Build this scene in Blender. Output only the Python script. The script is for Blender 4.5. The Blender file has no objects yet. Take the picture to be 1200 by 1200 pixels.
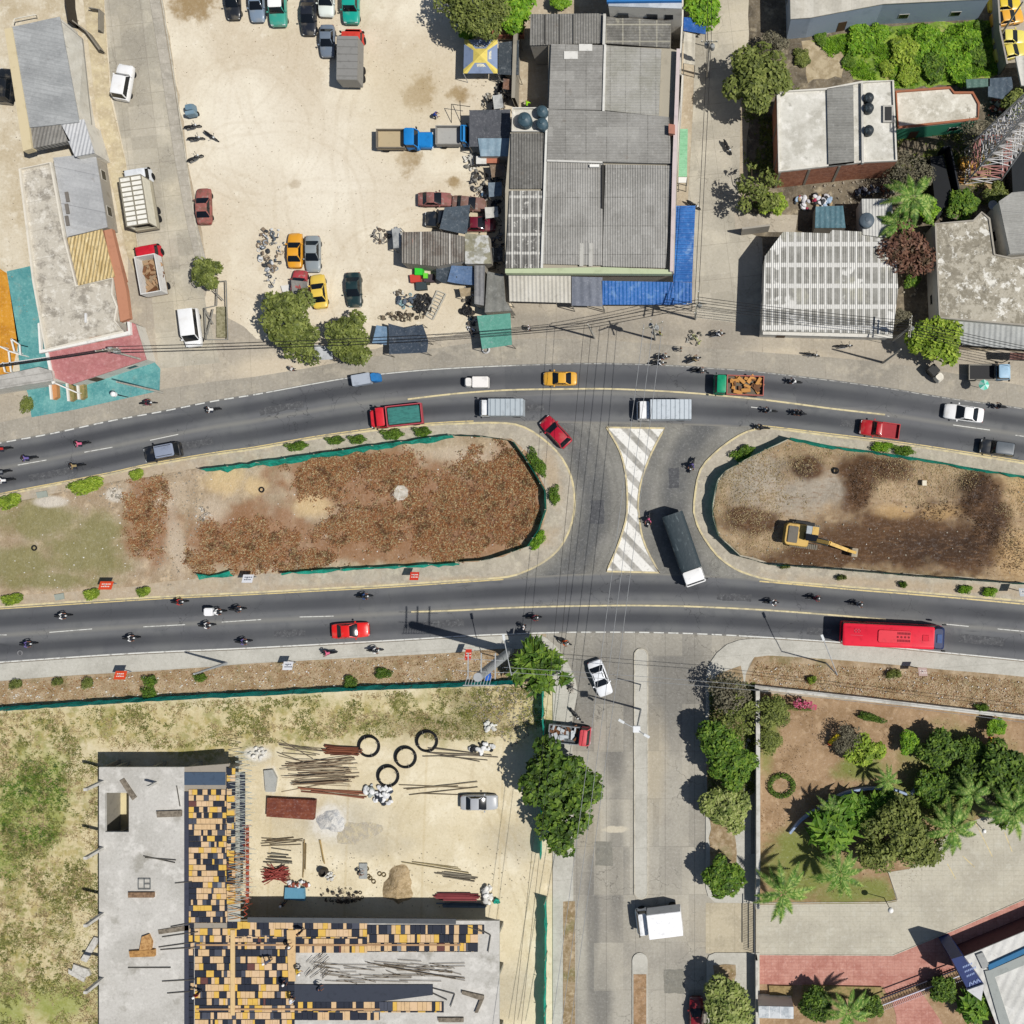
import bpy, bmesh, math, random
from math import sin, cos, pi, radians, atan2, hypot, sqrt
from mathutils import Vector, Matrix, noise as mnoise
from mathutils.geometry import delaunay_2d_cdt

R = random.Random(11)
SC = bpy.context.scene
COL = SC.collection
CAMH = 111.0
NX, NY = 800.0, 600.0          # the point of the picture straight below the drone

def P(px, py, h=0.0):
    k = (CAMH - h) / CAMH * 0.1
    return Vector((20 + (px - NX) * k, (NY - py) * k, h))
def PL(pts, h=0.0): return [P(x, y, h) for x, y in pts]

EXPO = 1.22
def C(h, k=None):
    h = h.lstrip('#'); out = []
    for i in (0, 2, 4):
        v = int(h[i:i+2], 16) / 255
        v = v / 12.92 if v <= .04045 else ((v + .055) / 1.055) ** 2.4
        out.append(min(.9, v / (k or EXPO)))
    return (*out, 1)

# ------------------------------------------------------------------ materials
class Mat:
    def __init__(s, name, base=None, rough=.85, metal=0.0, coord='W', spec=.25, objcol=False):
        m = bpy.data.materials.new(name); m.use_nodes = True
        s.m = m; s.N = m.node_tree.nodes; s.L = m.node_tree.links
        s.b = s.N['Principled BSDF']; s.b.inputs['Roughness'].default_value = rough
        s.b.inputs['Metallic'].default_value = metal
        s.b.inputs['Specular IOR Level'].default_value = spec
        s.world = coord == 'W'
        if coord == 'W': s.v = s.N.new('ShaderNodeNewGeometry').outputs['Position']
        else:
            t = s.N.new('ShaderNodeTexCoord'); s.v = t.outputs['UV' if coord == 'UV' else 'Object']
        if objcol: s.c = s.N.new('ShaderNodeObjectInfo').outputs['Color']
        else:
            r = s.N.new('ShaderNodeRGB'); r.outputs[0].default_value = C(base) if isinstance(base, str) else base; s.c = r.outputs[0]
        s.nrm = None; s.done = False
    def lk(s, a, b): s.L.new(a, b)
    def math(s, op, a, b=None, c=None, clamp=False):
        n = s.N.new('ShaderNodeMath'); n.operation = op; n.use_clamp = clamp
        for i, x in enumerate((a, b, c)):
            if x is None: continue
            if isinstance(x, (int, float)): n.inputs[i].default_value = x
            else: s.lk(x, n.inputs[i])
        return n.outputs[0]
    def mr(s, v, lo, hi, a=0.0, b=1.0):
        n = s.N.new('ShaderNodeMapRange'); n.interpolation_type = 'SMOOTHSTEP'
        s.lk(v, n.inputs[0])
        for i, x in zip((1, 2, 3, 4), (lo, hi, a, b)): n.inputs[i].default_value = x
        return n.outputs[0]
    def map(s, loc=(0,0,0), rot=0, scale=(1,1,1), typ='POINT', v=None):
        n = s.N.new('ShaderNodeMapping'); n.vector_type = typ
        n.inputs['Location'].default_value = loc; n.inputs['Rotation'].default_value = (0,0,rot); n.inputs['Scale'].default_value = scale
        s.lk(v or s.v, n.inputs['Vector']); return n.outputs[0]
    def tex(s, scale, detail=4, rough=.6, v=None, stretch=None, rot=0, seed=0):
        n = s.N.new('ShaderNodeTexNoise'); n.inputs['Scale'].default_value = scale
        n.inputs['Detail'].default_value = detail; n.inputs['Roughness'].default_value = rough
        vv = v or s.v
        if stretch or rot or seed: vv = s.map((seed*7.3, seed*3.1, 0), rot, stretch or (1,1,1), v=vv)
        s.lk(vv, n.inputs['Vector']); return n.outputs[0]
    def mix(s, col, mask, blend='MIX'):
        n = s.N.new('ShaderNodeMix'); n.data_type = 'RGBA'; n.blend_type = blend
        if isinstance(mask, (int, float)): n.inputs[0].default_value = mask
        else: s.lk(mask, n.inputs[0])
        s.lk(s.c, n.inputs[6])
        if isinstance(col, str): n.inputs[7].default_value = C(col)
        elif isinstance(col, tuple): n.inputs[7].default_value = col
        else: s.lk(col, n.inputs[7])
        s.c = n.outputs[2]; return s
    def noise(s, col, scale, lo=.45, hi=.6, amt=1.0, detail=4, stretch=None, rot=0, seed=0, rough=.6, mask=None):
        m = s.mr(s.tex(scale, detail, rough, stretch=stretch, rot=rot, seed=seed), lo, hi, 0, amt)
        if mask is not None: m = s.math('MULTIPLY', m, mask)
        return s.mix(col, m)
    def blobmask(s, lst, soft=.25, dist=.5, nscale=.25, amt=1.0, detail=5):
        w = s.math('MULTIPLY_ADD', s.tex(nscale, detail, .65), dist*2, -dist)
        out = None
        for b in lst:
            px, py, rx, ry = b[:4]; rot = radians(b[4]) if len(b) > 4 else 0
            c = P(px, py)
            v = s.map((c.x, c.y, 0), -rot, (rx*.1, ry*.1, 1e4), 'TEXTURE')
            n = s.N.new('ShaderNodeVectorMath'); n.operation = 'LENGTH'; s.lk(v, n.inputs[0])
            d = s.math('ADD', n.outputs['Value'], w)
            k = s.mr(d, 1+soft, 1-soft, 0, amt)
            out = k if out is None else s.math('MAXIMUM', out, k)
        return out
    def blob(s, col, lst, **k): return s.mix(col, s.blobmask(lst, **k))
    def ring(s, col, px, py, r, w, amt=.5, amp=.4, wob=0):
        c = P(px, py); v = s.map((c.x, c.y, 0), 0, (.1, .1, 1e4), 'TEXTURE')
        n = s.N.new('ShaderNodeVectorMath'); n.operation = 'LENGTH'; s.lk(v, n.inputs[0])
        ln = n.outputs['Value']
        if wob: ln = s.math('ADD', ln, s.math('MULTIPLY_ADD', s.tex(.07, 1), wob*2, -wob))
        d = s.math('ABSOLUTE', s.math('SUBTRACT', ln, r))
        k = s.mr(d, w, w*.25, 0, amt)
        return s.mix(col, s.math('MULTIPLY', k, s.mr(s.tex(.3, 4), .3, .6, 1-amp, 1)))
    def stripe(s, angle, period, wid, soft=.3, off=0.0, v=None):
        """mask of parallel lines; angle = direction the lines run, degrees"""
        q = s.map((0,0,0), -radians(angle), v=v)
        sp = s.N.new('ShaderNodeSeparateXYZ'); s.lk(q, sp.inputs[0])
        y = s.math('ADD', sp.outputs[1], off)
        pp = s.math('PINGPONG', y, period/2)
        return s.mr(pp, wid/2*(1+soft), wid/2*(1-soft))
    def lines(s, col, angle, period, wid, amt=1.0, **k):
        return s.mix(col, s.math('MULTIPLY', s.stripe(angle, period, wid, **k), amt))
    def slabs(s, col, angle, sx, sy, amt=.4, lo=.45, seed=0, w=1.0):
        q = s.map((seed*3.7, seed*1.9, 0), -radians(angle)); q = s.map((0,0,0), 0, (1/sx, 1/sy, 0), v=q)
        f = s.N.new('ShaderNodeVectorMath'); f.operation = 'FLOOR'; s.lk(q, f.inputs[0])
        n = s.N.new('ShaderNodeTexWhiteNoise'); s.lk(f.outputs[0], n.inputs['Vector'])
        return s.mix(col, s.mr(n.outputs['Value'], lo, 1, 0, amt))
    def cracks(s, col, scale, wid=.02, amt=.6):
        n = s.N.new('ShaderNodeTexVoronoi'); n.feature = 'DISTANCE_TO_EDGE'; n.inputs['Scale'].default_value = scale
        w_ = s.N.new('ShaderNodeTexNoise'); w_.inputs['Scale'].default_value = 1.1; w_.inputs['Detail'].default_value = 5; s.lk(s.v, w_.inputs['Vector'])
        a = s.N.new('ShaderNodeVectorMath'); a.operation = 'SCALE'; a.inputs[3].default_value = 1.6; s.lk(w_.outputs['Color'], a.inputs[0])
        b = s.N.new('ShaderNodeVectorMath'); b.operation = 'ADD'; s.lk(s.v, b.inputs[0]); s.lk(a.outputs[0], b.inputs[1]); s.lk(b.outputs[0], n.inputs['Vector'])
        k = s.mr(n.outputs['Distance'], wid, 0, 0, amt)
        return s.mix(col, s.math('MULTIPLY', k, s.mr(s.tex(.12, 3), .45, .6)))
    def bump(s, h, strength=.5, dist=.1):
        n = s.N.new('ShaderNodeBump'); n.inputs['Strength'].default_value = strength; n.inputs['Distance'].default_value = dist
        s.lk(h, n.inputs['Height'])
        if s.nrm is not None: s.lk(s.nrm, n.inputs['Normal'])
        s.nrm = n.outputs[0]; return s
    def nbump(s, scale, strength=.5, dist=.1, detail=5, stretch=None): return s.bump(s.tex(scale, detail, stretch=stretch), strength, dist)
    def corr(s, angle, period=.25, dist=.05, strength=.8):
        q = s.map((0,0,0), -radians(angle)); sp = s.N.new('ShaderNodeSeparateXYZ'); s.lk(q, sp.inputs[0])
        w = s.math('SINE', s.math('MULTIPLY', sp.outputs[1], 2*pi/period))
        return s.bump(w, strength, dist)
    def out(s):
        if not s.done:
            if s.world:
                g = s.N.new('ShaderNodeNewGeometry').outputs['Position']; t = s.tex(3.2, 8, .85, v=g)
                s.mix((0,0,0,1), s.mr(t, .5, .78, 0, .42)); s.mix((1,1,1,1), s.mr(t, .5, .22, 0, .22))
            s.lk(s.c, s.b.inputs['Base Color'])
            if s.nrm is not None: s.lk(s.nrm, s.b.inputs['Normal'])
            s.done = True
        return s.m

def simple(name, col, rough=.7, metal=0, var=None, vscale=3, spec=.3):
    m = Mat(name, col, rough, metal, 'O', spec)
    if var: m.noise(var, vscale, .4, .65, .8)
    return m.out()
_mc = {}
def flat(col, rough=.7, metal=0):
    k = (col, rough, metal)
    if k not in _mc: 
        m = Mat('paint_' + col.strip('#'), col, rough, metal, 'O')
        t = m.tex(1.7, 4); m.mix((0,0,0,1), m.mr(t, .5, .75, 0, .22)); _mc[k] = m.out()
    return _mc[k]

# ------------------------------------------------------------------ mesh builder
class MB:
    def __init__(s): s.v = []; s.f = []; s.mi = []; s.uv = None
    def add(s, vs, fs, mi=0):
        o = len(s.v); s.v += [tuple(v) for v in vs]
        for f in fs: s.f.append(tuple(i+o for i in f)); s.mi.append(mi)
        return s
    def box(s, x0, x1, y0, y1, z0, z1, mi=0, M=None):
        vs = [Vector(p) for p in ((x0,y0,z0),(x1,y0,z0),(x1,y1,z0),(x0,y1,z0),(x0,y0,z1),(x1,y0,z1),(x1,y1,z1),(x0,y1,z1))]
        if M: vs = [M @ v for v in vs]
        return s.add(vs, [(3,2,1,0),(4,5,6,7),(0,1,5,4),(1,2,6,5),(2,3,7,6),(3,0,4,7)], mi)
    def bar(s, a, b, w, h=None, mi=0):
        """rectangular bar from a to b"""
        a, b = Vector(a), Vector(b); d = b-a; L = d.length
        if L < 1e-6: return s
        M = Matrix.Translation(a) @ d.to_track_quat('X', 'Z').to_matrix().to_4x4()
        h = h or w
        return s.box(0, L, -w/2, w/2, -h/2, h/2, mi, M)
    def tube(s, a, b, r, r2=None, n=6, mi=0, cap=True):
        a, b = Vector(a), Vector(b); d = b-a
        if d.length < 1e-6: return s
        q = d.to_track_quat('Z', 'Y').to_matrix(); r2 = r if r2 is None else r2
        vs = [a + q @ Vector((r*cos(2*pi*i/n), r*sin(2*pi*i/n), 0)) for i in range(n)] + [b + q @ Vector((r2*cos(2*pi*i/n), r2*sin(2*pi*i/n), 0)) for i in range(n)]
        fs = [(i, (i+1) % n, n+(i+1) % n, n+i) for i in range(n)]
        if cap: fs += [tuple(range(n-1, -1, -1)), tuple(range(n, 2*n))]
        return s.add(vs, fs, mi)
    def path(s, pts, r, n=5, mi=0):
        for a, b in zip(pts, pts[1:]): s.tube(a, b, r, n=n, mi=mi)
        return s
    def prism(s, poly, z0, z1, mi=0, mtop=None):
        n = len(poly)
        if sum(poly[i][0]*poly[(i+1) % n][1]-poly[(i+1) % n][0]*poly[i][1] for i in range(n)) < 0: poly = poly[::-1]
        vs = [(p[0], p[1], z0) for p in poly] + [(p[0], p[1], z1) for p in poly]
        s.add(vs, [(i, (i+1) % n, n+(i+1) % n, n+i) for i in range(n)], mi)
        s.add(vs[n:], [tuple(range(n))], mi if mtop is None else mtop)
        return s
    def loft(s, rings, mi=0, cap=True, close=True):
        n = len(rings[0]); vs = [p for r in rings for p in r]; fs = []
        for k in range(len(rings)-1):
            for i in range(n if close else n-1):
                j = (i+1) % n; fs.append((k*n+i, k*n+j, (k+1)*n+j, (k+1)*n+i))
        if cap: fs += [tuple(range(n-1, -1, -1)), tuple(range((len(rings)-1)*n, len(rings)*n))]
        return s.add(vs, fs, mi)
    def disc(s, c, r, h, n=20, mi=0, r2=None):
        c = Vector(c); return s.tube(c, c+Vector((0,0,h)), r, r2, n, mi)
    def lathe(s, c, prof, n=20, mi=0):
        c = Vector(c)
        return s.loft([[c+Vector((r*cos(2*pi*i/n), r*sin(2*pi*i/n), z)) for i in range(n)] for r, z in prof], mi)
    def torus(s, c, R0, r, n=20, m=8, mi=0, M=None):
        vs = []; fs = []
        for i in range(n):
            for j in range(m):
                a = 2*pi*i/n; b = 2*pi*j/m
                v = Vector(((R0+r*cos(b))*cos(a), (R0+r*cos(b))*sin(a), r*sin(b)))
                if M: v = M @ v
                vs.append(v+Vector(c)); fs.append((i*m+j, ((i+1) % n)*m+j, ((i+1) % n)*m+(j+1) % m, i*m+(j+1) % m))
        return s.add(vs, fs, mi)
    def build(s, name, mats, parent=None, smooth=None, bevel=0, recalc=False):
        me = bpy.data.meshes.new(name); me.from_pydata(s.v, [], s.f)
        if not isinstance(mats, (list, tuple)): mats = [mats]
        for m in mats: me.materials.append(m)
        me.polygons.foreach_set('material_index', s.mi)
        if s.uv:
            u = me.uv_layers.new(name='UVMap')
            for l in me.loops: u.data[l.index].uv = s.uv[l.vertex_index]
        if bevel or recalc:
            bm = bmesh.new(); bm.from_mesh(me)
            if recalc or bevel: bmesh.ops.recalc_face_normals(bm, faces=bm.faces)
            if bevel:
                es = [e for e in bm.edges if len(e.link_faces) == 2 and e.calc_face_angle(0) > .6]
                bmesh.ops.bevel(bm, geom=es, offset=bevel, segments=2, affect='EDGES', clamp_overlap=True)
            bm.to_mesh(me); bm.free()
        me.update()
        if smooth:
            me.polygons.foreach_set('use_smooth', [True]*len(me.polygons))
            me.set_sharp_from_angle(angle=radians(smooth))
        o = bpy.data.objects.new(name, me); COL.objects.link(o)
        if parent is not None: o.parent = parent
        return o

def tag(o, label=None, cat=None, group=None, kind=None):
    if label: o['label'] = label
    if cat: o['category'] = cat
    if group: o['group'] = group
    if kind: o['kind'] = kind
    return o
def thing(name, label, cat, loc=(0,0,0), rz=0, group=None):
    o = bpy.data.objects.new(name, None); COL.objects.link(o); o.empty_display_size = .3
    o.location = loc; o.rotation_euler = (0,0,rz); return tag(o, label, cat, group)
def dup(root, loc=None, rz=None, label=None, color=None, scale=None, cat=None):
    r = root.copy(); COL.objects.link(r)
    def rec(src, dst):
        for ch in src.children:
            c = ch.copy(); COL.objects.link(c); c.parent = dst
            rec(ch, c)
    rec(root, r)
    setup(r, loc, rz, label, color, scale, cat); return r
def setup(r, loc=None, rz=None, label=None, color=None, scale=None, cat=None):
    if loc is not None: r.location = loc
    if rz is not None: r.rotation_euler = (0,0,rz)
    if label: r['label'] = label
    if cat: r['category'] = cat
    if scale: r.scale = scale if isinstance(scale, tuple) else (scale,)*3
    if color:
        cc = C(color) if isinstance(color, str) else color
        def rec(o):
            o.color = cc
            for k in o.children: rec(k)
        rec(r)
    return r
_proto = {}
def spawn(key, builder, loc, rz, label, color=None, scale=None, cat=None, group=None):
    if key in _proto: o = dup(_proto[key], loc, rz, label, color, scale, cat)
    else: o = builder(); _proto[key] = o; setup(o, loc, rz, label, color, scale, cat)
    if group: o['group'] = group
    elif 'group' in o: del o['group']
    return o

# ------------------------------------------------------------------ camera, sky, sun
cam = bpy.data.cameras.new('camera'); co = bpy.data.objects.new('camera', cam); COL.objects.link(co)
co.location = (20, 0, CAMH); co.rotation_euler = (0,0,0)
cam.sensor_width = 36; cam.lens = 36*1110/1200; cam.shift_x = -200/1200; cam.clip_end = 3000; cam.clip_start = 1
SC.camera = co
SX, SY = .655, -.175            # shadow run per metre of height, reversed = where the sun stands
el = math.atan(1/hypot(SX, SY)); az = atan2(SX, SY)   # compass angle from +Y
w = bpy.data.worlds.new('World'); SC.world = w; w.use_nodes = True
sky = w.node_tree.nodes.new('ShaderNodeTexSky'); sky.sky_type = 'NISHITA'; sky.sun_disc = False
sky.sun_elevation = el; sky.sun_rotation = az
bg = w.node_tree.nodes['Background']; bg.inputs[1].default_value = .06
w.node_tree.links.new(sky.outputs[0], bg.inputs[0])
sl = bpy.data.lights.new('sun', 'SUN'); sl.energy = 4.8; sl.angle = radians(.55); sl.color = (1, .965, .9)
so = bpy.data.objects.new('sun', sl); COL.objects.link(so)
so.rotation_euler = Vector((SX, SY, 1)).to_track_quat('Z', 'Y').to_euler(); so.location = (60, -20, 90)
SC.view_settings.view_transform = 'Standard'; SC.view_settings.look = 'None'; SC.view_settings.exposure = 0
SC.render.engine = 'CYCLES'

# ------------------------------------------------------------------ 2D helpers
def jit(poly, step=12, amp=3, seed=1, closed=True):
    rr = random.Random(seed); out = []; n = len(poly)
    for i in range(n if closed else n-1):
        a = poly[i]; b = poly[(i+1) % n]; L = hypot(b[0]-a[0], b[1]-a[1]); k = max(1, int(L/step))
        for j in range(k):
            t = j/k; q = amp if j or step < 10 else amp*.5
            out.append((a[0]+(b[0]-a[0])*t+rr.uniform(-q, q), a[1]+(b[1]-a[1])*t+rr.uniform(-q, q)))
    if not closed: out.append(poly[-1])
    return out
def smooth(pts, step=8, closed=False):
    out = []; n = len(pts)
    for i in range(n if closed else n-1):
        p0 = pts[(i-1) % n] if closed or i > 0 else pts[i]; p1 = pts[i]; p2 = pts[(i+1) % n]
        p3 = pts[(i+2) % n] if closed or i+2 < n else p2
        k = max(1, int(hypot(p2[0]-p1[0], p2[1]-p1[1])/step))
        for j in range(k):
            t = j/k
            out.append(tuple(.5*((2*p1[c])+(-p0[c]+p2[c])*t+(2*p0[c]-5*p1[c]+4*p2[c]-p3[c])*t*t+(-p0[c]+3*p1[c]-3*p2[c]+p3[c])*t**3) for c in (0, 1)))
    if not closed: out.append(pts[-1])
    return out
def offs(pts, d, closed=False):
    """offset of a pixel polyline; positive = to the right-hand side in the picture's own (y down) sense"""
    out = []; n = len(pts)
    for i in range(n):
        a = pts[i-1] if (i > 0 or closed) else pts[i]; b = pts[(i+1) % n] if (i < n-1 or closed) else pts[i]
        dx, dy = b[0]-a[0], b[1]-a[1]; L = hypot(dx, dy) or 1
        out.append((pts[i][0]-dy/L*d, pts[i][1]+dx/L*d))
    return out
def inside(x, y, poly):
    c = False; n = len(poly); j = n-1
    for i in range(n):
        xi, yi = poly[i][0], poly[i][1]; xj, yj = poly[j][0], poly[j][1]
        if (yi > y) != (yj > y) and x < (xj-xi)*(y-yi)/(yj-yi)+xi: c = not c
        j = i
    return c
def sheet(name, poly, z, mat, zbot=None, kind='structure'):
    p = PL(poly); b = MB()
    q = [Vector((v.x, v.y)) for v in p]
    vs, es, fs, *_ = delaunay_2d_cdt(q, [], [list(range(len(q)))], 1, 1e-4)
    vv = [(v.x, v.y, z) for v in vs]; ff = []
    for f in fs:
        f = list(f)
        a = sum(vv[f[i]][0]*vv[f[(i+1) % len(f)]][1]-vv[f[(i+1) % len(f)]][0]*vv[f[i]][1] for i in range(len(f)))
        ff.append(f if a > 0 else f[::-1])
    b.add(vv, ff)
    if zbot is not None:
        n = len(q)
        b.add([(v.x, v.y, zbot) for v in q]+[(v.x, v.y, z) for v in q], [(i, (i+1) % n, n+(i+1) % n, n+i) for i in range(n)])
    o = b.build(name, mat); return tag(o, kind=kind) if kind else o
def ribbon(name, a, b, z, mat, zbot=None, kind='structure', uvscale=1):
    """strip between two pixel polylines with the same number of points; uv: u metres along, v 0..1 across"""
    mb = MB(); mb.uv = []; u = 0; A = PL(a); B = PL(b); vs = []
    for i in range(len(A)):
        if i: u += (A[i]-A[i-1]).length
        vs += [(A[i].x, A[i].y, z), (B[i].x, B[i].y, z)]; mb.uv += [(u, 0), (u, 1)]
    fs = [(2*i, 2*i+1, 2*i+3, 2*i+2) for i in range(len(A)-1)]
    s0 = (A[1]-A[0]).cross(B[0]-A[0]).z
    if s0 < 0: pass
    else: fs = [f[::-1] for f in fs]
    mb.add(vs, fs)
    if zbot is not None:
        o = len(vs)
        for i in range(len(A)): 
            mb.v += [(A[i].x, A[i].y, zbot), (B[i].x, B[i].y, zbot)]; mb.uv += [(0,0),(0,1)]
        for i in range(len(A)-1):
            mb.f += [(2*i, 2*i+2, o+2*i+2, o+2*i), (2*i+1, 2*i+3, o+2*i+3, o+2*i+1)]; mb.mi += [0, 0]
    o = mb.build(name, mat); return tag(o, kind=kind) if kind else o
def yat(pts, x):
    for a, b in zip(pts, pts[1:]):
        if a[0] <= x <= b[0]: return a[1]+(b[1]-a[1])*(x-a[0])/(b[0]-a[0])
    return pts[0][1] if x < pts[0][0] else pts[-1][1]
def line_px(pts, wpx, name, z, mat, **k):
    return ribbon(name, offs(pts, -wpx/2), offs(pts, wpx/2), z, mat, **k)
# ================================================================== GROUND
base_m = Mat('dirt_ground', 'b9ab94').noise('a3937c', .35, .4, .65, .8).noise('cdc2ac', 1.3, .5, .7, .6).nbump(2, .4, .08).out()
tag(MB().add([(-600,-600,-.01),(600,-600,-.01),(600,600,-.01),(-600,600,-.01)], [(0,1,2,3)]).build('ground', base_m), kind='structure')

# sand yard north of the road
sm = Mat('yard_sand', 'dbd0bb').noise('cbbca3', .05, .35, .65, .9, detail=6).noise('ebe2cd', .12, .45, .7, .8, seed=2, detail=7)
sm.noise('bfae91', 1.1, .56, .75, .5, seed=3, detail=6).noise('f0e9d8', .6, .6, .75, .5, seed=5)
sm.noise('a3906f', 5, .62, .78, .55, seed=4)
sm.blob('92774a', [(225,5,25,16),(490,112,17,15),(540,110,14,8),(480,178,12,22,10),(532,214,8,6),(494,98,10,12),(345,215,6,5)], soft=.5, dist=1.6, nscale=.7, amt=.85, detail=8)
sm.blob('efe8d8', [(380,210,60,50),(300,150,60,60),(420,150,50,60)], soft=.9, dist=.5, amt=.55)
sm.blob('c4b391', [(560,300,50,80),(470,120,60,60)], soft=.8, dist=.8, amt=.5)
sm
for q_ in ((300,150,70,3,.14),(330,260,110,3,.15),(250,60,90,3,.12),(480,330,75,2.5,.2),(440,140,170,3,.12),(700,200,300,4,.16),(-100,300,420,4,.14),(420,-200,420,4,.12)): sm.ring('b5a386', q_[0], q_[1], q_[2], q_[3], q_[4], .9, wob=38).ring('b5a386', q_[0], q_[1], q_[2]+16, q_[3], q_[4], .9, wob=38)
sm.noise('96866a', 2.2, .62, .72, .5, seed=21, detail=7, mask=sm.mr(sm.tex(.08, 3), .48, .62))
sm.nbump(1.5, .25, .1).nbump(9, .25, .03); sm = sm.out()
sand_yard = [(176,-150),(190,0),(207,100),(222,200),(240,300),(243,366),(268,372),(300,398),(350,405),(440,408),(470,400),(560,388),(600,385),(600,-150)]
# concrete apron, both sides
ap = Mat('apron_concrete', 'b5ab9a').noise('a39a8c', .2, .4, .65, .8, detail=6).noise('c6bba6', .5, .5, .7, .7, seed=2).noise('968d7e', 2.5, .6, .75, .4, seed=3)
ap.blob('d0c2aa', [(330,430,60,14,-5),(90,510,60,10,-9),(950,430,80,15,6),(590,410,25,10),(1120,450,60,12)], soft=.6, dist=.6, amt=.8)
ap.blob('8b857b', [(700,385,130,13),(620,375,50,10),(850,400,30,30),(1040,440,60,20)], soft=.7, dist=.7, amt=.6)
ap.cracks('82796a', .25, .012, .7).slabs('958c7d', 4, 5, 4, .3, .5).lines('8d8473', 92, 6, .06, .4).nbump(4, .25, .03); apron_m = ap.out()
sheet('roadside_pavement', [(-200,300),(1400,300),(1400,500),(1200,482),(1040,460),(870,440),(700,432),(520,440),(400,455),(300,470),(160,500),(0,530),(-200,575)], 0.0, apron_m)
sh = Mat('shoulder_concrete','a39c8f').noise('8f897e',.2,.42,.66,.8,detail=6).noise('b9b09f',.5,.5,.7,.7,seed=2,detail=7).noise('7d776c',1.5,.6,.76,.5,seed=5,detail=6).lines('7d766a',94,4.2,.06,.4).nbump(5,.2,.02).out()
shp = [(-250,565),(-120,541),(0,518),(60,507),(130,492),(190,481),(250,469),(300,461),(360,450),(400,443),(430,439),(480,434),(520,431),(580,428),(640,426),(700,425),(780,427),(840,431),(870,433),(900,436),(975,445),(1040,454),(1107,465),(1200,478),(1450,518)]
ribbon('road_shoulder', [(x,y+3) for x,y in shp], [(x-3,y-(22 if x < 560 else 26)-4*sin(x*.013)) for x,y in shp], .003, sh)
sheet('sand_yard', jit(sand_yard, 14, 2.5, 3), .004, sm)
dl = Mat('west_yard_soil', 'd3c8b2').noise('bfb094', .2, .4, .65, .9, detail=6).noise('a08d67', .09, .52, .68, .6, seed=3).noise('e2dac8', .9, .5, .7, .6, seed=5).nbump(3, .3, .05).out()
sheet('west_yard', [(-200,-150),(150,-150),(150,300),(150,440),(-200,480)], .004, dl)
# west street + kerb line
cs = Mat('street_concrete', 'b9b2a2').noise('a39d8f', .12, .4, .62, .9, detail=7).noise('cbc3b0', .4, .5, .7, .7, seed=2, detail=6).noise('8a8478', 1.6, .58, .8, .5, seed=7, detail=6)
cs.noise('d2c6ac', .06, .5, .7, .6, seed=9)
cs.slabs('938c7f', 6, 4.1, 3.6, .35, .3).slabs('d3cab8', 6, 4.1, 3.6, .3, .6, seed=3).cracks('7d766a', .3, .012, .8).lines('7d766a', 6, 4.1, .05, .55, soft=.8).lines('7d766a', 97, 3.6, .05, .45, soft=.8).noise('77706a', 7, .64, .8, .5, seed=8).nbump(6, .2, .02); street_m = cs.out()
wl = [(110,-150),(122,0),(131,110),(147,185),(160,280),(178,350),(186,432)]
wr = [(160,-150),(176,0),(190,87),(206,190),(220,265),(236,330),(243,366),(258,425)]
sheet('west_street', wl+wr[::-1], .008, street_m)
walk_m = Mat('sidewalk_concrete', 'b3ac9f').noise('a09a8e', .5, .4, .65, .8, detail=6).noise('c4bdb0', 1.5, .5, .7, .6, seed=2).lines('857f73', 5, 1.8, .05, .5).noise('7f796e', 6, .6, .8, .5, seed=4).nbump(5, .2, .02).out()
kerb_m = Mat('kerb_concrete', 'c5bfb0').noise('a9a292', 1.2, .4, .65, .9).nbump(5, .3, .02).out()
wr2 = [(x+14, y) for x, y in wr[1:6]]
sheet('west_sidewalk', wr[1:6]+[(x+12, y) for x, y in wr[1:6]][::-1], .12, walk_m, zbot=0)
line_px([(190,0),(204,87),(219,190),(229,260),(243,330)], 1.2, 'west_kerb', .15, kerb_m, zbot=0)
sheet('west_footpath', [(96,-20),(120,-20),(129,112),(147,190),(160,285),(172,350),(150,300),(126,190),(112,120)], .10, Mat('footpath', 'cbbd9c').noise('b5a68a', .7, .4, .6, .8).noise('d8ccb0', 2, .5, .7, .7, seed=3).lines('9a8c72', 88, 9, .08, .5).nbump(4, .2, .02).out(), zbot=0)
# NE street
ns = [(812,-150),(816,0),(812,130),(806,240),(815,330),(815,368),(812,372),(905,384),(893,388),(893,275),(880,270),(866,240),(868,120),(885,0),(885,-150)]
sheet('north_street', ns, .006, street_m)
ne = Mat('block_soil', '7d7260').noise('585043', .35, .4, .62, .9, detail=7).noise('b3a68c', .8, .52, .7, .8, seed=3, detail=6).noise('4c4436', 2.3, .56, .74, .7, seed=4).noise('d0c8b8', 3.5, .66, .78, .6, seed=6).nbump(2, .6, .12).out()
sheet('block_ground', jit([(872,-100),(880,100),(872,270),(893,278),(893,386),(1060,392),(1110,408),(1400,420),(1400,-150),(880,-150)], 20, 2, 5), .010, ne)

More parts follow.
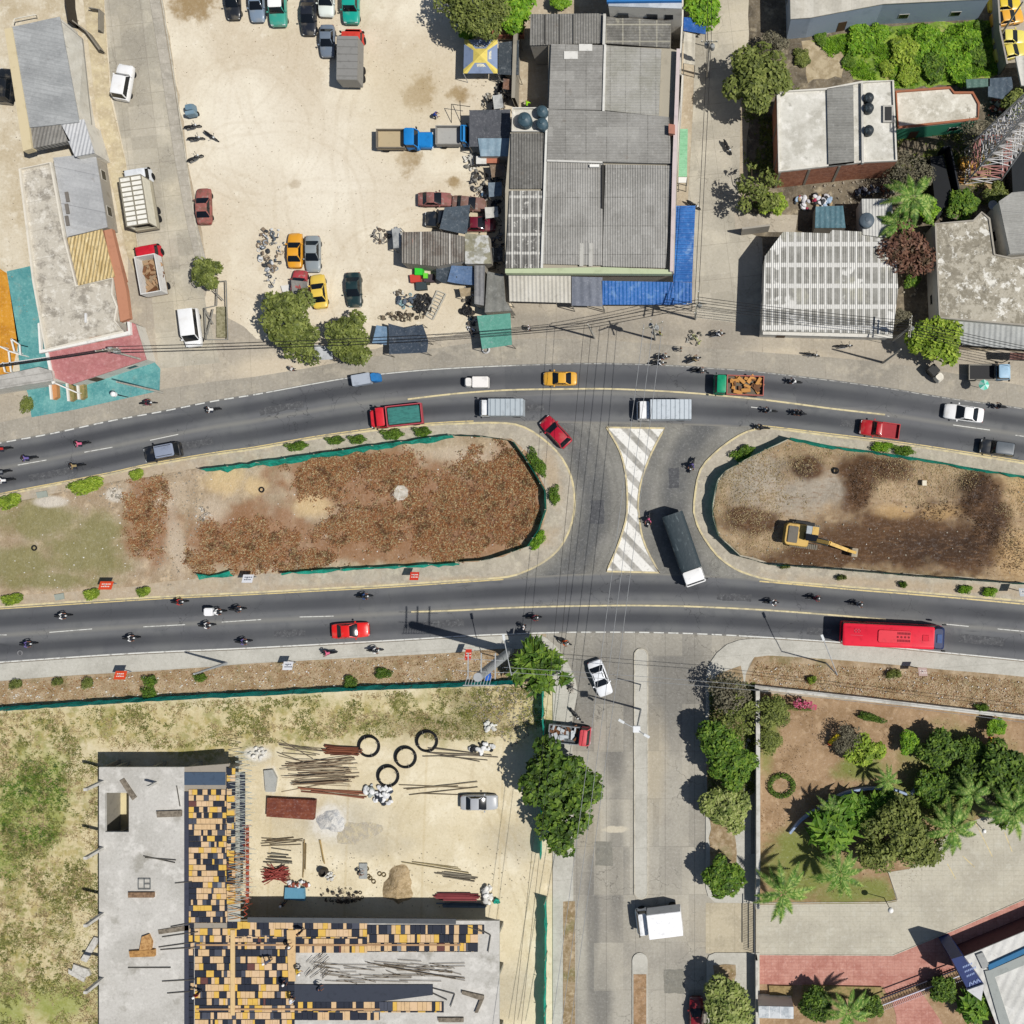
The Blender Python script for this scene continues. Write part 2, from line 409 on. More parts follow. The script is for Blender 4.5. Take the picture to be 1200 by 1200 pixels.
# ---- roads
def road_slope(y, x):
    c = up_top if y < 560 else lo_bot
    return math.degrees(math.atan2(-(yat(c, x+10)-yat(c, x-10)), 20))
as_ = Mat('asphalt', '696a6d', rough=.8, coord='UV')
sp = as_.N.new('ShaderNodeSeparateXYZ'); as_.lk(as_.v, sp.inputs[0]); vv = sp.outputs[1]
geo = as_.N.new('ShaderNodeNewGeometry').outputs['Position']; as_.v = geo
as_.noise('737474', .15, .4, .65, .8, detail=6).noise('5b5d60', .6, .5, .72, .5, seed=3)
lane = as_.math('PINGPONG', as_.math('ADD', vv, .0), .5)           # 0 edge .. .5 centre line
c1 = as_.mr(as_.math('ABSOLUTE', as_.math('SUBTRACT', lane, .25)), .17, .03)
wv = as_.mr(as_.tex(.05, 3, stretch=(1, .2, 1)), .3, .6, .55, 1)
as_.mix('3f4146', as_.math('MULTIPLY', as_.math('MULTIPLY', c1, .85), wv))
as_.mix('8e8c85', as_.mr(as_.math('MINIMUM', as_.math('ABSOLUTE', as_.math('SUBTRACT', vv, .5)), 1.0), .07, .0, 0, .5))
as_.mix('8d897f', as_.math('MULTIPLY', as_.mr(lane, .05, .0), as_.mr(as_.tex(.4, 5), .3, .6, .3, .8)))
as_.noise('7b7c7c', 12, .6, .8, .35, seed=9, detail=3).noise('35383c', .35, .64, .74, .55, seed=12, stretch=(.25,1.5,1)).noise('9a9890', 2.2, .7, .78, .5, seed=14, detail=6).cracks('2c2d30', .35, .012, .7).slabs('505256', 3, 17, 3.4, .35, .8).nbump(14, .25, .015)
asphalt_m = as_.out()
up_top = [(-250,565),(-120,541),(0,518),(60,507),(130,492),(190,481),(250,469),(300,461),(360,450),(400,443),(430,439),(480,434),(520,431),(580,428),(640,426),(700,425),(780,427),(840,431),(870,433),(900,436),(975,445),(1040,454),(1107,465),(1200,478),(1300,494),(1450,518)]
up_bot = [(-250,630),(-120,605),(0,580),(120,557),(175,545),(250,532),(300,525),(375,512),(450,502),(495,498),(550,495),(600,495),(700,496),(800,498),(880,501),(900,501),(975,510),(1050,519),(1112,528),(1200,542),(1300,558),(1450,582)]
lo_top = [(-250,726),(-100,718),(0,712),(175,701),(300,695),(375,691),(450,687),(525,682),(600,677),(700,672),(800,673),(900,680),(1000,689),(1100,697),(1200,706),(1300,716),(1450,732)]
lo_bot = [(-250,795),(-100,784),(0,777),(150,767),(300,760),(450,752),(550,746),(600,744),(662,742),(750,742),(825,744),(900,748),(1000,755),(1100,765),(1200,775),(1300,786),(1450,804)]
xs = list(range(-250, 1451, 14))
def cr(pts): 
    s_ = smooth(pts, 5); return [(x, yat(s_, x)) for x in xs]
ut, ub, lt, lb = cr(up_top), cr(up_bot), cr(lo_top), cr(lo_bot)
ribbon('upper_road', ut, ub, .020, asphalt_m); ribbon('lower_road', lt, lb, .020, asphalt_m)
pz = Mat('junction_asphalt', '8b8982').noise('77756f', .15, .35, .65, .9, detail=6).noise('93908a', .5, .5, .7, .5, seed=2)
pz.ring('55575a', 575, 587, 122, 26, .75).ring('55575a', 575, 587, 96+78, 14, .28).ring('55575a', 930, 590, 140, 24, .72).ring('55575a', 930, 590, 175, 14, .3)
for i in range(5): pz.ring('605f5c', 560, 590, 128+9*i, 2.5, .25)
pz.cracks('5f5d58', .3, .012, .7).noise('9b968c', 9, .6, .8, .35, seed=4).noise('5d5c5a', .5, .62, .74, .5, seed=7, stretch=(2,.4,1)).nbump(12, .25, .015); plaza_m = pz.out()
sheet('junction', [(575,480),(925,480),(925,700),(575,700)], .012, plaza_m)
ss = Mat('south_street_concrete', 'aea99d').noise('9a958b', .1, .4, .62, .9, detail=7).noise('aea89b', .35, .5, .7, .7, seed=2, detail=6).noise('77736c', 1.4, .6, .8, .5, seed=7, detail=6)
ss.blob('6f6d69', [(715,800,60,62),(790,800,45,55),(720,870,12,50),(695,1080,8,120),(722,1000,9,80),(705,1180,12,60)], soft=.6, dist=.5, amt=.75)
ss.blob('b5aa94', [(850,1087,40,30),(765,900,14,60),(690,970,14,30)], soft=.6, dist=.5, amt=.7)
ss.blob('c9c0ac', [(722,972,15,4)], soft=.2, dist=.6, nscale=1)
ss.slabs('7f7b73', 0, 3.45, 5.6, .35, .3).slabs('c2bbab', 0, 3.45, 5.6, .3, .6, seed=3).cracks('5f5b54', .28, .012, .8).lines('5f5b54', 90, 3.45, .06, .5, off=.7).lines('6a665e', 0, 5.6, .05, .4).noise('6f6b64', 7, .63, .8, .5, seed=8).nbump(8, .2, .02); south_m = ss.out()
sheet('south_street', [(640,735),(900,735),(900,1400),(640,1400)], .008, south_m)

# ---- paint
pw = Mat('white_paint', 'd9d9d4', rough=.6).noise('8f8e8a', 2.2, .5, .68, .8, detail=6).out()
py_ = Mat('yellow_paint', 'd9c48a', rough=.6).noise('9c9178', 1.6, .5, .66, .85, detail=6).out()
pwf = Mat('faded_paint', 'b3b2ad', rough=.6).noise('77777a', 1.6, .45, .65, .9, detail=6).out()
e1 = smooth(up_top, 6)
def seg(pts, x0, x1):
    s_ = smooth(pts, 5); n = max(2, int(abs(x1-x0)/8)); return [(x0+(x1-x0)*i/n, yat(s_, x0+(x1-x0)*i/n)) for i in range(n+1)]
def dash(name, pts, x0, x1, w, mat, z=.026): line_px(seg(pts, x0, x1), w, name, z, mat)
edge_up = [(x, y+1.2) for x, y in up_top]
for x in range(-60, 310, 17): dash('edge_line_dash', edge_up, x, x+11, 1.4, pw)
dash('edge_line', edge_up, 312, 600, 1.0, pw)
for x in range(600, 1190, 12): dash('edge_line_dash', edge_up, x, x+9, .9, pwf)
dash('edge_line', [(x, y-1.0) for x, y in lo_bot], -250, 655, 1.5, pw)
for x in range(664, 860, 17): dash('edge_line_dash', [(x_, y-1) for x_, y in lo_bot], x, x+12, 1.3, pw)
dash('edge_line', [(x, y-1) for x, y in lo_bot], 866, 1440, 1.3, pw)
dash('yellow_edge_line', [(x, y-1.5) for x, y in up_bot], -250, 555, 1.1, py_)
dash('yellow_edge_line', [(x, y-1.5) for x, y in up_bot], 885, 1440, 1.1, py_)
dash('yellow_edge_line', [(x, y+1.5) for x, y in lo_top], -250, 590, 1.1, py_)
dash('yellow_edge_line', [(x, y+2.0) for x, y in lo_top], 890, 1440, 1.6, py_)
for a, b, c, d in ((176,516,209,509),(99,530,132,524),(21,545,55,539),(-60,560,-25,553),(1117,498,1160,504),(1190,510,1232,516),(1040,487.5,1042,488),(880,477,905,480),
                   (0,744,8,744),(58,741,108,737),(168,734.5,217,732),(260,729,306,726),(351,723,391,722),(1104,731,1135,734),(1169,737,1212,741),(-60,748,-20,745)):
    line_px([(a,b),((a+c)/2,(b+d)/2),(c,d)], .9, 'lane_dash', .026, pw)
du = [(478,468),(510,464),(550,460),(600,457),(660,456),(720,456),(800,460),(880,467),(930,473),(975,479),(1037,486)]
dlw = [(482,717),(540,715),(600,712),(680,710),(750,709.5),(820,711),(900,715),(980,721),(1038,726)]
sepm = Mat('separator_paint', 'd8caa0', rough=.7).noise('a89f85', 1.2, .45, .65, .8).nbump(4,.3,.02).out()
line_px(smooth(du, 8), 1.9, 'lane_separator', .10, sepm, zbot=0); line_px(smooth(dlw, 8), 1.9, 'lane_separator', .10, sepm, zbot=0)
# ---- islands
soil_l = Mat('island_soil', 'b5a38b').noise('9c876c', .3, .4, .62, .8, detail=6).noise('cbb698', .8, .5, .7, .8, seed=2, detail=6).noise('8a7457', 3, .55, .75, .6, seed=3)
soil_l.blob('7f7c4c', [(110,625,32,26),(50,610,50,22),(20,660,45,22),(100,650,50,30),(60,680,70,10)], soft=.5, dist=.9, nscale=.35, amt=.8)
soil_l.blob('8e6240', [(175,610,28,52),(300,630,75,38),(420,560,100,38),(520,600,110,55),(460,640,150,22),(600,580,40,60)], soft=.3, dist=.9, nscale=.4, amt=.75)
soil_l.blob('cdb388', [(265,562,22,16),(368,592,20,14),(300,570,14,10)], soft=.5, dist=.7, nscale=.5, amt=.9)
soil_l.blob('bfae98', [(208,640,9,45,-8),(530,532,40,8),(250,600,14,14),(195,590,12,16)], soft=.6, dist=.7, amt=.8)
soil_l.blob('cdc4b6', [(469,577,10,9),(60,588,20,7),(136,580,10,8)], soft=.3, dist=.3, amt=.95)
soil_l.blob('6d4730', [(450,616,16,9),(560,600,60,30),(600,560,20,20)], soft=.5, dist=.9, nscale=.7, amt=.5)
soil_l.noise('d9d0c4', 4.5, .68, .76, .6, seed=8).nbump(1.5, .6, .15).nbump(6, .6, .06); soil_l = soil_l.out()
soil_r = Mat('excavated_soil', 'a99274').noise('927b5f', .3, .4, .62, .8, detail=6).noise('c0aa8a', .7, .5, .7, .7, seed=2, detail=6)
soil_r.blob('a39c90', [(945,580,50,22,-10),(880,560,35,30)], soft=.6, dist=.9, nscale=.5, amt=.75)
soil_r.blob('523822', [(1040,645,150,18,-4),(945,548,22,14),(1050,630,110,34,-5),(1120,640,62,34),(960,650,50,16),(1005,575,18,28,20),(1148,585,30,30),(1160,610,24,40),(1035,550,28,16),(880,610,34,16),(1010,550,30,16)], soft=.35, dist=.9, nscale=.4, amt=.95)
soil_r.blob('34241a', [(1142,575,20,18),(1100,640,60,16),(1160,610,14,30),(940,550,12,7)], soft=.6, dist=.9, nscale=.6, amt=.7)
soil_r.blob('c9a775', [(1100,600,22,9),(1050,600,20,8),(1200,650,30,30),(1210,560,30,40)], soft=.6, dist=.7, amt=.6)
soil_r.noise('7e6044', 1.6, .5, .7, .6, seed=5, detail=7, stretch=(.6,2.2,1), rot=.15).noise('d8cbb6', 5, .68, .76, .5, seed=8).nbump(1.2, .7, .2).nbump(5, .7, .07); soil_r = soil_r.out()
iw = Mat('island_walk', 'b4ab9b').noise('a1998b', .4, .4, .62, .8, detail=6).noise('c6bda9', 1.2, .5, .7, .7, seed=2).blob('b5a084', [(648,560,8,28,-10),(640,630,10,14,40),(560,680,60,4),(400,690,120,6),(1050,686,120,6,4),(1120,690,80,6,4),(100,690,220,40),(150,560,120,14,-10)], soft=.8, dist=1.4, nscale=.6, amt=.65).noise('8a8376', 3, .6, .75, .5, seed=6).nbump(4, .3, .03).out()
kerb_y = Mat('yellow_kerb', 'd6c79c').noise('b6ab90', 1, .42, .6, .9, detail=5).nbump(5,.2,.02).out()
islA = smooth([(-250,628),(-120,604),(0,580),(60,568),(120,557),(175,545),(250,532),(300,525),(375,512),(450,502),(495,497.5),(550,495),(580,494.5),(605,496.5),(625,505),(645,520),(660,537),(670,557),(674,577),(674,600),(667,625),(655,645),(637,660),(615,671),(595,677),(560,680),(525,682),(450,687),(375,691),(300,695),(175,701),(90,706),(0,712),(-100,718),(-250,726)], 9, True)
islB = smooth([(1450,583),(1300,559),(1200,542),(1112,528),(1050,519),(975,510),(925,503.5),(895,501),(875,505),(855,516),(835,532),(820,550),(814,575),(812,600),(816,615),(825,632),(840,652),(860,667),(880,675),(905,681),(950,685),(1000,689),(1100,697),(1200,705.5),(1300,716),(1450,732)], 9, True)
def island(nm, poly, inner, soilm, mound):
    sgn = 1 if sum(poly[i][0]*poly[(i+1) % len(poly)][1]-poly[(i+1) % len(poly)][0]*poly[i][1] for i in range(len(poly))) > 0 else -1
    q = offs(poly, 2.2*sgn, True); 
    ribbon(nm+'_kerb', poly+[poly[0]], q+[q[0]], .15, kerb_y, zbot=0)
    sheet(nm+'_walk', offs(poly, 2.0*sgn, True), .135, iw)
    terrain(nm+'_soil', inner, .15, soilm, mound, .45)
def terrain(name, poly, z, mat, hfn, res=.5):
    p = [Vector((v.x, v.y)) for v in PL(poly)]
    x0 = min(v.x for v in p); x1 = max(v.x for v in p); y0 = min(v.y for v in p); y1 = max(v.y for v in p)
    vs = list(p); n0 = len(p); y = y0
    while y < y1:
        x = x0
        while x < x1:
            X = x+R.uniform(-.1, .1)*res; Y = y+R.uniform(-.1, .1)*res
            if inside(X, Y, p): vs.append(Vector((X, Y)))
            x += res
        y += res
    V, E, F, ov, oe, of = delaunay_2d_cdt(vs, [], [list(range(n0))], 1, 1e-4)
    out = []
    for i, v in enumerate(V):
        edge = any(k < n0 for k in ov[i]); out.append((v.x, v.y, z if edge else z+hfn(v.x, v.y)))
    ff = []
    for f in F:
        f = list(f); a = sum(out[f[i]][0]*out[f[(i+1) % 3]][1]-out[f[(i+1) % 3]][0]*out[f[i]][1] for i in range(3))
        ff.append(f if a > 0 else f[::-1])
    o = MB().add(out, ff).build(name, mat, smooth=70); return tag(o, kind='structure')
def nz(x, y, s, o=0): return mnoise.fractal(Vector((x*s+o, y*s, o*1.7)), .8, 2.0, 4)
def hA(x, y): return .05 + .12*max(0, nz(x, y, .5, 3)) + .03*abs(nz(x, y, 2, 9))
moundsB = [(945,552,34,20,.9),(1020,565,34,30,1.0),(1145,580,34,30,1.3),(1165,625,34,30,.9),(960,590,60,16,.3),(1090,665,90,12,.5),(880,590,30,40,.5)]
def hB(x, y):
    h = .05 + .25*max(0, nz(x, y, .35, 3)) + .08*abs(nz(x, y, 1.8, 9))
    for px, py, rx, ry, a in moundsB:
        c = P(px, py); d = ((x-c.x)/(rx*.1))**2+((y-c.y)/(ry*.1))**2
        if d < 4: h += a*math.exp(-d*1.6)*(1+.3*nz(x, y, .8, 5))
    return h
innA = [(-250,640),(0,592),(130,566),(240,548),(300,545),(380,530),(450,520),(535,510),(560,512),(600,514),(618,530),(640,572),(642,598),(636,618),(620,640),(590,652),(560,658),(470,663),(340,671),(240,676),(130,690),(0,700),(-250,712)]
innB = [(1450,598),(1300,574),(1200,559),(1135,548),(1040,531),(975,523),(925,515),(885,533),(850,552),(841,566),(835,600),(842,628),(868,650),(900,659),(980,665),(1075,673),(1200,682),(1300,694),(1450,712)]
island('left_island', islA, jit(innA, 14, 1.2, 4), soil_l, hA)
island('right_island', islB, jit(innB, 14, 1.2, 6), soil_r, hB)
# striped triangle between the islands
rp = [Mat('tar_patch', c_, rough=.85).noise(d_, 1.5,.45,.62,.8,detail=7).nbump(12,.3,.015).out() for c_, d_ in (('505154','5d5e60'),('868379','7b7971'))]
for i, (x, y, a, b_) in enumerate(((330,478,26,4),(620,478,18,4),(1000,497,15,4),(230,520,20,4),(60,556,26,4),(340,742,18,4),(520,731,24,4),(860,700,20,4),(1150,750,26,5),(960,740,14,4),(700,600,8,14),(790,560,6,12),(640,590,5,16),(708,1000,10,14),(790,1150,12,14))):
    an = radians(-road_slope(y, x)) if y < 780 and a > 10 else 0
    q_ = [(x+cos(an)*u-sin(an)*v, y+sin(an)*u+cos(an)*v) for u, v in ((-a,-b_),(a,-b_),(a,b_),(-a,b_))]
    sheet('road_patch', jit(q_, 6, .7, i+3), .0235 if y < 780 and a > 10 else .017, rp[1 if y > 780 else 0])
tri = smooth([(711,501),(727,530),(734,562),(735,600),(730,622),(722,645),(711,669.5)], 8)
trr = smooth([(773,671),(762,652),(753,630),(749,605),(748,587),(752,562),(764,530),(779,502)], 8)
chev = Mat('chevron_paint', 'b5b2ab', rough=.75).noise('8f8c84', .8, .4, .65, .8, detail=6)
chev.lines('eeece6', -46, 1.75, 1.05, .9, soft=.15, off=.3).noise('9a968c', 3, .55, .72, .5, seed=5).nbump(6, .2, .02); chev = chev.out()
sheet('chevron_island', [(a, b) for a, b in tri]+[(a, b) for a, b in trr], .10, chev, zbot=0)
loop = tri+trr+[tri[0]]
line_px(loop, 2.0, 'chevron_kerb', .16, kerb_y, zbot=0)
# ---- south side sidewalks
walk2 = Mat('pale_sidewalk', 'bfbcb2').noise('aeaba1', .3, .4, .65, .8, detail=6).noise('c3c0b6', 1.2, .5, .7, .6, seed=2).lines('8c897f', 4, 3.1, .06, .35).noise('8a867c', 5, .62, .8, .5, seed=4).nbump(5, .2, .02).out()
slb = [(x, y+.6) for x, y in lb if x < 642]
wb_l = smooth([(-250,818),(-100,806),(0,798),(75,792),(160,787),(250,781),(300,777),(450,769),(525,765),(560,762),(600,760),(636,765)], 10)
left_kerb = smooth([(640,747),(652,757),(661,769),(669,783),(675,798),(677,812),(674,826),(671,840),(671,870)], 8)
sheet('lower_sidewalk', slb+left_kerb+[(672,1055),(660,1056),(659,1400),(648,1400),(648,800),(640,775)]+wb_l[::-1], .13, walk2, zbot=0)
strip_soil = Mat('verge_soil', 'a08c70').noise('86714f', .8, .4, .62, .8, detail=6).noise('bdaa8c', 1.6, .5, .68, .8, seed=3).noise('6f7040', .35, .54, .68, .6, seed=5).noise('e0d8cc', 4, .68, .74, .8, seed=6).nbump(3, .6, .08).out()
sheet('sidewalk_verge', [(660,1056),(674,1056),(674,1400),(660,1400)], .06, strip_soil)
right_kerb = smooth([(900,748.6),(880,748.4),(866,750),(852,755),(840,765),(831,778),(827,795),(827,820)], 8)
srb = [(x, y+.6) for x, y in lb if x > 905]
wb_r = smooth([(1450,820),(1300,806),(1200,793),(1100,784),(1050,779),(980,773),(900,768),(884,770),(874,790),(873,830)], 10)
sheet('east_sidewalk', [(827,1040),(830,1050),(838,1057),(888,1058),(888,1000),(880,1000),(880,830)]+wb_r[::-1]+srb[::-1]+right_kerb, .13, walk2, zbot=0)
sheet('corner_sidewalk', [(828,1400),(828,1126),(831,1119),(838,1116),(890,1116),(890,1400)], .13, walk2, zbot=0)
sheet('tree_verge', jit([(841,790),(868,780),(872,800),(872,925),(862,935),(862,1042),(832,1042),(832,940),(828,930),(828,860)], 10, 1.5), .16, strip_soil)
sheet('tree_verge', jit([(836,1130),(862,1130),(862,1400),(832,1400)], 10, 1.5), .16, strip_soil)
# street median
mk = smooth([(743,1400),(743,1200)],20)
def lozenge(x0, x1, y0, y1, top=True, bot=True):
    r = (x1-x0)/2; cx = (x0+x1)/2; p = []
    for i in range(9):
        a = pi+pi*i/8; p.append((cx+r*cos(a), (y0+r+r*sin(a)) if top else y0))
    for i in range(9):
        a = pi*i/8; p.append((cx+r*cos(a), (y1-r+r*sin(a)) if bot else y1))
    return p
sheet('street_median', lozenge(743.5, 759, 760, 1053), .14, walk2, zbot=0)
line_px(lozenge(743.5,759,760,1053)+[lozenge(743.5,759,760,1053)[0]], 1.3, 'median_kerb', .17, kerb_m, zbot=0)
sheet('street_median', lozenge(741, 759, 1116, 1400, True, False), .14, walk2, zbot=0)
sheet('median_soil', [(742.5,1141),(757.5,1141),(757.5,1400),(742.5,1400)], .16, Mat('median_dirt','a98a6a').noise('8d7050',2,.4,.62,.9,detail=6).noise('cdb696',4,.6,.72,.7,seed=3).nbump(4,.7,.06).out())
# verges below the lower road
brown_v = Mat('dry_verge', 'ae9a7e').noise('927a5a', .5, .4, .62, .9, detail=6).noise('bfa98a', 1.3, .5, .7, .7, seed=3).noise('6d6a3c', .3, .55, .68, .5, seed=5).noise('e4ddd2', 3.5, .68, .74, .8, seed=6).nbump(2.5, .7, .1).out()
vl = [(x, y+.2) for x, y in wb_l]
terrain('south_verge', vl+[(640,800),(580,803),(430,808),(300,814),(150,822),(0,832),(-250,848)], .03, brown_v, lambda x, y: .05+.1*abs(nz(x, y, .8, 2)), .6)
terrain('east_verge', [(874,790),(884,770)]+[(x, y) for x, y in wb_r[::-1] if x > 886]+[(1450,862),(1200,840),(1010,820),(905,808),(873,800)], .03, brown_v, lambda x, y: .05+.1*abs(nz(x, y, .8, 2)), .6)
# construction lot
lot = Mat('construction_sand', 'dfd3b6').noise('cfc1a0', .09, .4, .65, .9, detail=6).noise('e9dfc6', .3, .5, .7, .8, seed=2, detail=7).noise('b9a67c', 1.8, .58, .76, .6, seed=3, detail=6)
gm = lot.blobmask([(20,1000,110,190),(100,850,200,26,-3),(380,845,240,28,-3),(570,830,90,40),(20,1180,130,60),(240,880,60,16)], soft=.6, dist=.6, nscale=.2, amt=1)
lot.mix('c2b384', lot.math('MULTIPLY', gm, .8))
lot.noise('8c8a4c', .35, .47, .58, .85, detail=9, rough=.75, mask=gm).noise('a49555', 1.1, .5, .6, .6, seed=6, detail=6, mask=gm).noise('d9cba4', .5, .52, .62, .7, seed=7, detail=8, mask=gm)
lot.blob('8f9a4c', [(48,925,34,42),(20,960,34,46),(50,975,26,22),(10,1000,20,20),(70,1175,40,22),(12,1180,20,40)], soft=.6, dist=1.2, nscale=.4, amt=.75, detail=8)
lot.blob('b0a896', [(395,965,60,28),(300,885,16,10),(430,990,40,14),(600,985,30,20),(630,960,20,30),(595,1160,26,30),(460,1160,40,30)], soft=.7, dist=.9, nscale=.3, amt=.6)
lot.blob('ddd9d0', [(388,964,22,20),(302,884,14,8),(317,914,8,16)], soft=.4, dist=.6, nscale=.8, amt=.85)
lot.blob('77704c', [(548,825,24,18),(520,850,70,14)], soft=.7, dist=.9, nscale=.4, amt=.6)
for q_ in ((520,980,50,3,.2),(480,1000,110,3,.15),(700,900,120,3,.25),(300,1100,180,3,.15),(900,1000,290,3,.25)): lot.ring('b8a784', q_[0], q_[1], q_[2], q_[3], q_[4], .9, wob=38).ring('b8a784', q_[0], q_[1], q_[2]+16, q_[3], q_[4], .9, wob=38)
lot.noise('94855f', 2.0, .6, .7, .5, seed=22, detail=7, mask=lot.mr(lot.tex(.1, 3), .48, .6)).noise('c8bb9a', .25, .5, .56, .0).lines('bba77b', 88, 9, .25, .3, soft=1).noise('8d7c55', 6, .64, .78, .4, seed=9).nbump(1.5, .35, .1).nbump(8, .35, .04); lot_m = lot.out()
terrain('construction_yard', [(-250,849),(0,833),(150,823),(300,815),(430,809),(580,804),(640,801),(648,801),(648,1400),(-250,1400)], .012, lot_m, lambda x, y: .10*max(0, nz(x, y, .25, 7))+.02*abs(nz(x, y, 1.5, 2)), 1.0)
# park
pk = Mat('park_soil', 'a5896a').noise('8c7152', .35, .4, .62, .8, detail=6).noise('bba080', 1.1, .5, .7, .7, seed=2).noise('6f5a3f', 4, .58, .75, .5, seed=4)
pk.blob('6f7f33', [(945,1020,48,30),(1000,1045,50,16),(1060,940,60,24),(1010,900,30,14),(930,1000,30,30),(1120,910,60,50),(900,860,10,40)], soft=.5, dist=.9, nscale=.4, amt=.8)
pk.nbump(3, .5, .06); sheet('park_ground', [(888,812),(1010,822),(1200,842),(1450,866),(1450,1400),(888,1400)], .014, pk.out())
pav = Mat('paved_drive', 'bfb9a8').noise('aca697', .25, .4, .65, .7, detail=5).noise('c4c0b2', .9, .5, .7, .6, seed=2).lines('9b978b', 0, .6, .05, .35).lines('9b978b', 90, 1.2, .05, .3).nbump(6,.2,.02).out()
sheet('park_driveway', [(886,1060),(1038,1058.5),(1051,1056),(1041,1022),(1066,1018),(1100,985),(1140,962),(1165,953),(1200,962),(1450,880),(1450,960),(1200,1053),(1120,1088),(1046,1119),(886,1118)], .04, pav)
sheet('gate_apron', [(827,1058),(889,1059),(889,1117),(827,1117)], .020, Mat('apron', 'bdb29a').noise('aaa08a', .4, .4, .65, .8).lines('8a816e', 90, 2.9, .05, .5).nbump(5,.2,.02).out())
brick = Mat('red_paving', 'c08b7d').noise('a96e62', .5, .4, .65, .7, detail=5).noise('cf9a8c', 1.4, .5, .7, .6, seed=2).lines('8d5a50', 0, .4, .05, .35).lines('8d5a50', 90, .8, .05, .3).nbump(6,.2,.02).out()
sheet('red_pavement', [(888,1119),(1046,1120),(1120,1089),(1200,1054.5),(1450,961),(1450,1100),(1300,1130),(1120,1137),(1040,1168),(1035,1156),(888,1153)], .044, brick)
sheet('red_pavement', [(1045,1172),(1078,1160),(1105,1200),(1140,1400),(1060,1400),(1050,1190)], .044, brick)
line_px([(886,1118.4),(1046,1119.3),(1120,1088.6),(1200,1053.6),(1450,960)], .9, 'driveway_kerb', .10, kerb_m, zbot=0)
line_px([(890,1058),(1038,1057),(1052,1054),(1041,1021)], 1.0, 'lawn_kerb', .12, kerb_m, zbot=0)
for a in ((1143,964,1163,1004),(1177,975,1186,998),(1128,1003,1142,1016),(1110,1012,1120,1030)): line_px([(a[0],a[1]),((a[0]+a[2])/2,(a[1]+a[3])/2),(a[2],a[3])], .8, 'parking_line', .046, py_)
sheet('overgrown_ground', jit([(950,48),(1035,30),(1160,24),(1170,88),(1110,100),(1050,104),(1000,92),(985,60)],10,2,9), .03, Mat('rough_grass','6f8a2e').noise('8fa83c',.5,.45,.6,.8,detail=7).noise('46601c',1.2,.5,.64,.8,seed=3,detail=7).noise('b3a070',.7,.58,.68,.8,seed=5,detail=7).nbump(2,.8,.15).out())
# teal and orange paving, far west
teal = Mat('teal_paving', '62a0a0').slabs('4f8a8c', -12, 1.6, 1.6, .4, .4).slabs('86b5b0', -12, 1.6, 1.6, .4, .65, seed=4).noise('8f9a90', .9, .56, .7, .5, seed=8, detail=8).noise('4b8c8f', .4, .4, .62, .8, detail=6).noise('7cb6b2', 1.5, .5, .7, .5, seed=2).nbump(5,.2,.02).out()
sheet('teal_pavement', [(8,318),(39,311),(52,392),(58,418),(64,445),(172,421),(178,421),(188,432),(187,458),(88,480),(37,489),(33,462),(24,440),(20,400)], .012, teal)
sheet('orange_court', [(-200,330),(0,315),(8,320),(22,400),(14,437),(-200,470)], .012, Mat('ochre_paving', 'd0932f').noise('b67a20', .5, .4, .62, .8).noise('e2ab4c', 2, .5, .7, .5, seed=2).nbump(5,.2,.02).out())
# ================================================================== BUILDINGS
def roofmat(name, col, dark, light, angle=90, period=.35, sheets=(0,0), spots=None, corr=True, sheetcol='77777a', amt=.8, str_=.6):
    m = Mat(name, col, rough=.75).noise(dark, .25, .42, .66, amt, detail=6).noise(light, .7, .52, .72, amt*.7, seed=3, detail=7)
    m.noise(dark, 1.1, .5, .7, .4, seed=6, stretch=(.25, 3, 1) if abs(angle) < 45 else (3, .25, 1))
    if sheets[0]: m.lines(sheetcol, angle, sheets[0], .09, .6)
    if sheets[1]: m.lines(sheetcol, angle+90, sheets[1], .10, .7)
    m.slabs(dark, angle, 2.4, 1.05, .5, .35, seed=2).slabs(light, angle, 2.4, 1.05, .45, .7, seed=5)
    m.noise('6e5d4c', .6, .6, .72, .35, seed=11, detail=8, rough=.7)
    if spots: m.noise(spots, 3, .68, .75, .8, seed=9, detail=3)
    if corr: m.lines(dark, angle, period, period*.45, .35, soft=.9); m.corr(angle, period, .05, str_)
    else: m.nbump(3, .3, .04)
    return m.out()
def wallmat(name, col, dark=None, scale=1.0):
    m = Mat(name, col, rough=.85, coord='O'); m.noise(dark or '6f675a', scale, .5, .75, .5, detail=6).nbump(4, .2, .03); return m.out()
W_grey = wallmat('wall_grey', 'a39d92'); W_white = wallmat('wall_white', 'd6d2c8', '9a948a'); W_brick = Mat('brick_wall', 'b57a5e', coord='W').noise('96604a', 2, .4, .6, .8).noise('c99c84', 5, .55, .7, .7, seed=3).out()
W_blue = wallmat('wall_light_blue', 'a3b2c4', '7f8fa0', .6); W_green = wallmat('wall_green', '3f9676', '2f6f58')
conc_roof = Mat('mottled_concrete_roof', 'c3bcae').noise('8d867b', .5, .48, .6, .85, detail=9, rough=.75).noise('e0dbd0', .9, .5, .62, .8, seed=3, detail=9, rough=.75).noise('5a564f', .7, .6, .68, .8, seed=5, detail=9, rough=.8).lines('8f887b', 12, 3.3, .07, .4).nbump(3, .3, .03).out()
cement_mot = Mat('weathered_cement_roof', 'b3ac9c').noise('837c6c', .6, .46, .54, .85, detail=9, rough=.78).noise('e6e3da', .7, .54, .58, .9, seed=3, detail=9, rough=.8).noise('6a6458', 1.3, .6, .66, .6, seed=5, detail=9).nbump(3, .3, .03).out()
white_flat = Mat('whitewashed_roof', 'd3d0c6').noise('b0aca0', .3, .45, .65, .8, detail=8, rough=.7).noise('e9e6de', .8, .5, .66, .7, seed=3, detail=8).noise('8b877c', .5, .62, .72, .7, seed=5, detail=8).nbump(3, .3, .03).out()

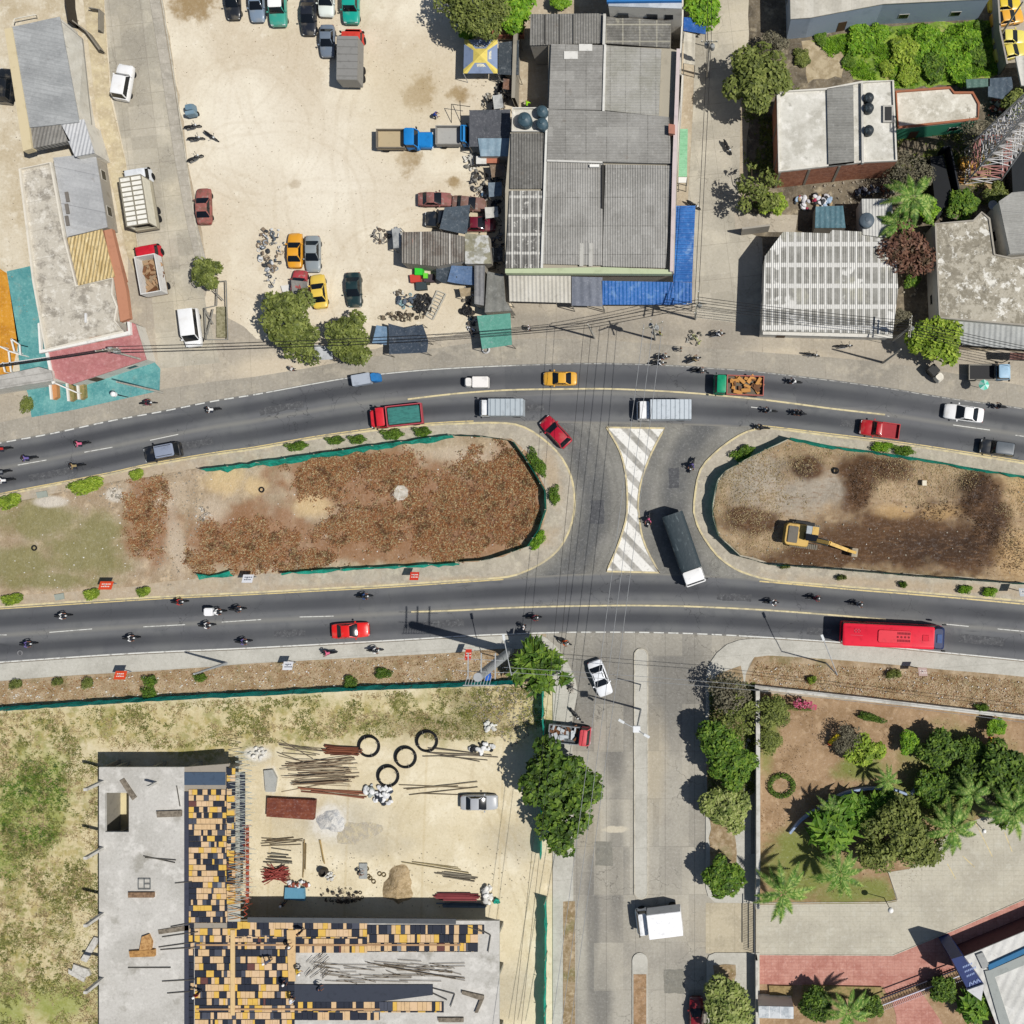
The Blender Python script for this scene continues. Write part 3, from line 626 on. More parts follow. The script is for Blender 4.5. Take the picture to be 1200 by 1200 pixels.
def bldg(name, label, poly, h, wall, roof, cat='building', over=0.0, parapet=None, group=None, t=.14, z0=0):
    pts = PL(poly, h); c = sum(pts, Vector())/len(pts)
    e = thing(name, label, cat, (c.x, c.y, 0), 0, group); loc = [(p.x-c.x, p.y-c.y) for p in pts]
    MB().prism(loc, z0, h-t).build('wall', wall, e)
    s_ = 1 if sum(loc[i][0]*loc[(i+1) % len(loc)][1]-loc[(i+1) % len(loc)][0]*loc[i][1] for i in range(len(loc))) > 0 else -1
    ro = offs(loc, -over*s_, True) if over else loc
    MB().prism(ro, h-t, h).build('roof', roof, e)
    if parapet:
        ph, pw_, pm = parapet; q = offs(loc, pw_*s_, True); b = MB(); n = len(loc)
        for i in range(n):
            j = (i+1) % n; b.prism([loc[i], loc[j], q[j], q[i]], h-.02, h+ph)
        b.build('parapet', pm, e)
    e['_c'] = (c.x, c.y, 0.0)
    return e
def local(e, px, py, h=0): 
    p = P(px, py, h); c = e['_c']; return Vector((p.x-c[0], p.y-c[1], h))
def part_poly(e, name, poly, h0, h1, mat, label=None):
    pts = [local(e, x, y, h1) for x, y in poly]
    o = MB().prism([(p.x, p.y) for p in pts], h0, h1).build(name, mat, e)
    if label: o['label'] = label
    return o

# --- north-west workshops
r1 = roofmat('zinc_roof_pale', 'a8aaaa', '8e9091', 'bcbebe', angle=-12, period=.5, sheets=(0, 0), spots='77706a')
e = bldg('warehouse', 'long pale grey sheet roofed shed at the top left beside the concrete street', [(14,32),(69,20),(91,138),(92,142),(34,149)], 3.4, W_white, r1, over=.1)
part_poly(e, 'parapet', [(5,34),(14,32),(34,149),(37,174),(27,177)], 2.6, 3.5, wallmat('beige_render','d2c3a0','b09e78'), 'cream parapet along the west edge')
part_poly(e, 'lean_to_roof', [(34.5,149.5),(70,143),(82,165),(36.5,174)], 2.4, 3.2, roofmat('zinc_dark', '8d8a84','75726d','9f9c95', 78, .4), 'darker lean-to roof at the south end')
b = MB()
for i in range(5):
    t = i/4; a = local(e, 70+20*t, 24+115*t, 3.2); q = local(e, 97+11*t, 46+104*t, .6); b.bar(a+Vector((0,0,.15)), q+Vector((0,0,.15)), .14)
b.bar(local(e,97,46,.7)+Vector((0,0,.1)), local(e,108,150,.7)+Vector((0,0,.1)), .12); b.build('awning_frame', flat('8a8780'), e)
q = [local(e,*a) for a in ((72,24,3.1),(98,47,.6),(109,150,.6),(92,141,3.1))]
MB().add(q, [(0,1,2,3)] if (q[1]-q[0]).cross(q[2]-q[0]).z > 0 else [(3,2,1,0)]).build('side_awning', roofmat('awning_sheet','cac7bd','b3afa4','dcd9d0', 80, .6), e)
e = bldg('shed', 'small white box roofed annex below the long grey shed', [(71,144),(98,140),(110,179),(88,183)], 3.2, W_white, roofmat('zinc_white','cbccce','b5b6b8','dcdcdc',78,.4), over=.05, cat='shed')
e = bldg('workshop', 'workshop with smooth pale grey sheet roof beside the parked box truck', [(63,185),(111,180),(125,266),(79,277)], 2.2, W_grey, roofmat('grey_sheet', 'b4b5b6','a2a3a4','c0c1c1',-12,.9, sheets=(4,0), spots='8a8a8a'), over=.08)
for dx in range(3): part_poly(e, 'roof_louvre', [(75.5+dx*0,225+dx*14),(79,224.5+dx*14),(81,236+dx*14),(77.5,236.5+dx*14)], 2.15, 2.38, flat('77716a'))
yr = Mat('straw_roof','cdb684').noise('b49a66', 1.2,.45,.6,.8,stretch=(3,.4,1)).noise('e0cd9f', 2,.5,.66,.8,seed=3,stretch=(3,.5,1)).noise('5d4c30', 1.3,.63,.68,.8,seed=5,stretch=(3,.6,1),detail=6).corr(80,.4).out()
e = bldg('workshop', 'workshop with rusty cream corrugated roof between grey roof and mottled terrace', [(79,279),(119,269),(134,324),(92,334)], 2.7, W_brick, yr, over=.05)
e = bldg('terrace_building', 'flat roofed building with cracked mottled concrete terrace behind the pink roof', [(24,199),(62,191),(78,278),(92,335),(134,325),(134,345),(140,360),(137,376),(148,390),(55,411),(40,330)], 2.2, W_white, conc_roof, parapet=(.35,.22,wallmat('pale_cap','ddd6c8','b0a898')))
part_poly(e, 'wall_cap', [(122,270),(131,268),(148,340),(152,373),(141,377),(134,330)], 2.0, 2.6, wallmat('salmon_render','bb8468','96664e'), 'salmon wall top along the street')
part_poly(e, 'roof_patch', [(104,396),(118,393),(119,400),(105,402)], 2.15, 2.32, flat('a98872'))
part_poly(e, 'water_pipe', [(99,367),(101,367),(101,378),(99,378)], 2.15, 2.4, flat('dddddd'))
pr = Mat('pink_roof', 'b87a78').slabs('a56c6a', -10, 2.2, 1.4, .5, .4).slabs('cb9590', -10, 2.2, 1.4, .4, .6, seed=4).noise('ad6c6e',.4,.4,.65,.7,detail=5).noise('cf9392',1.5,.5,.7,.5,seed=2).lines('a56467',-10,1.4,.05,.5).out()
e = bldg('canopy_building', 'low building with pink roof edged in white at the street corner', [(56,413),(149,392),(150,376),(158,380),(171,421),(83,450),(63,442)], 2.1, W_white, pr, over=.05)
part_poly(e, 'roof_edging', [(44,379),(46,378),(48,410),(150,388),(149,377),(152,377),(153,392),(46,414)], 2.1, 2.5, flat('e8e6e0'), 'white edging band')
part_poly(e, 'roof_edging', [(53,414),(56,413),(64,449),(61,450)], 2.1, 2.3, flat('e8e6e0'))
# pavement planters by the teal paving
def slab(name, label, cat, poly, z0, z1, mat, group=None, px=0):
    c = sum(PL(poly, z1), Vector())/len(poly); b = MB().prism([(p.x-c.x, p.y-c.y) for p in PL(poly, z1)], 0, z1-z0)
    o = b.build(name, mat); o.location = (c.x, c.y, z0); return tag(o, label, cat, group)
for i, (x0, y0, lab) in enumerate(((62,448,'terracotta'),(82,450,'green planted middle'),(94,448,'green planted right hand'))):
    e = thing('planter_box', f'{lab} planter box with white rim on the teal paving', 'planter', P(x0+5, y0+12))
    c = P(x0+5, y0+12)
    l = [P(x0,y0)-c, P(x0+2,y0)-c, P(x0+4,y0+21)-c, P(x0+2,y0+21)-c]; MB().prism([(v.x,v.y) for v in l],0,.8).build('rim', flat('e3e1da'), e)
    l = [P(x0+2.4,y0)-c, P(x0+8,y0+3)-c, P(x0+9,y0+18)-c, P(x0+4.4,y0+21)-c]; MB().prism([(v.x,v.y) for v in l],0,.6).build('bed', flat('c28a5a') if i == 0 else simple('planter_soil','7f7a4a',var='a98d66'), e)

# --- central warehouse block (several roofs)
H = 5.0
wr_grey = roofmat('fibre_cement_a','9f9d98','888681','b5b3ad', angle=0, period=.3, sheets=(0,2.3), sheetcol='6a6863')
wr_lit = roofmat('fibre_cement_b','aeaca6','969489','c2c0ba', angle=0, period=.3, sheets=(0,1.7), sheetcol='7d7b76', spots='cfcdc8')
wr_low = roofmat('fibre_cement_c','a6a49f','8b8984','bab8b3', angle=90, period=.28, sheets=(0,3.2), sheetcol='6d6b66', spots='d8d6d0')
wr_dk = roofmat('fibre_cement_dark','75736e','615f5b','8a8882', angle=90, period=.3, sheets=(1.6,0), sheetcol='5a5853')
e = bldg('warehouse', 'large grey corrugated warehouse in the centre top with blue awnings in front', [(643,51),(786,57),(797,60),(790,320),(592,318),(592,223),(598,155),(641,155)], H-.35, W_grey, wallmat('render_strip','a9a292','8a8374'))
part_poly(e, 'roof', [(646,51.5),(708.5,53),(706.5,129),(643,127.5)], H-.3, H+.10, wr_grey)
part_poly(e, 'roof', [(709.5,53),(775,57.5),(772,136),(707.5,129)], H-.3, H+.12, wr_lit, 'paler roof slope east of the ridge')
part_poly(e, 'roof', [(643,128),(707,130),(784,137),(787,191.5),(641,188)], H-.3, H+.18, wr_grey)
part_poly(e, 'roof', [(641,189.5),(707.5,191.5),(705.5,311),(636,309)], H-.3, H, wr_low)
part_poly(e, 'roof', [(709.5,192.5),(787,194),(780,314),(706,312)], H-.3, H+.06, wr_low)
part_poly(e, 'roof', [(599,156),(637,156),(638,221),(597.5,221)], H-.4, H-.1, wr_dk, 'dark roof of the west aisle')
gr = Mat('patched_roof','84827d').noise('6a6864',.5,.4,.6,.8).noise('cfcdc6',.8,.56,.6,.9,seed=3,detail=8,rough=.8).lines('d3d1ca',90,.95,.22,.75).lines('d3d1ca',0,2.1,.3,.75,off=.4).corr(90,.3).out()
part_poly(e, 'roof', [(597.5,223.5),(638,223.5),(634.5,314),(592.5,314)], H-.4, H-.08, gr, 'patched roof with white battens')
part_poly(e, 'ridge_cap', [(707.8,52),(710.4,52),(708.4,130),(705.8,130)], H, H+.3, flat('d9d7d0'))
part_poly(e, 'ridge_cap', [(705.2,193),(707.8,193),(707.2,244),(705,244)], H-.1, H+.2, flat('3a3835'))
part_poly(e, 'roof_sheet', [(661,60),(677,60),(677,69),(661,69)], H+.1, H+.2, flat('dcdad4')); part_poly(e, 'roof_sheet', [(678.5,51.5),(694,51.5),(694,59.5),(678.5,59.5)], H+.1, H+.2, flat('dcdad4'))
part_poly(e, 'roof_sheet', [(691,192.5),(702,192.5),(702,195.5),(691,195.5)], H+.1, H+.35, flat('f0eee8'))
for x0 in (679, 690): part_poly(e, 'roof_sheet', [(x0,285),(x0+4.5,285),(x0+4.5,312),(x0,312)], H, H+.05, flat('bbb9b2'))
part_poly(e, 'gutter', [(640,127),(642.5,127),(636,314),(633.5,314)], H-.1, H+.22, flat('d9d8d2')); part_poly(e, 'gutter', [(641,187),(706,189),(706,191),(641,189)], H+.12, H+.3, flat('d0cec8'))
part_poly(e, 'parapet', [(793,57),(797,57),(793,192),(789,318),(785,318),(788,192)], H-.5, H+.6, wallmat('pale_pink','cdbfbd','a39a98'))
part_poly(e, 'parapet', [(592,315),(708,313),(787,316),(787,321),(592,320)], H-.6, H+.3, wallmat('pale_green_edge','b9c4a0','98a080'), 'front parapet')
part_poly(e, 'chimney', [(783.5,145),(791,146),(791,157),(783.5,156)], H, H+.9, wallmat('terracotta_box','b07a68'))
# water tanks on the terrace
tk = bldg('terrace_building', 'small terrace with three round blue water tanks left of the big warehouse', [(601,127),(641,127),(641,155),(600,155)], H-.2, W_white, white_flat, parapet=(.3,.15,W_white))
def tank(cx, cy, r, h0, hh, label, col='3f5560', name='water_tank'):
    t = thing(name, label, 'water tank', P(cx, cy, h0+hh*.5).xy.to_3d()+Vector((0,0,h0)))
    m = Mat('tank_plastic_'+col, col, rough=.45, coord='O').noise('6d7f86', 2, .5, .7, .5).out()
    MB().lathe((0,0,0), [(r*.92,0),(r,.15),(r,.3),(r*.97,.35),(r,.4),(r,hh*.7),(r*.96,hh*.74),(r*.9,hh*.78)], 24).build('body', m, t, smooth=35)
    MB().lathe((0,0,hh*.78), [(r*.9,0),(r*.6,hh*.14),(r*.3,hh*.2),(r*.28,hh*.25),(.02,hh*.26)], 24).build('lid', m, t, smooth=35); return t
tank(615,141,.8,H-.2,1.5,'largest dark blue water tank on the terrace, left of the other two')
tank(635.5,131.5,.66,H-.2,1.4,'round dark water tank at the terrace corner, upper of the pair')
tank(635.5,146,.66,H-.2,1.4,'round dark water tank just below the upper one of the pair')
# northern roofs of the same block
e = bldg('workshop', 'grey corrugated roof at the top left of the central block beside the tree', [(622,17),(708,16),(708,50),(621,52.5)], 4.8, W_grey, roofmat('fibre_cement_d','83817c','6f6d68','94928c',90,.3,sheets=(0,0)), over=.05)
b = MB(); 
for px_ in (639,656,672): b.bar(local(e,px_,17,4.9), local(e,px_,51,4.9), .10,.1)
b.build('roof_seam', flat('5a5854'), e)
e = bldg('workshop', 'grey roof patched with pale cement lines beside the blue topped building', [(711,20),(786,25),(785,55.5),(710,50)], 4.9, W_grey, Mat('cement_patched','84827c').noise('6c6a65',.4,.4,.62,.8).lines('b3af9f',0,1.9,.16,.8,off=.5).lines('b3af9f',90,1.9,.14,.7).noise('a9a594',.8,.55,.7,.7,seed=3).corr(0,.3).out(), over=.05)
part_poly(e, 'ridge_cap', [(707,16),(710,16),(709,52),(706,52)], 4.7, 5.3, flat('c9c7c0'))
e = bldg('house', 'white building with blue edged flat roof at the top beside the street tree', [(713,0),(713,-60),(800,-60),(799,0),(799,10),(713,7)], 7.0, W_white, Mat('bluewhite','c3c9cf').noise('a3abb3',.5,.4,.6,.8).out())
part_poly(e, 'roof_edging', [(711,-1),(799,-2),(799,1),(711,2)], 6.9, 7.4, flat('2f76b8'))
for wx in (724,758,779):
    b = MB(); a = local(e, wx, 12, 5.2); b.box(a.x, a.x+1.2, local(e,wx,9.0,7).y-.06, local(e,wx,9.0,7).y+.5, 4.6, 5.6); b.build('window', flat('2a2e33',.3), e)
# front awnings
def awning(label, poly, hb, hf, mat, frame=True):
    """poly: back-left, back-right, front-right, front-left in picture"""
    c = P(poly[0][0], poly[0][1], 0); e = thing('awning', label, 'awning', c)
    q = [P(*poly[0],hb)-c, P(*poly[1],hb)-c, P(*poly[2],hf)-c, P(*poly[3],hf)-c]
    lo = [v-Vector((0,0,.08)) for v in q]
    MB().add(q+lo, [(0,1,2,3),(7,6,5,4),(0,4,5,1),(1,5,6,2),(2,6,7,3),(3,7,4,0)]).build('canopy', mat, e, recalc=True)
    if frame:
        for v in q[2:]: MB().tube((v.x, v.y, 0), v-Vector((0,0,.1)), .05).build('post', flat('8a8780'), e)
    return e
white_cor = roofmat('white_corrugated','cbc7bd','b3aea3','dedad1',90,.45)
blue_cor = Mat('blue_corrugated','3a78c2',rough=.6).noise('2c62a8',.4,.4,.65,.8).noise('86aedc',.9,.52,.7,.7,seed=3,detail=6).lines('1e4f92',90,.42,.16,.6).corr(90,.42,.05,.8).out()
blue_cor2 = Mat('blue_corrugated_side','3f7ec8',rough=.6).noise('2c62a8',.4,.4,.65,.8).noise('a3c2e6',.5,.56,.7,.8,seed=3,detail=6).lines('1e4f92',0,.42,.16,.6).corr(0,.42,.05,.8).out()
awning('white corrugated awning under the green edged front of the warehouse', [(596,322),(669,323),(669,355),(597,353)], 3.6, 3.2, white_cor)
awning('slate grey sheet awning between the white and the blue awning', [(670,324),(706,325),(706,359),(670,358)], 3.7, 3.2, roofmat('slate_sheet','7d828f','6b707c','8d929e',90,.9,sheets=(0,0)))
awning('blue corrugated awning along the warehouse front at the street corner', [(706,329),(811,331),(811,357),(706,357)], 3.8, 3.2, blue_cor)
awning('tall blue corrugated awning down the east side of the warehouse', [(790,241),(815,241),(811,330.5),(789,330.5)], 3.9, 3.9, blue_cor2)
awning('narrow light green awning on the east side of the warehouse', [(797,151),(806,151),(805,207),(795,207)], 3.2, 3.0, roofmat('mint_sheet','93c9a0','7fb68d','a8d8b3',0,.5))
awning('white strip awning at the end of the light green awning', [(795,207.6),(805,207.6),(804,214),(795,214)], 3.2, 3.0, flat('e4e2dc'))
awning('cream awning on the east side above the green one', [(801,37),(815,40),(814,76),(801,74)], 3.4, 3.1, roofmat('cream_sheet','d3cdbd','bdb6a5','e2dccd',90,.8))
awning('blue tarpaulin awning by the street tree at the top', [(801,20),(827,22),(827,40),(801,36)], 3.2, 2.8, roofmat('blue_tarp_a','2a63b0','1f4c8c','4a82c8',20,.8))
tag(line_px([(799,-60),(800,30),(797,95),(794,100),(800,103),(796,160),(791,240)], 2, 'boundary_wall', 3.2, W_white, zbot=0, kind=None), 'white garden wall along the east side of the warehouse', 'wall')
tag(line_px([(611,18),(608,60),(606,126)], 4, 'boundary_wall', 2.6, wallmat('grey_block','9b9588'), zbot=0, kind=None), 'grey block wall between the sand yard and the warehouse block', 'wall')

# --- north-east block
e = bldg('house', 'whitewashed flat roofed house with brick south wall beside the street trees', [(910,108),(968,104),(1009,96),(1047,95),(1051,189),(1011,191),(912,202)], 5.2, W_brick, white_flat, parapet=(.25,.2,W_white))
part_poly(e, 'roof_section', [(969,104),(1000,99),(1001,191),(971,195)], 5.1, 5.45, roofmat('aged_zinc','92918c','7c7b76','a6a59f',0,.3,sheets=(0,0)), 'grey corrugated middle section')
part_poly(e, 'roof_divider', [(1009,97),(1011.5,97),(1012.5,191),(1010,191)], 5.1, 5.6, flat('c5c2ba'))
part_poly(e, 'skylight_frame', [(1035,123),(1047,123),(1047,143),(1035,143)], 5.1, 5.5, flat('b9b6ae')); part_poly(e, 'skylight', [(1037,125),(1045,125),(1045,141),(1037,141)], 5.5, 5.53, flat('3c3c3c',.3))
for i, (x, y, s_) in enumerate(((1018,115,'first from the top'),(1018,127,'second from the top'),(1018,153,'lowest'))): tank(x, y, .55, 5.2, 1.1, f'small dark roof tank on the whitewashed house, {s_}', '2d3338')
e = bldg('house', 'low house with cream roof and green south wall behind the lattice tower', [(1049,107),(1113,102),(1118,108),(1140,108),(1148,122),(1146,141),(1052,151)], 3.4, W_green, Mat('cream_flat','d2cdbf').noise('b0aa9a',.4,.45,.66,.8,detail=8).noise('e8e4d8',.9,.5,.66,.8,seed=3,detail=8).noise('938d7e',.6,.62,.7,.8,seed=6,detail=7).out(), parapet=(.2,.25,wallmat('brick_cap','a3684c')))
e = bldg('long_building', 'long building with pale roof and light blue south wall along the top edge', [(925,-60),(1160,-60),(1160,-2),(1035,4),(950,20),(927,22)], 4.6, W_blue, roofmat('bone_roof','c9c4b8','b4afa2','d9d5ca',90,2.4,sheets=(0,5)), over=.05)
e = bldg('workshop', 'workshop whose roof alternates grey sheets and white battens in a grid', [(897,300),(918,272),(972,274),(975,270),(1010,272),(1010,276),(1049,282),(1052,340),(1046,391),(893,387)], 4.2, W_white,
    Mat('batten_grid_roof','a3a19a').noise('8a8881',.5,.4,.62,.8).noise('b8b5a6',.3,.52,.64,.7,seed=3).lines('dedcd6',90,.86,.26,.97,soft=.15).lines('dedcd6',0,2.35,.5,.97,soft=.2,off=.35).noise('e4e2dc',.35,.6,.66,.9,seed=8,detail=3).corr(90,.22,.05,.7).out(), over=.05)
part_poly(e, 'front_awning', [(894,388.5),(1046,392),(1046,396),(894,392)], 3.3, 3.6, flat('d6d3cb'))
e = bldg('shed', 'small white corrugated shed roof with a grey tank beside the palm', [(1010,233),(1045,233),(1049,280),(1011,275)], 3.8, W_white, roofmat('white_cor_small','c9c8c4','b3b2ad','dcdbd6',90,.35), cat='shed')
tank(1015.5,258.5,.85,3.8,1.0,'big grey round tank at the edge of the white corrugated shed','55606a')
e = bldg('shed', 'low shed with blue green sheet roof in the shade behind the gridded roof', [(956,242),(988,241),(991,267),(955,267)], 2.6, W_grey, roofmat('bluegreen_sheet','5d7f8a','4b6c78','7595a0',90,.6), cat='shed')
e = bldg('building', 'large flat roofed building with blotchy grey and white cement roof at the right edge', [(1095,262),(1140,258),(1150,248),(1160,256),(1166,298),(1185,302),(1300,290),(1300,389),(1200,382),(1100,373)], 4.2, W_white, cement_mot, parapet=(.15,.2,W_grey))
e = bldg('workshop', 'corrugated grey roof house at the right edge above the blotchy cement roof', [(1171,236),(1186,226),(1300,215),(1300,290),(1184,297)], 5.0, W_white, roofmat('zinc_grey_e','a5a49f','8f8e89','b9b8b2',-5,.4,sheets=(2.4,0)), over=.05)
awning('long grey corrugated awning in front of the blotchy cement roof', [(1112,374),(1300,391),(1300,417),(1128,404)], 3.6, 3.1, roofmat('awning_grey','aeb0ae','9c9e9c','bfc1be',90,.6,sheets=(0,0)))
awning('brown rusty awning at the right edge of the long grey awning', [(1184,413),(1240,414),(1240,424),(1183,421)], 2.9, 2.7, roofmat('rust_awning','6d4a40','573930','87605a',90,.5))
tag(slab('roof_slab','small slate blue roof panel behind the cream roofed house','roof',[(1158,92),(1186,90),(1187,103),(1175,116),(1158,113)],2.2,2.4,roofmat('slate_b','53626f','43505c','66757f',90,.8)))
tag(slab('roof_slab','narrow green grey roof panel left of the slate blue one','roof',[(1132,93),(1160,92),(1160,101),(1133,103)],2.2,2.4,roofmat('slate_g','5d7a70','4d685f','6f8c82',90,.8)))
tag(slab('roof_slab','white roof corner beside the parked yellow taxis','roof',[(1190,66),(1260,60),(1260,110),(1197,100)],3.0,3.3,roofmat('bone_b','d0cdc4','bab7ad','e0ddd4',90,.8)))
tag(line_px([(1160,2),(1163,50),(1171,88)], 2, 'boundary_wall', 2.8, W_grey, zbot=0, kind=None), 'grey wall between the taxi yard and the overgrown lot', 'wall')
tag(line_px([(868,275),(900,271)], 2, 'boundary_wall', 2.4, W_grey, zbot=0, kind=None), 'short grey yard wall left of the gridded roof', 'wall')
sheet('concrete_yard', [(860,250),(935,252),(932,272),(862,272)], .02, apron_m)
sheet('taxi_yard', [(1162,-60),(1300,-60),(1300,75),(1175,80),(1166,50)], .02, apron_m)
sheet('bare_patch', jit([(940,50),(985,42),(998,60),(985,90),(945,96)],8,2,4), .02, Mat('pale_dirt','b8a98c').noise('9a8a6c',1,.4,.6,.8).nbump(3,.5,.05).out())
# covered dark yard behind houses (taller planting)
# --- south-east corner building
e = bldg('clinic_building', 'white building with blue roof band and dark blue sign wall at the lower right', [(1130,1121),(1300,1050),(1300,1260),(1190,1260),(1152,1160),(1140,1143)], 3.0, wallmat('shade_tinted_wall','5c3c40','33262a'), roofmat('white_roof_se','d5d4d0','c1c0bb','e6e5e1',64,1.0), cat='building')  # dark wall colour has the shade of the north-west face painted in
for k, (poly, col, h1) in enumerate((([(1144,1119),(1152,1116),(1160,1132),(1152,1136)],'9b9d9c',3.25),([(1158,1131),(1300,1066),(1300,1072),(1159,1137)],'2d6c98',3.3),([(1154,1138),(1160,1137),(1300,1076),(1300,1090),(1166,1145),(1200,1250),(1186,1250)],'9a9f9c',3.2))):
    part_poly(e, 'roof_band', poly, 3.0, h1, flat(col))
sg = thing('sign_tower', 'dark blue leaning sign pylon with white lettering beside the white roof', 'sign', P(1148,1143,0)); c = P(1148,1143,0)
navy = flat('1b2f66',.4)
A, B_, C_, D_ = P(1114,1125,2)-c, P(1128,1120,6.5)-c, P(1152,1154,6.5)-c, P(1133,1160,2)-c
A = P(1122,1121,.3)-c; D_ = P(1139,1152,.3)-c; B1 = P(1114,1123,7.4)-c; C1 = P(1131,1160,7.4)-c
base = [(P(1126,1119,.2)-c), (P(1142,1116,.2)-c), (P(1156,1148,.2)-c), (P(1141,1152,.2)-c)]
MB().prism([(v.x, v.y) for v in [P(1115,1124,5.5)-c, P(1128,1120,5.5)-c, P(1153,1153,5.5)-c, P(1134,1160,5.5)-c]], 0, 5.5).build('pylon', navy, sg)
MB().prism([(v.x, v.y) for v in [P(1133,1160.5,5.8)-c, P(1153,1153.5,5.8)-c, P(1150,1173,5.8)-c]], 5.3, 5.8).build('canopy', flat('c9c9cb'), sg)
b = MB()
o_ = P(1136,1155.5,5.5)-c; dx_ = (P(1149,1150,5.5)-P(1136,1155.5,5.5)).normalized(); dy_ = Vector((-dx_.y, dx_.x, 0))
pr_ = None
for k in range(7):
    q_ = o_+dx_*(.22*k)+dy_*(.42 if k % 2 else 0)+Vector((0,0,.04))
    if pr_: b.bar(pr_, q_, .12, .04)
    pr_ = q_
for r_, c_ in ((1,5),(2,7),(3,6)):
    for k in range(c_):
        q_ = o_+dx_*(.2*k+.1)+dy_*(.5+.55*r_)+Vector((0,0,.03)); b.box(q_.x, q_.x+.12, q_.y, q_.y+.22, q_.z-.01, q_.z+.01)
b.build('lettering', flat('8fa0c8'), sg)
e = bldg('guardhouse', 'small white guard cabin at the bottom of the park wall', [(889,1179),(930,1180),(930,1194),(889,1193)], 2.8, W_white, Mat('cabin_roof','c9cdd0').noise('9fa6ac',.8,.45,.6,.8).lines('e8e8e8',90,1.3,.1,.6).out(), cat='cabin')
slab('planter_box','square soil planter beside the lower red paving, left one','planter',[(901,1155),(929,1156),(929,1168),(902,1167)],0,.3,simple('planter_soil_b','9b8559',var='7a6840'))
slab('planter_box','long soil planter beside the lower red paving, right one','planter',[(941,1155),(1033,1157),(1036,1167),(1020,1173),(941,1166)],0,.3,simple('planter_soil_c','9b8559',var='6f7038'))
# park walls
white_wall = Mat('white_park_wall','c9c7c0').noise('a09d94',.6,.45,.65,.8,detail=6).noise('807c72',2,.6,.75,.5,seed=2).out()
tag(line_px([(1450,861),(1200,839.5),(1010,817.5),(905,806),(884,803.5)], 4.2, 'park_wall', .9, white_wall, zbot=0, kind=None), 'long low white wall between dry verge and park', 'wall')
tag(line_px([(886.5,806),(887,900),(887,1000),(886.5,1057)], 4.6, 'park_wall', 2.0, white_wall, zbot=0, kind=None), 'tall white wall along the west side of the park', 'wall')
g = thing('sliding_gate','grey barred sliding gate at the park entrance','gate', P(884,1087))
b = MB(); c = P(884,1087)
for k in range(29): y = (1059+2*k); v = P(884,y)-c; b.bar((v.x,v.y,.1),(v.x,v.y,2.0),.05)
for z_ in (.15,1.0,2.0): b.bar(P(884,1058,z_)-c, P(884,1117,z_)-c,.09)
b.build('bars', flat('55585c'), g)
tag(line_px([(885.5,1118),(886,1260)], 2.5, 'park_wall', 1.6, white_wall, zbot=0, kind=None), 'white wall continuing south below the entrance gate', 'wall')
# hedge fence beside the red pavement
f = thing('railing','dark and white railing along the lower edge of the red pavement','fence', P(1080,1152)); c = P(1080,1152)
b = MB(); b.bar(P(1030,1171,1.1)-c, P(1122,1136,1.1)-c, .12); b.bar(P(1030,1171,.3)-c, P(1122,1136,.3)-c, .12)
for k in range(31): 
    t = k/30; v = P(1030+92*t,1171-35*t)-c; b.bar((v.x,v.y,0),(v.x,v.y,1.15),.05)
b.build('dark_rail', flat('2b2c3c'), f); b = MB()
for k in range(46):
    t = k/45; v = P(1034+92*t,1178-35*t)-c; b.bar((v.x,v.y,0),(v.x,v.y,1.1),.06)
b.bar(P(1034,1178,1.1)-c, P(1126,1143,1.1)-c, .10); b.build('white_rail', flat('cfcfdc'), f)
# blue-white curved low wall inside the park
bw = wallmat('blue_white_wall','9fb0cc','7284a0')
for lab, pts in (('upper curve of the low blue white wall in the park',[(958,947),(975,936),(990,928),(1015,923),(1045,924),(1063,930)]),('left curve of the low blue white wall in the park',[(925,975),(938,960),(955,948)]),('right curve of the low blue white wall in the park',[(1066,930),(1078,918),(1092,903),(1105,895)])):
    tag(line_px(smooth(pts,5), 2.6, 'curved_wall', .6, bw, zbot=0, kind=None), lab, 'wall')

# ================================================================== CONSTRUCTION BUILDING
HS = 4.1
slabm = Mat('fresh_concrete','c4c1bb').noise('b1aea7',.2,.4,.65,.8,detail=7).noise('d6d3cd',.6,.5,.68,.8,seed=2,detail=7).noise('8f8b80',.35,.6,.72,.6,seed=5,detail=8).noise('a29e95',5,.6,.75,.4,seed=8).nbump(4,.2,.02).out()
cb = thing('unfinished_building','unfinished concrete building with raised slab and formwork deck in the lower left','building', P(350,1040)); cb['_c'] = tuple(P(350,1040))
b = MB()
def cpoly(poly, h): return [(v.x, v.y) for v in (local(cb,x,y,h) for x,y in poly)]
def tri_poly(e, name, poly, z0, z1, mat, label=None):
    # concave prism through CDT for safety
    q = [Vector(p) for p in cpoly(poly, z1)]; vs, es, fs, *_ = delaunay_2d_cdt(q, [], [list(range(len(q)))], 1, 1e-4)
    mb = MB(); ff = []
    for f_ in fs:
        f_ = list(f_); a = sum(vs[f_[i]].x*vs[f_[(i+1)%3]].y-vs[f_[(i+1)%3]].x*vs[f_[i]].y for i in range(3)); ff.append(f_ if a > 0 else f_[::-1])
    mb.add([(v.x,v.y,z1) for v in vs], ff); mb.add([(v.x,v.y,z0) for v in vs], [f_[::-1] for f_ in ff])
    n = len(q); mb.add([(v.x,v.y,z0) for v in q]+[(v.x,v.y,z1) for v in q], [(i,(i+1)%n,n+(i+1)%n,n+i) for i in range(n)])
    o = mb.build(name, mat, e, recalc=True)
    if label: o['label'] = label
    return o
T = .35
L = .5
part_poly(cb, 'floor_slab', [(116,899),(216,899),(216,929),(116,929)], HS-T, HS, slabm)
part_poly(cb, 'floor_slab', [(116,929),(123,929),(123,975),(116,975)], HS-T, HS, slabm)
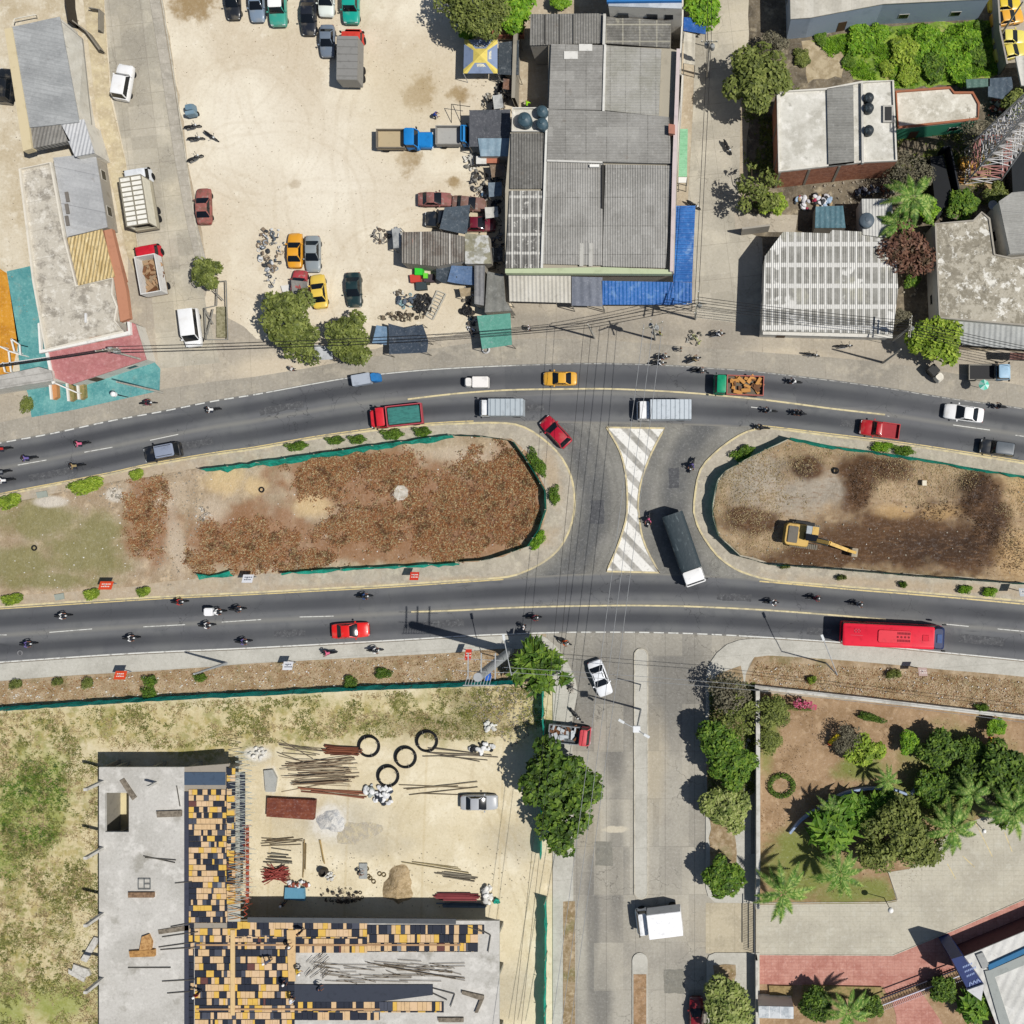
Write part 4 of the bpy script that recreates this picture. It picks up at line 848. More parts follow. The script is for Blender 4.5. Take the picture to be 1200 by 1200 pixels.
part_poly(cb, 'floor_slab', [(151,929),(216,929),(216,975),(151,975)], HS-T, HS, slabm)
part_poly(cb, 'floor_slab', [(116,975),(216,975),(216,1300),(116,1300)], HS-T, HS, slabm)
part_poly(cb, 'floor_slab', [(585,1079),(585,1300),(216,1300),(216,1105),(300,1105),(300,1079)], HS-T-.06, HS-.06, slabm)
part_poly(cb, 'floor_slab', [(216,899),(268,895),(268,1105),(216,1105)], HS-T-.03, HS-.03, flat('9c9488'))
b = MB()
for x in (126,170,214,262,300,360,420,480,540,580):
    for y in (905,985,1065,1100,1150,1220):
        if x > 270 and y < 1085: continue
        v = local(cb, x, y, HS); b.box(v.x-.2, v.x+.2, v.y-.2, v.y+.2, 0, HS-T)
b.build('column', flat('9a958b'), cb)
b = MB(); b.prism(cpoly([(116.5,900),(118.5,900),(118.5,1300),(116.5,1300)],HS-T),0,HS-T); b.build('edge_wall', flat('8f8a80'), cb)
# leaning concrete posts on the west edge
conc = simple('post_concrete','cdcac4',var='aaa79f')
for i, y in enumerate((916,994,1071,1147)):
    c = P(118.5, y, HS); lab = ['northernmost','second from the north','third from the north','southernmost'][i]
    o = MB().box(-.2,.2,-.15,.15,0,3.1).build('concrete_column', conc); o.location = (c.x+.15, c.y, HS-.0); tag(o, f'pale concrete column rising from the slab edge, {lab} of four', 'column', 'concrete columns on the slab edge')
# formwork panels
pm = [flat('2c303c',.6), flat('d6b68c'), flat('dcb458'), flat('4b4f5b',.6), flat('dabb96'), flat('6a4440'), flat('7d8188')]
wts = [.33,.29,.13,.09,.14,.01,.01]
def panels(name, x0, x1, y0, y1, row, horiz=True, dens=1.0, seed=0, z=HS, bias=0, gapc=None):
    rr = random.Random(seed); b = MB(); y = y0
    while y < y1-.5:
        x = x0; h_ = min(row, y1-y); prev = -1
        while x < x1-.5:
            w_ = rr.choice([2.5,4,5,6,6,9]); w_ = min(w_, x1-x)
            mi = rr.choices(range(7), wts)[0]
            if bias and rr.random() < bias: mi = 0; w_ = min(rr.choice([6,10,14]), x1-x)
            if rr.random() < dens:
                a = [(x+.2,y+.35),(x+w_-.2,y+.35),(x+w_-.2,y+h_-.35),(x+.2,y+h_-.35)] if horiz else None
                pts = [local(cb,*q,z+.1) for q in a]; b.prism([(v.x,v.y) for v in pts], z-.02, z+.07+.02*rr.random(), mi)
            x += w_
        y += row
    return b.build(name, pm, cb)
panels('formwork_panels', 221, 266, 925, 1082, 6.8, seed=3)
panels('formwork_panels', 265.5, 275.5, 900, 1060, 8, seed=5, z=HS+.3)
panels('formwork_panels', 217, 227, 1080, 1300, 8, seed=6, bias=.5)
panels('formwork_panels', 228, 345, 1088, 1195, 8.2, seed=17, bias=.08)
panels('formwork_panels', 266, 430, 1080, 1100, 9.0, seed=12)
panels('formwork_panels', 430, 568, 1084, 1095, 11, seed=13, bias=.2); panels('formwork_panels', 430, 560, 1095, 1116, 10, seed=14, bias=.1)
panels('formwork_panels', 345, 430, 1100, 1117, 8.5, seed=15, bias=.2)
panels('formwork_panels', 345, 520, 1174, 1187, 11, seed=18); panels('formwork_panels', 345, 445, 1186, 1196, 10, seed=19, bias=.3); panels('formwork_panels', 228, 345, 1195, 1300, 10.4, seed=23)
part_poly(cb, 'beam_form', [(345,1154),(507,1154),(507,1166),(445,1174),(345,1174)], HS-.1, HS+.08, flat('3b404c'), 'dark sheeted beam trough')
part_poly(cb, 'beam_form', [(216,928),(221,928),(221,1300),(216,1300)], HS-.1, HS+.12, flat('3f4250'), 'dark beam side along the slab joint')
part_poly(cb, 'beam_form', [(216,905),(264,905),(264,920),(216,920)], HS-.02, HS+.06, flat('46566a'), 'dark blue sheeted bay at the north end')
part_poly(cb, 'beam_form', [(290,1075),(534,1077),(534,1083),(290,1081)], HS-.1, HS+.1, flat('55585c'), 'grey edge beam of the east wing')
for y0 in (1106.5, 1182): part_poly(cb, 'walkway_board', [(230,y0),(540 if y0 < 1150 else 445,y0),(540 if y0 < 1150 else 445,y0+2),(230,y0+2)], HS+.05, HS+.16, flat('b3906c'))
part_poly(cb, 'walkway_board', [(270,1090),(275,1090),(275,1190),(270,1190)], HS+.1, HS+.22, flat('d9bb8a')); part_poly(cb, 'walkway_board', [(336,1090),(346,1090),(346,1150),(338,1150)], HS+.1, HS+.2, flat('d6b586'))
# steel joists: zigzag lattices
def joists(x0, x1, y0, y1, n, z, mat, vertical=True, seed=1, amp=None):
    b = MB(); rr = random.Random(seed)
    if vertical:
        y = y0
        while y < y1:
            xa = x0+rr.uniform(-1,1); xb = x1+rr.uniform(-2,2)
            b.bar(local(cb,xa,y,z), local(cb,xb,y+3.4,z), .05); b.bar(local(cb,xb,y+3.4,z), local(cb,xa,y+6,z+.1), .05)
            if rr.random() < .5: b.bar(local(cb,xa-2,y+rr.uniform(-3,3),z+.2), local(cb,xb+5,y+rr.uniform(-4,4),z+.4), .03)
            y += n
    return b.build('reinforcement', mat, cb)
steel_g = flat('a9b0a8',.5,.1); rust = flat('8a4a36',.7)
part_poly(cb, 'beam_form', [(267.5,905),(281.5,905),(281.5,1082),(267.5,1082)], HS-.05, HS+.03, flat('b9b7ac'))
part_poly(cb, 'beam_form', [(281,905),(287,905),(287,1008),(281,1008)], HS-.05, HS+.05, flat('3c4150'))
def jst(x0,x1,y0,y1,n,z,m,s): joists(x0,x1,y0,y1,n,z,m,seed=s)
jst(268,286,903,1078,8,HS+.35,steel_g,1); jst(268,284,1000,1078,9,HS+.5,flat('c98f4a'),2); jst(276.5,294,880,1055,6.5,HS+.5,flat('b9beb6',.5,.1),3); jst(286,291,970,1070,7,HS+.2,flat('b04a34'),4)
part_poly(cb, 'beam_form', [(288,968),(291,968),(291,1058),(288,1058)], HS-.5, HS-.3, flat('a8503a'))
b = MB(); rr = random.Random(8)
for k in range(46):
    x = rr.uniform(365,530); y = rr.uniform(1124,1150); ln = rr.uniform(10,60); b.bar(local(cb,x,y,HS+.08), local(cb,min(x+ln,545),y+rr.uniform(-1,6),HS+.12), .045)
for k in range(22):
    x = rr.uniform(355,380); y = rr.uniform(1120,1150); b.bar(local(cb,x,y,HS+.1), local(cb,x+rr.uniform(5,12),y-rr.uniform(4,9),HS+.3), .04)
b.bar(local(cb,443,1131,HS+.1), local(cb,534,1147,HS+.15), .09); b.bar(local(cb,450,1130,HS+.1), local(cb,530,1140,HS+.15), .07)
b.build('rebar', flat('6f6250'), cb)
b = MB()
for x0,y0,x1,y1 in ((560,1088,575,1096),(575,1096,572,1116),(548,1086,566,1092),(507,1158,533,1165),(533,1165,528,1180),(507,1164,524,1172),(205,1035,225,1033),(200,1086,222,1082),(190,1098,232,1092),(186,1110,230,1104),(188,1113,230,1110),(190,1150,228,1148),(196,1164,222,1162),(150,1134,200,1134),(207,921,211,945),(170,1005,206,1008),(168,1003,205,1011)):
    b.bar(local(cb,x0,y0,HS+.1), local(cb,x1,y1,HS+.15), .08)
b.build('rebar', flat('5b5750'), cb)
part_poly(cb, 'stair_pit', [(123,930),(151,930),(151,975),(123,975)], .02, .05, flat('d8caa0')) 
# things lying on the slab
def onslab(name, label, cat, poly, mat, h=.12, z=HS): return slab(name, label, cat, poly, z, z+h, mat)
wood = simple('weathered_wood','8a8072',var='5f574c',rough=.9); pine = simple('pine_wood','b98d55',var='8a6238')
onslab('ladder','grey timber ladder lying beside the stair opening','ladder',[(140,915),(145,912),(160,934),(155,938)],wood)
onslab('timber_bundle','grey boards stacked in the middle of the bare slab','timber',[(183,951),(212,950),(212,957),(184,958)],wood,.3)
onslab('timber_bundle','brown boards stacked below the square metal frame','timber',[(150,1046),(180,1046),(180,1052),(150,1052)],simple('brown_boards','8f735a',var='5f4a38'),.3)
onslab('timber_bundle','small pile of brown boards with chips near the centre of slab','timber',[(151,1115),(181,1113),(181,1121),(152,1122)],pine,.35)
onslab('timber_bundle','light sawn offcuts heaped on the brown board pile','timber',[(166,1098),(174,1095),(178,1104),(177,1113),(163,1114)],simple('offcuts','c39a66',var='93683c'),.3)
onslab('ladder','grey steel truss lying at the slab joint','truss',[(185,1090),(222,1084),(222,1090),(186,1095)],wood)
onslab('timber_bundle','grey L shaped pair of boards at the east end of the slab','timber',[(541,1161),(567,1167),(567,1171),(560,1187),(556,1187),(562,1172),(541,1165)],wood,.2)
onslab('timber_bundle','flat grey boards at the bottom edge of the east wing','timber',[(513,1193),(543,1193),(543,1198),(514,1198)],wood,.2)
f = thing('metal_frame','square metal frame standing on the bare slab','frame', P(169,1036,HS)); c = P(169,1036,HS); b = MB()
for a_ in ((162,1030,176,1030),(162,1042,176,1042),(162,1030,162,1042),(176,1030,176,1042),(169,1030,169,1042),(169,1036,176,1036)): b.bar(P(a_[0],a_[1],HS+.2)-c, P(a_[2],a_[3],HS+.2)-c, .07)
b.build('bars', flat('6b6f70'), f)
s = thing('bent_column','short concrete stub casting a shadow on the slab','column', P(183,917,HS)); MB().box(-.15,.15,-.12,.12,0,1.8).build('post', conc, s)
# ruined concrete shapes beside slab
for i, poly in enumerate(([(110,1098),(117,1100),(101,1128),(94,1125)],[(86,1130),(103,1136),(106,1143),(98,1146),(84,1138)],[(80,1136),(99,1146),(98,1151),(80,1141)])):
    slab('concrete_slab',['broken pale slab leaning at the building foot','flat pale slab piece by the building','thin pale slab piece at the outer edge of the pile'][i],'slab',poly,.05,.35,conc,'broken slabs by the unfinished building')
# ================================================================== VEHICLES
paint = Mat('vehicle_paint', objcol=True, rough=.34, spec=.5, coord='O').noise('b3a892', .9, .45, .75, .28, detail=5).out()
pt_ = bpy.data.materials['vehicle_paint']; pt_.node_tree.nodes['Principled BSDF'].inputs['Coat Weight'].default_value = .3
old = Mat('weathered_paint', objcol=True, rough=.8, coord='O'); old.noise('6f5648', 1.3, .48, .62, .7, detail=7); old.noise('9b948c', 2.2, .56, .66, .6, seed=3, detail=7); old_paint = old.out()
glass = simple('dark_glass', '14181d', .12, spec=.6); rubber = simple('tyre_rubber', '1c1c1e', .9); metal_m = simple('rim_metal', '8f9194', .4, .6)
black = simple('black_plastic', '1b1c1e', .6); lamp_w = simple('headlight_glass', 'dfe3e6', .2); lamp_r = simple('taillight_glass', '8f1a18', .3); chrome = simple('steel_parts', '9a9c9e', .35, .8)

def rr(x0, x1, w, z, r, n=3, bow=0):
    pts = []
    for cx, cy, a0 in ((x1-r, w-r, 0), (x0+r, w-r, 90), (x0+r, -w+r, 180), (x1-r, -w+r, 270)):
        for i in range(n+1):
            a = radians(a0+90*i/n); x = cx+r*cos(a); y = cy+r*sin(a)
            if bow: x += (bow if cx > (x0+x1)/2 else -bow)*(1-(y/w)**2)
            pts.append(Vector((x, y, z)))
    return pts
def wheel(parent, x, y, r, wd):
    s_ = 1 if y > 0 else -1
    t = bpy.data.objects.new('wheel', None); COL.objects.link(t); t.parent = parent; t.location = (x, y, r)
    M = Matrix.Rotation(pi/2, 4, 'X')
    b = MB(); b.loft([[Vector((rad*cos(2*pi*i/18), yy, rad*sin(2*pi*i/18))) for i in range(18)] for rad, yy in ((r*.6, -wd/2), (r*.93, -wd/2), (r, -wd/3), (r, wd/3), (r*.93, wd/2), (r*.6, wd/2))]); b.build('tyre', rubber, t, smooth=40, recalc=True)
    MB().tube((0, -wd*.47, 0), (0, wd*.47, 0), r*.6, n=12).build('rim', metal_m, t)
    return t
def car_body(W, secs, zlo=.25):
    rings = []
    for x, w, zt in secs:
        w *= W/2; half = [(w*.86, zlo), (w*.97, zlo+.15), (w, zlo+.35*(zt-zlo)), (w*.985, zlo+.7*(zt-zlo)), (w*.93, zt-.05), (w*.80, zt), (w*.4, zt+.025)]
        rings.append([Vector((x, y, z)) for y, z in half]+[Vector((x, 0, zt+.03))]+[Vector((x, -y, z)) for y, z in half[::-1]])
    return MB().loft(rings)
TYPES = {
 'sedan': dict(H=1.45, secs=[(1,.66,.58),(.97,.84,.66),(.9,.93,.74),(.7,.98,.84),(.42,1,.92),(0,1,.94),(-.45,1,.95),(-.62,.99,.97),(-.85,.95,.96),(-.96,.86,.9),(-1,.72,.78)], gb=(-.68,.42), gt=(-.38,.04), wt=.72),
 'hatch': dict(H=1.5, secs=[(1,.68,.6),(.96,.86,.7),(.85,.95,.8),(.6,1,.9),(.3,1,.95),(0,1,.96),(-.6,1,.97),(-.9,.96,.98),(-1,.82,.85)], gb=(-.93,.44), gt=(-.70,.08), wt=.72),
 'suv': dict(H=1.75, secs=[(1,.74,.75),(.96,.9,.9),(.85,.97,1.0),(.6,1,1.06),(.3,1,1.08),(0,1,1.1),(-.6,1,1.1),(-.92,.97,1.08),(-1,.88,.95)], gb=(-.95,.42), gt=(-.82,.2), wt=.76),
 'van': dict(H=1.95, secs=[(1,.76,.8),(.95,.92,.95),(.8,.98,1.05),(.5,1,1.1),(0,1,1.15),(-.6,1,1.15),(-.95,.97,1.15),(-1,.92,1.0)], gb=(-.97,.72), gt=(-.9,.48), wt=.84),
 'pickup': dict(H=1.7, secs=[(1,.76,.75),(.96,.9,.9),(.85,.97,1.0),(.6,1,1.05),(.3,1,1.05),(0,1,1.05),(-.12,1,1.05)], gb=(-.1,.42), gt=(-.03,.22), wt=.76),
}
def make_car(kind, L, W, pm_=None, rack=False, roofcol=None, name='car', open_bed=None):
    T_ = TYPES[kind]; pm_ = pm_ or paint; h = L/2; H_ = T_['H']
    root = thing(name, 'x', 'car')
    car_body(W, [(x*h, w, z) for x, w, z in T_['secs']]).build('body', pm_, root, smooth=35)
    zb = T_['secs'][4][2]+.0; (b0, b1), (t0, t1) = T_['gb'], T_['gt']; wb = W/2*.88; wt = W/2*T_['wt']
    MB().loft([rr(b0*h, b1*h, wb, zb-.05, .12, bow=.10), rr(b0*h*.98, b1*h*.96, wb*.985, zb+.08, .12, bow=.10), rr(t0*h, t1*h, wt, H_-.03, .15, bow=.05)]).build('windows', glass, root, smooth=30)
    rm = pm_ if not roofcol else flat(roofcol, .4)
    MB().loft([rr(t0*h-.02, t1*h+.02, wt+.03, H_-.07, .16, bow=.05), rr(t0*h, t1*h, wt+.01, H_-.015, .16, bow=.05), rr(t0*h+.12, t1*h-.12, wt*.85, H_+.02, .12, bow=.03)]).build('roof', rm, root, smooth=40)
    for sy in (-1, 1):
        b = MB(); b.bar((b1*h-.08, sy*(wb-.03), zb), (t1*h-.02, sy*(wt-.02), H_-.05), .09, .06); b.build('pillar', pm_, root)
        b = MB(); b.bar((b0*h+.08, sy*(wb-.03), zb), (t0*h+.02, sy*(wt-.02), H_-.05), .14, .06); b.build('pillar', pm_, root)
        xm = (t0*.55+t1*.45)*h; b = MB(); b.bar((xm, sy*(wb+.005), zb), (xm, sy*(wt+.01), H_-.05), .08, .03); b.build('pillar', black, root)
        b = MB().box(b1*h-.28, b1*h-.12, sy*(W/2+.0)-.02, sy*(W/2+.16)+.02, zb-.02, zb+.12) if sy > 0 else MB().box(b1*h-.28, b1*h-.12, -(W/2+.18), -(W/2-.02), zb-.02, zb+.12)
        b.build('mirror', pm_, root, bevel=.02)
        w0 = T_['secs'][1][1]*W/2; z0 = T_['secs'][1][2]
        MB().box(h*.93, h*.985, sy*w0*.55 if sy > 0 else -w0*.93, sy*w0*.93 if sy > 0 else -w0*.55, z0-.16, z0-.01).build('headlight', lamp_w, root, bevel=.02)
        MB().box(-h*.995, -h*.95, sy*W*.30 if sy > 0 else -W*.43, sy*W*.43 if sy > 0 else -W*.30, .62, .8).build('taillight', lamp_r, root, bevel=.02)
        for fx in (.62, -.6): wheel(root, fx*h, sy*(W/2-.17), .32, .22)
    MB().box(h*.9, h*1.005, -W*.34, W*.34, .28, .48).build('bumper', black, root, bevel=.03)
    if kind == 'pickup':
        b = MB(); x0, x1, w = -h, -.1*h, W/2*.97
        b.box(x0, x1, -w, w, .45, .62); b.box(x0, x1, w-.09, w, .6, 1.05); b.box(x0, x1, -w, -w+.09, .6, 1.05); b.box(x0, x0+.09, -w+.09, w-.09, .6, 1.05); b.box(x1-.09, x1, -w+.09, w-.09, .6, 1.05)
        b.build('cargo_bed', pm_, root)
        MB().box(x0+.1, x1-.1, -w+.1, w-.1, .62, .66).build('bed_floor', flat(open_bed or '4a4a4c'), root)
    if rack:
        for sy in (-1, 1): MB().bar((t0*h+.15, sy*wt*.8, H_+.07), (t1*h-.15, sy*wt*.8, H_+.07), .05).build('roof_rail', black, root)
    return root
def road_ang(curve, x): return degrees_(math.atan2(-(yat(curve, x+8)-yat(curve, x-8)), 16))
def degrees_(a): return a*180/pi
def put_car(kind, px, py, head, L, W, col, label, name='car', cat='car', key=None, h=.9, group=None, **kw):
    k = ('car', kind, round(L, 1), round(W, 1), str(kw), name); p = P(px, py, h)
    o = spawn(k, lambda: make_car(kind, L, W, name=name, **kw), (p.x, p.y, kw.get('z', .02)), radians(head), label, color=col, cat=cat, group=group)
    return o
UP = lambda x: road_ang(up_top, x)+180
LO = lambda x: road_ang(lo_bot, x)
put_car('suv', 190, 530, UP(190), 4.2, 1.85, '1c1f26', 'black car with pale grey roof panel on the upper road at the left', rack=True, roofcol='8a93a6')
put_car('sedan', 656, 443.5, 180, 3.9, 1.65, 'e2a93a', 'orange yellow taxi driving west on the upper road above the junction', name='taxi', cat='taxi')
put_car('hatch', 651, 506, 133, 4.1, 1.75, 'b3142f', 'crimson hatchback turning left around the left island')
put_car('pickup', 1031, 503, UP(1031), 4.6, 1.85, 'b0121d', 'red pickup truck with red bed on the upper road above the right island', name='pickup_truck', cat='pickup', open_bed='a03038', rack=True)
put_car('sedan', 1130, 484, UP(1130), 4.6, 1.85, 'f0f0f0', 'white sedan on the upper road at the right')
put_car('suv', 1169, 525, UP(1169), 4.0, 1.75, '25292f', 'black minivan with glossy grey roof on the upper road at the right edge', name='minivan', cat='van', roofcol='5f666d')
put_car('sedan', 410, 739, LO(410), 4.3, 1.8, 'e01f1c', 'bright red sedan driving east on the lower road')
put_car('sedan', 703, 795, -70, 4.3, 1.85, 'e8ebf0', 'white hatchback turning onto the south street from the junction', rack=True)
put_car('sedan', 561, 941, 0, 4.3, 1.75, 'aeb1b6', 'silver sedan parked on the sand of the construction yard')
put_car('suv', 144, 96, 80, 4.1, 1.9, 'f1f1f1', 'white car parked at the left kerb of the west concrete street')
put_car('van', 224, 384, -83, 4.4, 1.95, 'f2f2f2', 'white minivan parked near the bottom of the west street', name='minivan', cat='van')
put_car('sedan', 238, 241, 92, 4.2, 1.75, '9c5f58', 'faded reddish scrap car at the west edge of the sand yard', pm_=old_paint)
put_car('sedan', 272, 0, -88, 4.2, 1.75, '23262c', 'black car with red tail at the top edge of the sand yard')
put_car('sedan', 300, 3, -88, 4.2, 1.75, '7c8da0', 'blue grey car cut by the top edge beside the white taxi van')
put_car('suv', 325, 8, -88, 4.3, 2.0, '3c9c8a', 'teal van with white roof at the top edge of the sand yard', name='minivan', cat='van', roofcol='f0f0f0')
put_car('sedan', 361, 18, -90, 4.3, 1.75, '22262f', 'black sedan parked fourth from the left at the top of the sand yard')
put_car('hatch', 382, -2, -92, 4.0, 1.85, 'dfe6df', 'white and green car at the top edge left of the teal jeep')
put_car('suv', 411, 6, -90, 4.1, 1.9, '17a08f', 'teal jeep at the top edge of the sand yard', name='jeep', cat='jeep')
put_car('sedan', 383, 47, -90, 3.7, 1.7, '6f7b8a', 'blue grey hatchback parked beside the red truck with the grey box')
put_car('sedan', 345, 293, 90, 4.1, 1.7, 'e3a02b', 'orange yellow taxi parked beside the scrap heap in the sand yard', name='taxi', cat='taxi')
put_car('sedan', 366, 297, -90, 4.2, 1.75, '8d9599', 'grey sedan parked right of the orange yellow taxi')
put_car('sedan', 373, 341, 97, 4.0, 1.75, 'e5c353', 'pale yellow taxi parked above the big yard trees', name='taxi', cat='taxi')
put_car('sedan', 350, 333, 85, 3.4, 1.7, 'b0444a', 'faded red car hidden partly by a grey sheet in the yard', pm_=old_paint)
put_car('sedan', 414, 339, -88, 4.0, 1.8, '1d3336', 'dark green sedan parked alone in the middle of the yard')
put_car('sedan', 509, 233, 0, 3.9, 1.65, '94605c', 'rusty pink scrap sedan left one of two in a row by the black shed', pm_=old_paint)
put_car('sedan', 549, 238, -5, 3.9, 1.7, '84665e', 'rusty brown scrap sedan right one of two in a row', pm_=old_paint)
put_car('pickup', 521, 257, 178, 4.6, 1.8, '20262e', 'black pickup parked under the grey sheet canopy', name='pickup_truck', cat='pickup')
put_car('sedan', 560, 262, 0, 4.0, 1.7, '6c1a2c', 'dark maroon car parked in the shade beside the warehouse')
for i, (x, y, c, lab) in enumerate(((1178,4,'e0c438','yellow taxi topmost in the corner yard at the upper right'),(1181,20,'e8ab3c','orange taxi second from the top in the corner yard'),(1184,43,'e3d66a','pale lemon taxi third from the top in the corner yard'),(1185,60,'ddcd5a','pale yellow taxi lowest in the corner yard'))):
    put_car('sedan', x, y, (5,10,2,14)[i], 3.8, 1.65, c, lab, name='taxi', cat='taxi')
put_car('suv', 6, 100, 85, 4.0, 1.8, '1d2024', 'black car half hidden at the left edge behind the long grey shed')
put_car('sedan', 816, 1190, 90, 4.0, 1.7, '7c1720', 'dark red car in the tree shade at the bottom of the south street')

# ---- trucks
def cargo_box(root, x0, x1, w, z0, z1, mat, ribs=0, rmat=None, name='cargo_box'):
    MB().box(x0, x1, -w, w, z0, z1).build(name, mat, root, bevel=.04)
    if ribs:
        b = MB(); n = ribs
        for i in range(n):
            x = x0+(x1-x0)*(i+.5)/n; b.box(x-.04, x+.04, -w-.01, w+.01, z1-.03, z1+.035)
        b.build('roof_ribs', rmat or mat, root)
def truck(px, py, head, L, W, label, cab='f0f0f0', cabL=1.7, cabH=2.1, kind='box', boxc=None, boxH=2.8, ribs=0, ribc=None, bedc='7a6a58', load=None, hood=0, name='truck', cat='truck', bedH=1.5, z=.02, hh=2.0, gap=.1, wst=True):
    p = P(px, py, hh); root = thing(name, label, cat, (p.x, p.y, z), radians(head)); h = L/2; w = W/2
    cm = flat(cab, .45)
    x1 = h-hood; x0 = x1-cabL
    MB().loft([rr(x0, x1, w*.96, .45, .15), rr(x0, x1+.02, w*.97, 1.15, .18), rr(x0, x1-.12, w*.95, 1.3, .2)]).build('cab', cm, root, smooth=35)
    MB().loft([rr(x0, x1-.10, w*.94, 1.28, .2), rr(x0+.02, x1-.42, w*.86, cabH-.06, .2)]).build('windscreen', glass, root, smooth=35)
    MB().loft([rr(x0, x1-.36, w*.90, cabH-.10, .2), rr(x0, x1-.38, w*.88, cabH, .2), rr(x0+.1, x1-.55, w*.75, cabH+.05, .2)]).build('cab_roof', cm, root, smooth=35)
    for sy in (-1, 1):
        MB().bar((x1-.12, sy*w*.9, 1.28), (x1-.42, sy*w*.84, cabH-.08), .10).build('pillar', cm, root)
        MB().box(x1-.3, x1-.18, sy*(w+.12)-.09, sy*(w+.12)+.09, 1.3, 1.65).build('mirror', black, root)
    if hood: MB().loft([rr(x1-.1, h, w*.82, .5, .2), rr(x1-.1, h+.02, w*.82, 1.05, .25), rr(x1-.1, h-.1, w*.7, 1.22, .25)]).build('hood', cm, root, smooth=35)
    for sy in (-1, 1): MB().box(h-.06, h+.03, sy*w*.75-.14, sy*w*.75+.14, .6, .82).build('headlight', lamp_w, root)
    MB().box(-h+.1, x0, -w*.45, w*.45, .5, .8).build('chassis', black, root)
    bx1 = x0-gap; bx0 = -h
    if kind == 'box': cargo_box(root, bx0, bx1, w, .85, boxH, flat(boxc or 'e8e8ea', .5), ribs, flat(ribc or 'c9ccd0'))
    elif kind == 'tarp':
        n = 10; rings = []
        tm = Mat('tarp_'+(boxc or 'x'), boxc, rough=.6, coord='O').noise('7f8c90', 1.2, .56, .72, .4, detail=6, stretch=(1,3,1)).nbump(3,.6,.06).out()
        for i in range(n*2+1):
            x = bx0+(bx1-bx0)*i/(n*2); s_ = .04 if i % 2 else 0; k = .98 if i in (0, n*2) else 1
            rings.append([Vector((x, y*w*k*(1-s_*.4), zz-s_)) for y, zz in ((1,.8),(1,boxH-.3),(.93,boxH-.1),(.6,boxH+.02),(0,boxH+.06),(-.6,boxH+.02),(-.93,boxH-.1),(-1,boxH-.3),(-1,.8))])
        MB().loft(rings).build('tarpaulin', tm, root, smooth=60)
    else:
        wm = flat(bedc); t = .10
        MB().box(bx0, bx1, -w, w, .8, .95).build('bed_floor', flat(ribc or '6b6255'), root)
        for nm, a in (('side_board', (bx0, bx1, w-t, w)), ('side_board', (bx0, bx1, -w, -w+t)), ('tailgate', (bx0, bx0+t, -w+t, w-t)), ('headboard', (bx1-t, bx1, -w+t, w-t))):
            MB().box(*a, .95, bedH).build(nm, wm, root)
        if kind == 'slat':
            n = ribs or 10; b = MB()
            for i in range(n+1):
                x = bx0+(bx1-bx0)*i/n; b.box(x-.06, x+.06, -w+.02, w-.02, boxH-.08, boxH)
            for y_ in (-w, w-.1, -.05): b.box(bx0, bx1, y_, y_+.1, boxH-.1, boxH+.01)
            for x_ in (bx0, bx1-.1):
                for y_ in (-w, w-.1): b.box(x_, x_+.1, y_, y_+.1, bedH, boxH)
            b.build('roof_slats', flat(ribc or '8a857c'), root)
            MB().box(bx0+.02, bx1-.02, -w+.05, w-.05, boxH-.2, boxH-.12).build('canvas_top', flat(boxc or 'ece9e0'), root)
            MB().box(bx0+.05, bx1-.05, w-.06, w-.02, bedH, boxH-.2).build('side_panel', flat('dcd7c6'), root); MB().box(bx0+.05, bx1-.05, -w+.02, -w+.06, bedH, boxH-.2).build('side_panel', flat('dcd7c6'), root)
        if kind == 'soft':
            tm = Mat('bed_cover_'+boxc, boxc, coord='O').noise('2f5f5c', 1.4, .45, .62, .6, detail=6, stretch=(1,4,1)).nbump(4,.6,.06).out()
            MB().loft([rr(bx0+.25, bx1-.2, w-.22, bedH-.15, .1), rr(bx0+.3, bx1-.25, w-.25, bedH+.02, .1), rr(bx0+.6, bx1-.6, w*.5, bedH+.08, .1)]).build('bed_cover', tm, root, smooth=40)
        if load:
            b = MB(); q = random.Random(px)
            for k in range(26):
                x = q.uniform(bx0+.4, bx1-.4); y = q.uniform(-w+.3, w-.3); s_ = q.uniform(.2, .6); M = Matrix.Translation((x, y, 1.0+q.uniform(0,.3))) @ Matrix.Rotation(q.uniform(0,3), 4, 'Z') @ Matrix.Rotation(q.uniform(-.4,.4), 4, 'X')
                b.box(-s_, s_, -s_*.4, s_*.4, 0, .14, q.choice((0,0,1)), M)
            b.build('load', [flat(load), flat('6e4a30')], root)
    r_ = .42 if L > 5 else .3
    for sy in (-1, 1):
        wheel(root, x1-cabL*.55, sy*(w-.15), r_, .26)
        wheel(root, bx0+(bx1-bx0)*.25, sy*(w-.15), r_, .3)
        if L > 6.5: wheel(root, bx0+(bx1-bx0)*.25+.95, sy*(w-.15), r_, .3)
    return root
truck(802, 644, -71, 8.6, 2.5, 'big truck under dark grey tarpaulin with white cab beside the striped triangle', kind='tarp', boxc='343f45', boxH=3.3, cabL=1.8, cabH=2.5, hh=2.6)
truck(778, 480, 180, 6.3, 2.25, 'large white box truck heading west above the striped triangle', cab='f4f4f4', boxc='c3cbd2', boxH=2.9, ribs=9, ribc='9aa4ac', cabL=1.5, cabH=2.1, hh=2.4)
truck(587, 477.5, 180, 5.2, 1.95, 'smaller grey box truck heading west left of the large white one', cab='eef0f2', boxc='b3bcc2', boxH=2.4, ribs=7, ribc='8f9aa2', cabL=1.1, cabH=1.95, hh=2.0)
truck(463, 487, 186, 6.1, 2.4, 'red stake truck with teal sheet over its bed on the upper road', cab='cf2a36', kind='soft', boxc='3f7f78', bedc='b8505a', bedH=1.6, cabL=1.3, cabH=2.0, hood=.55, hh=1.7)
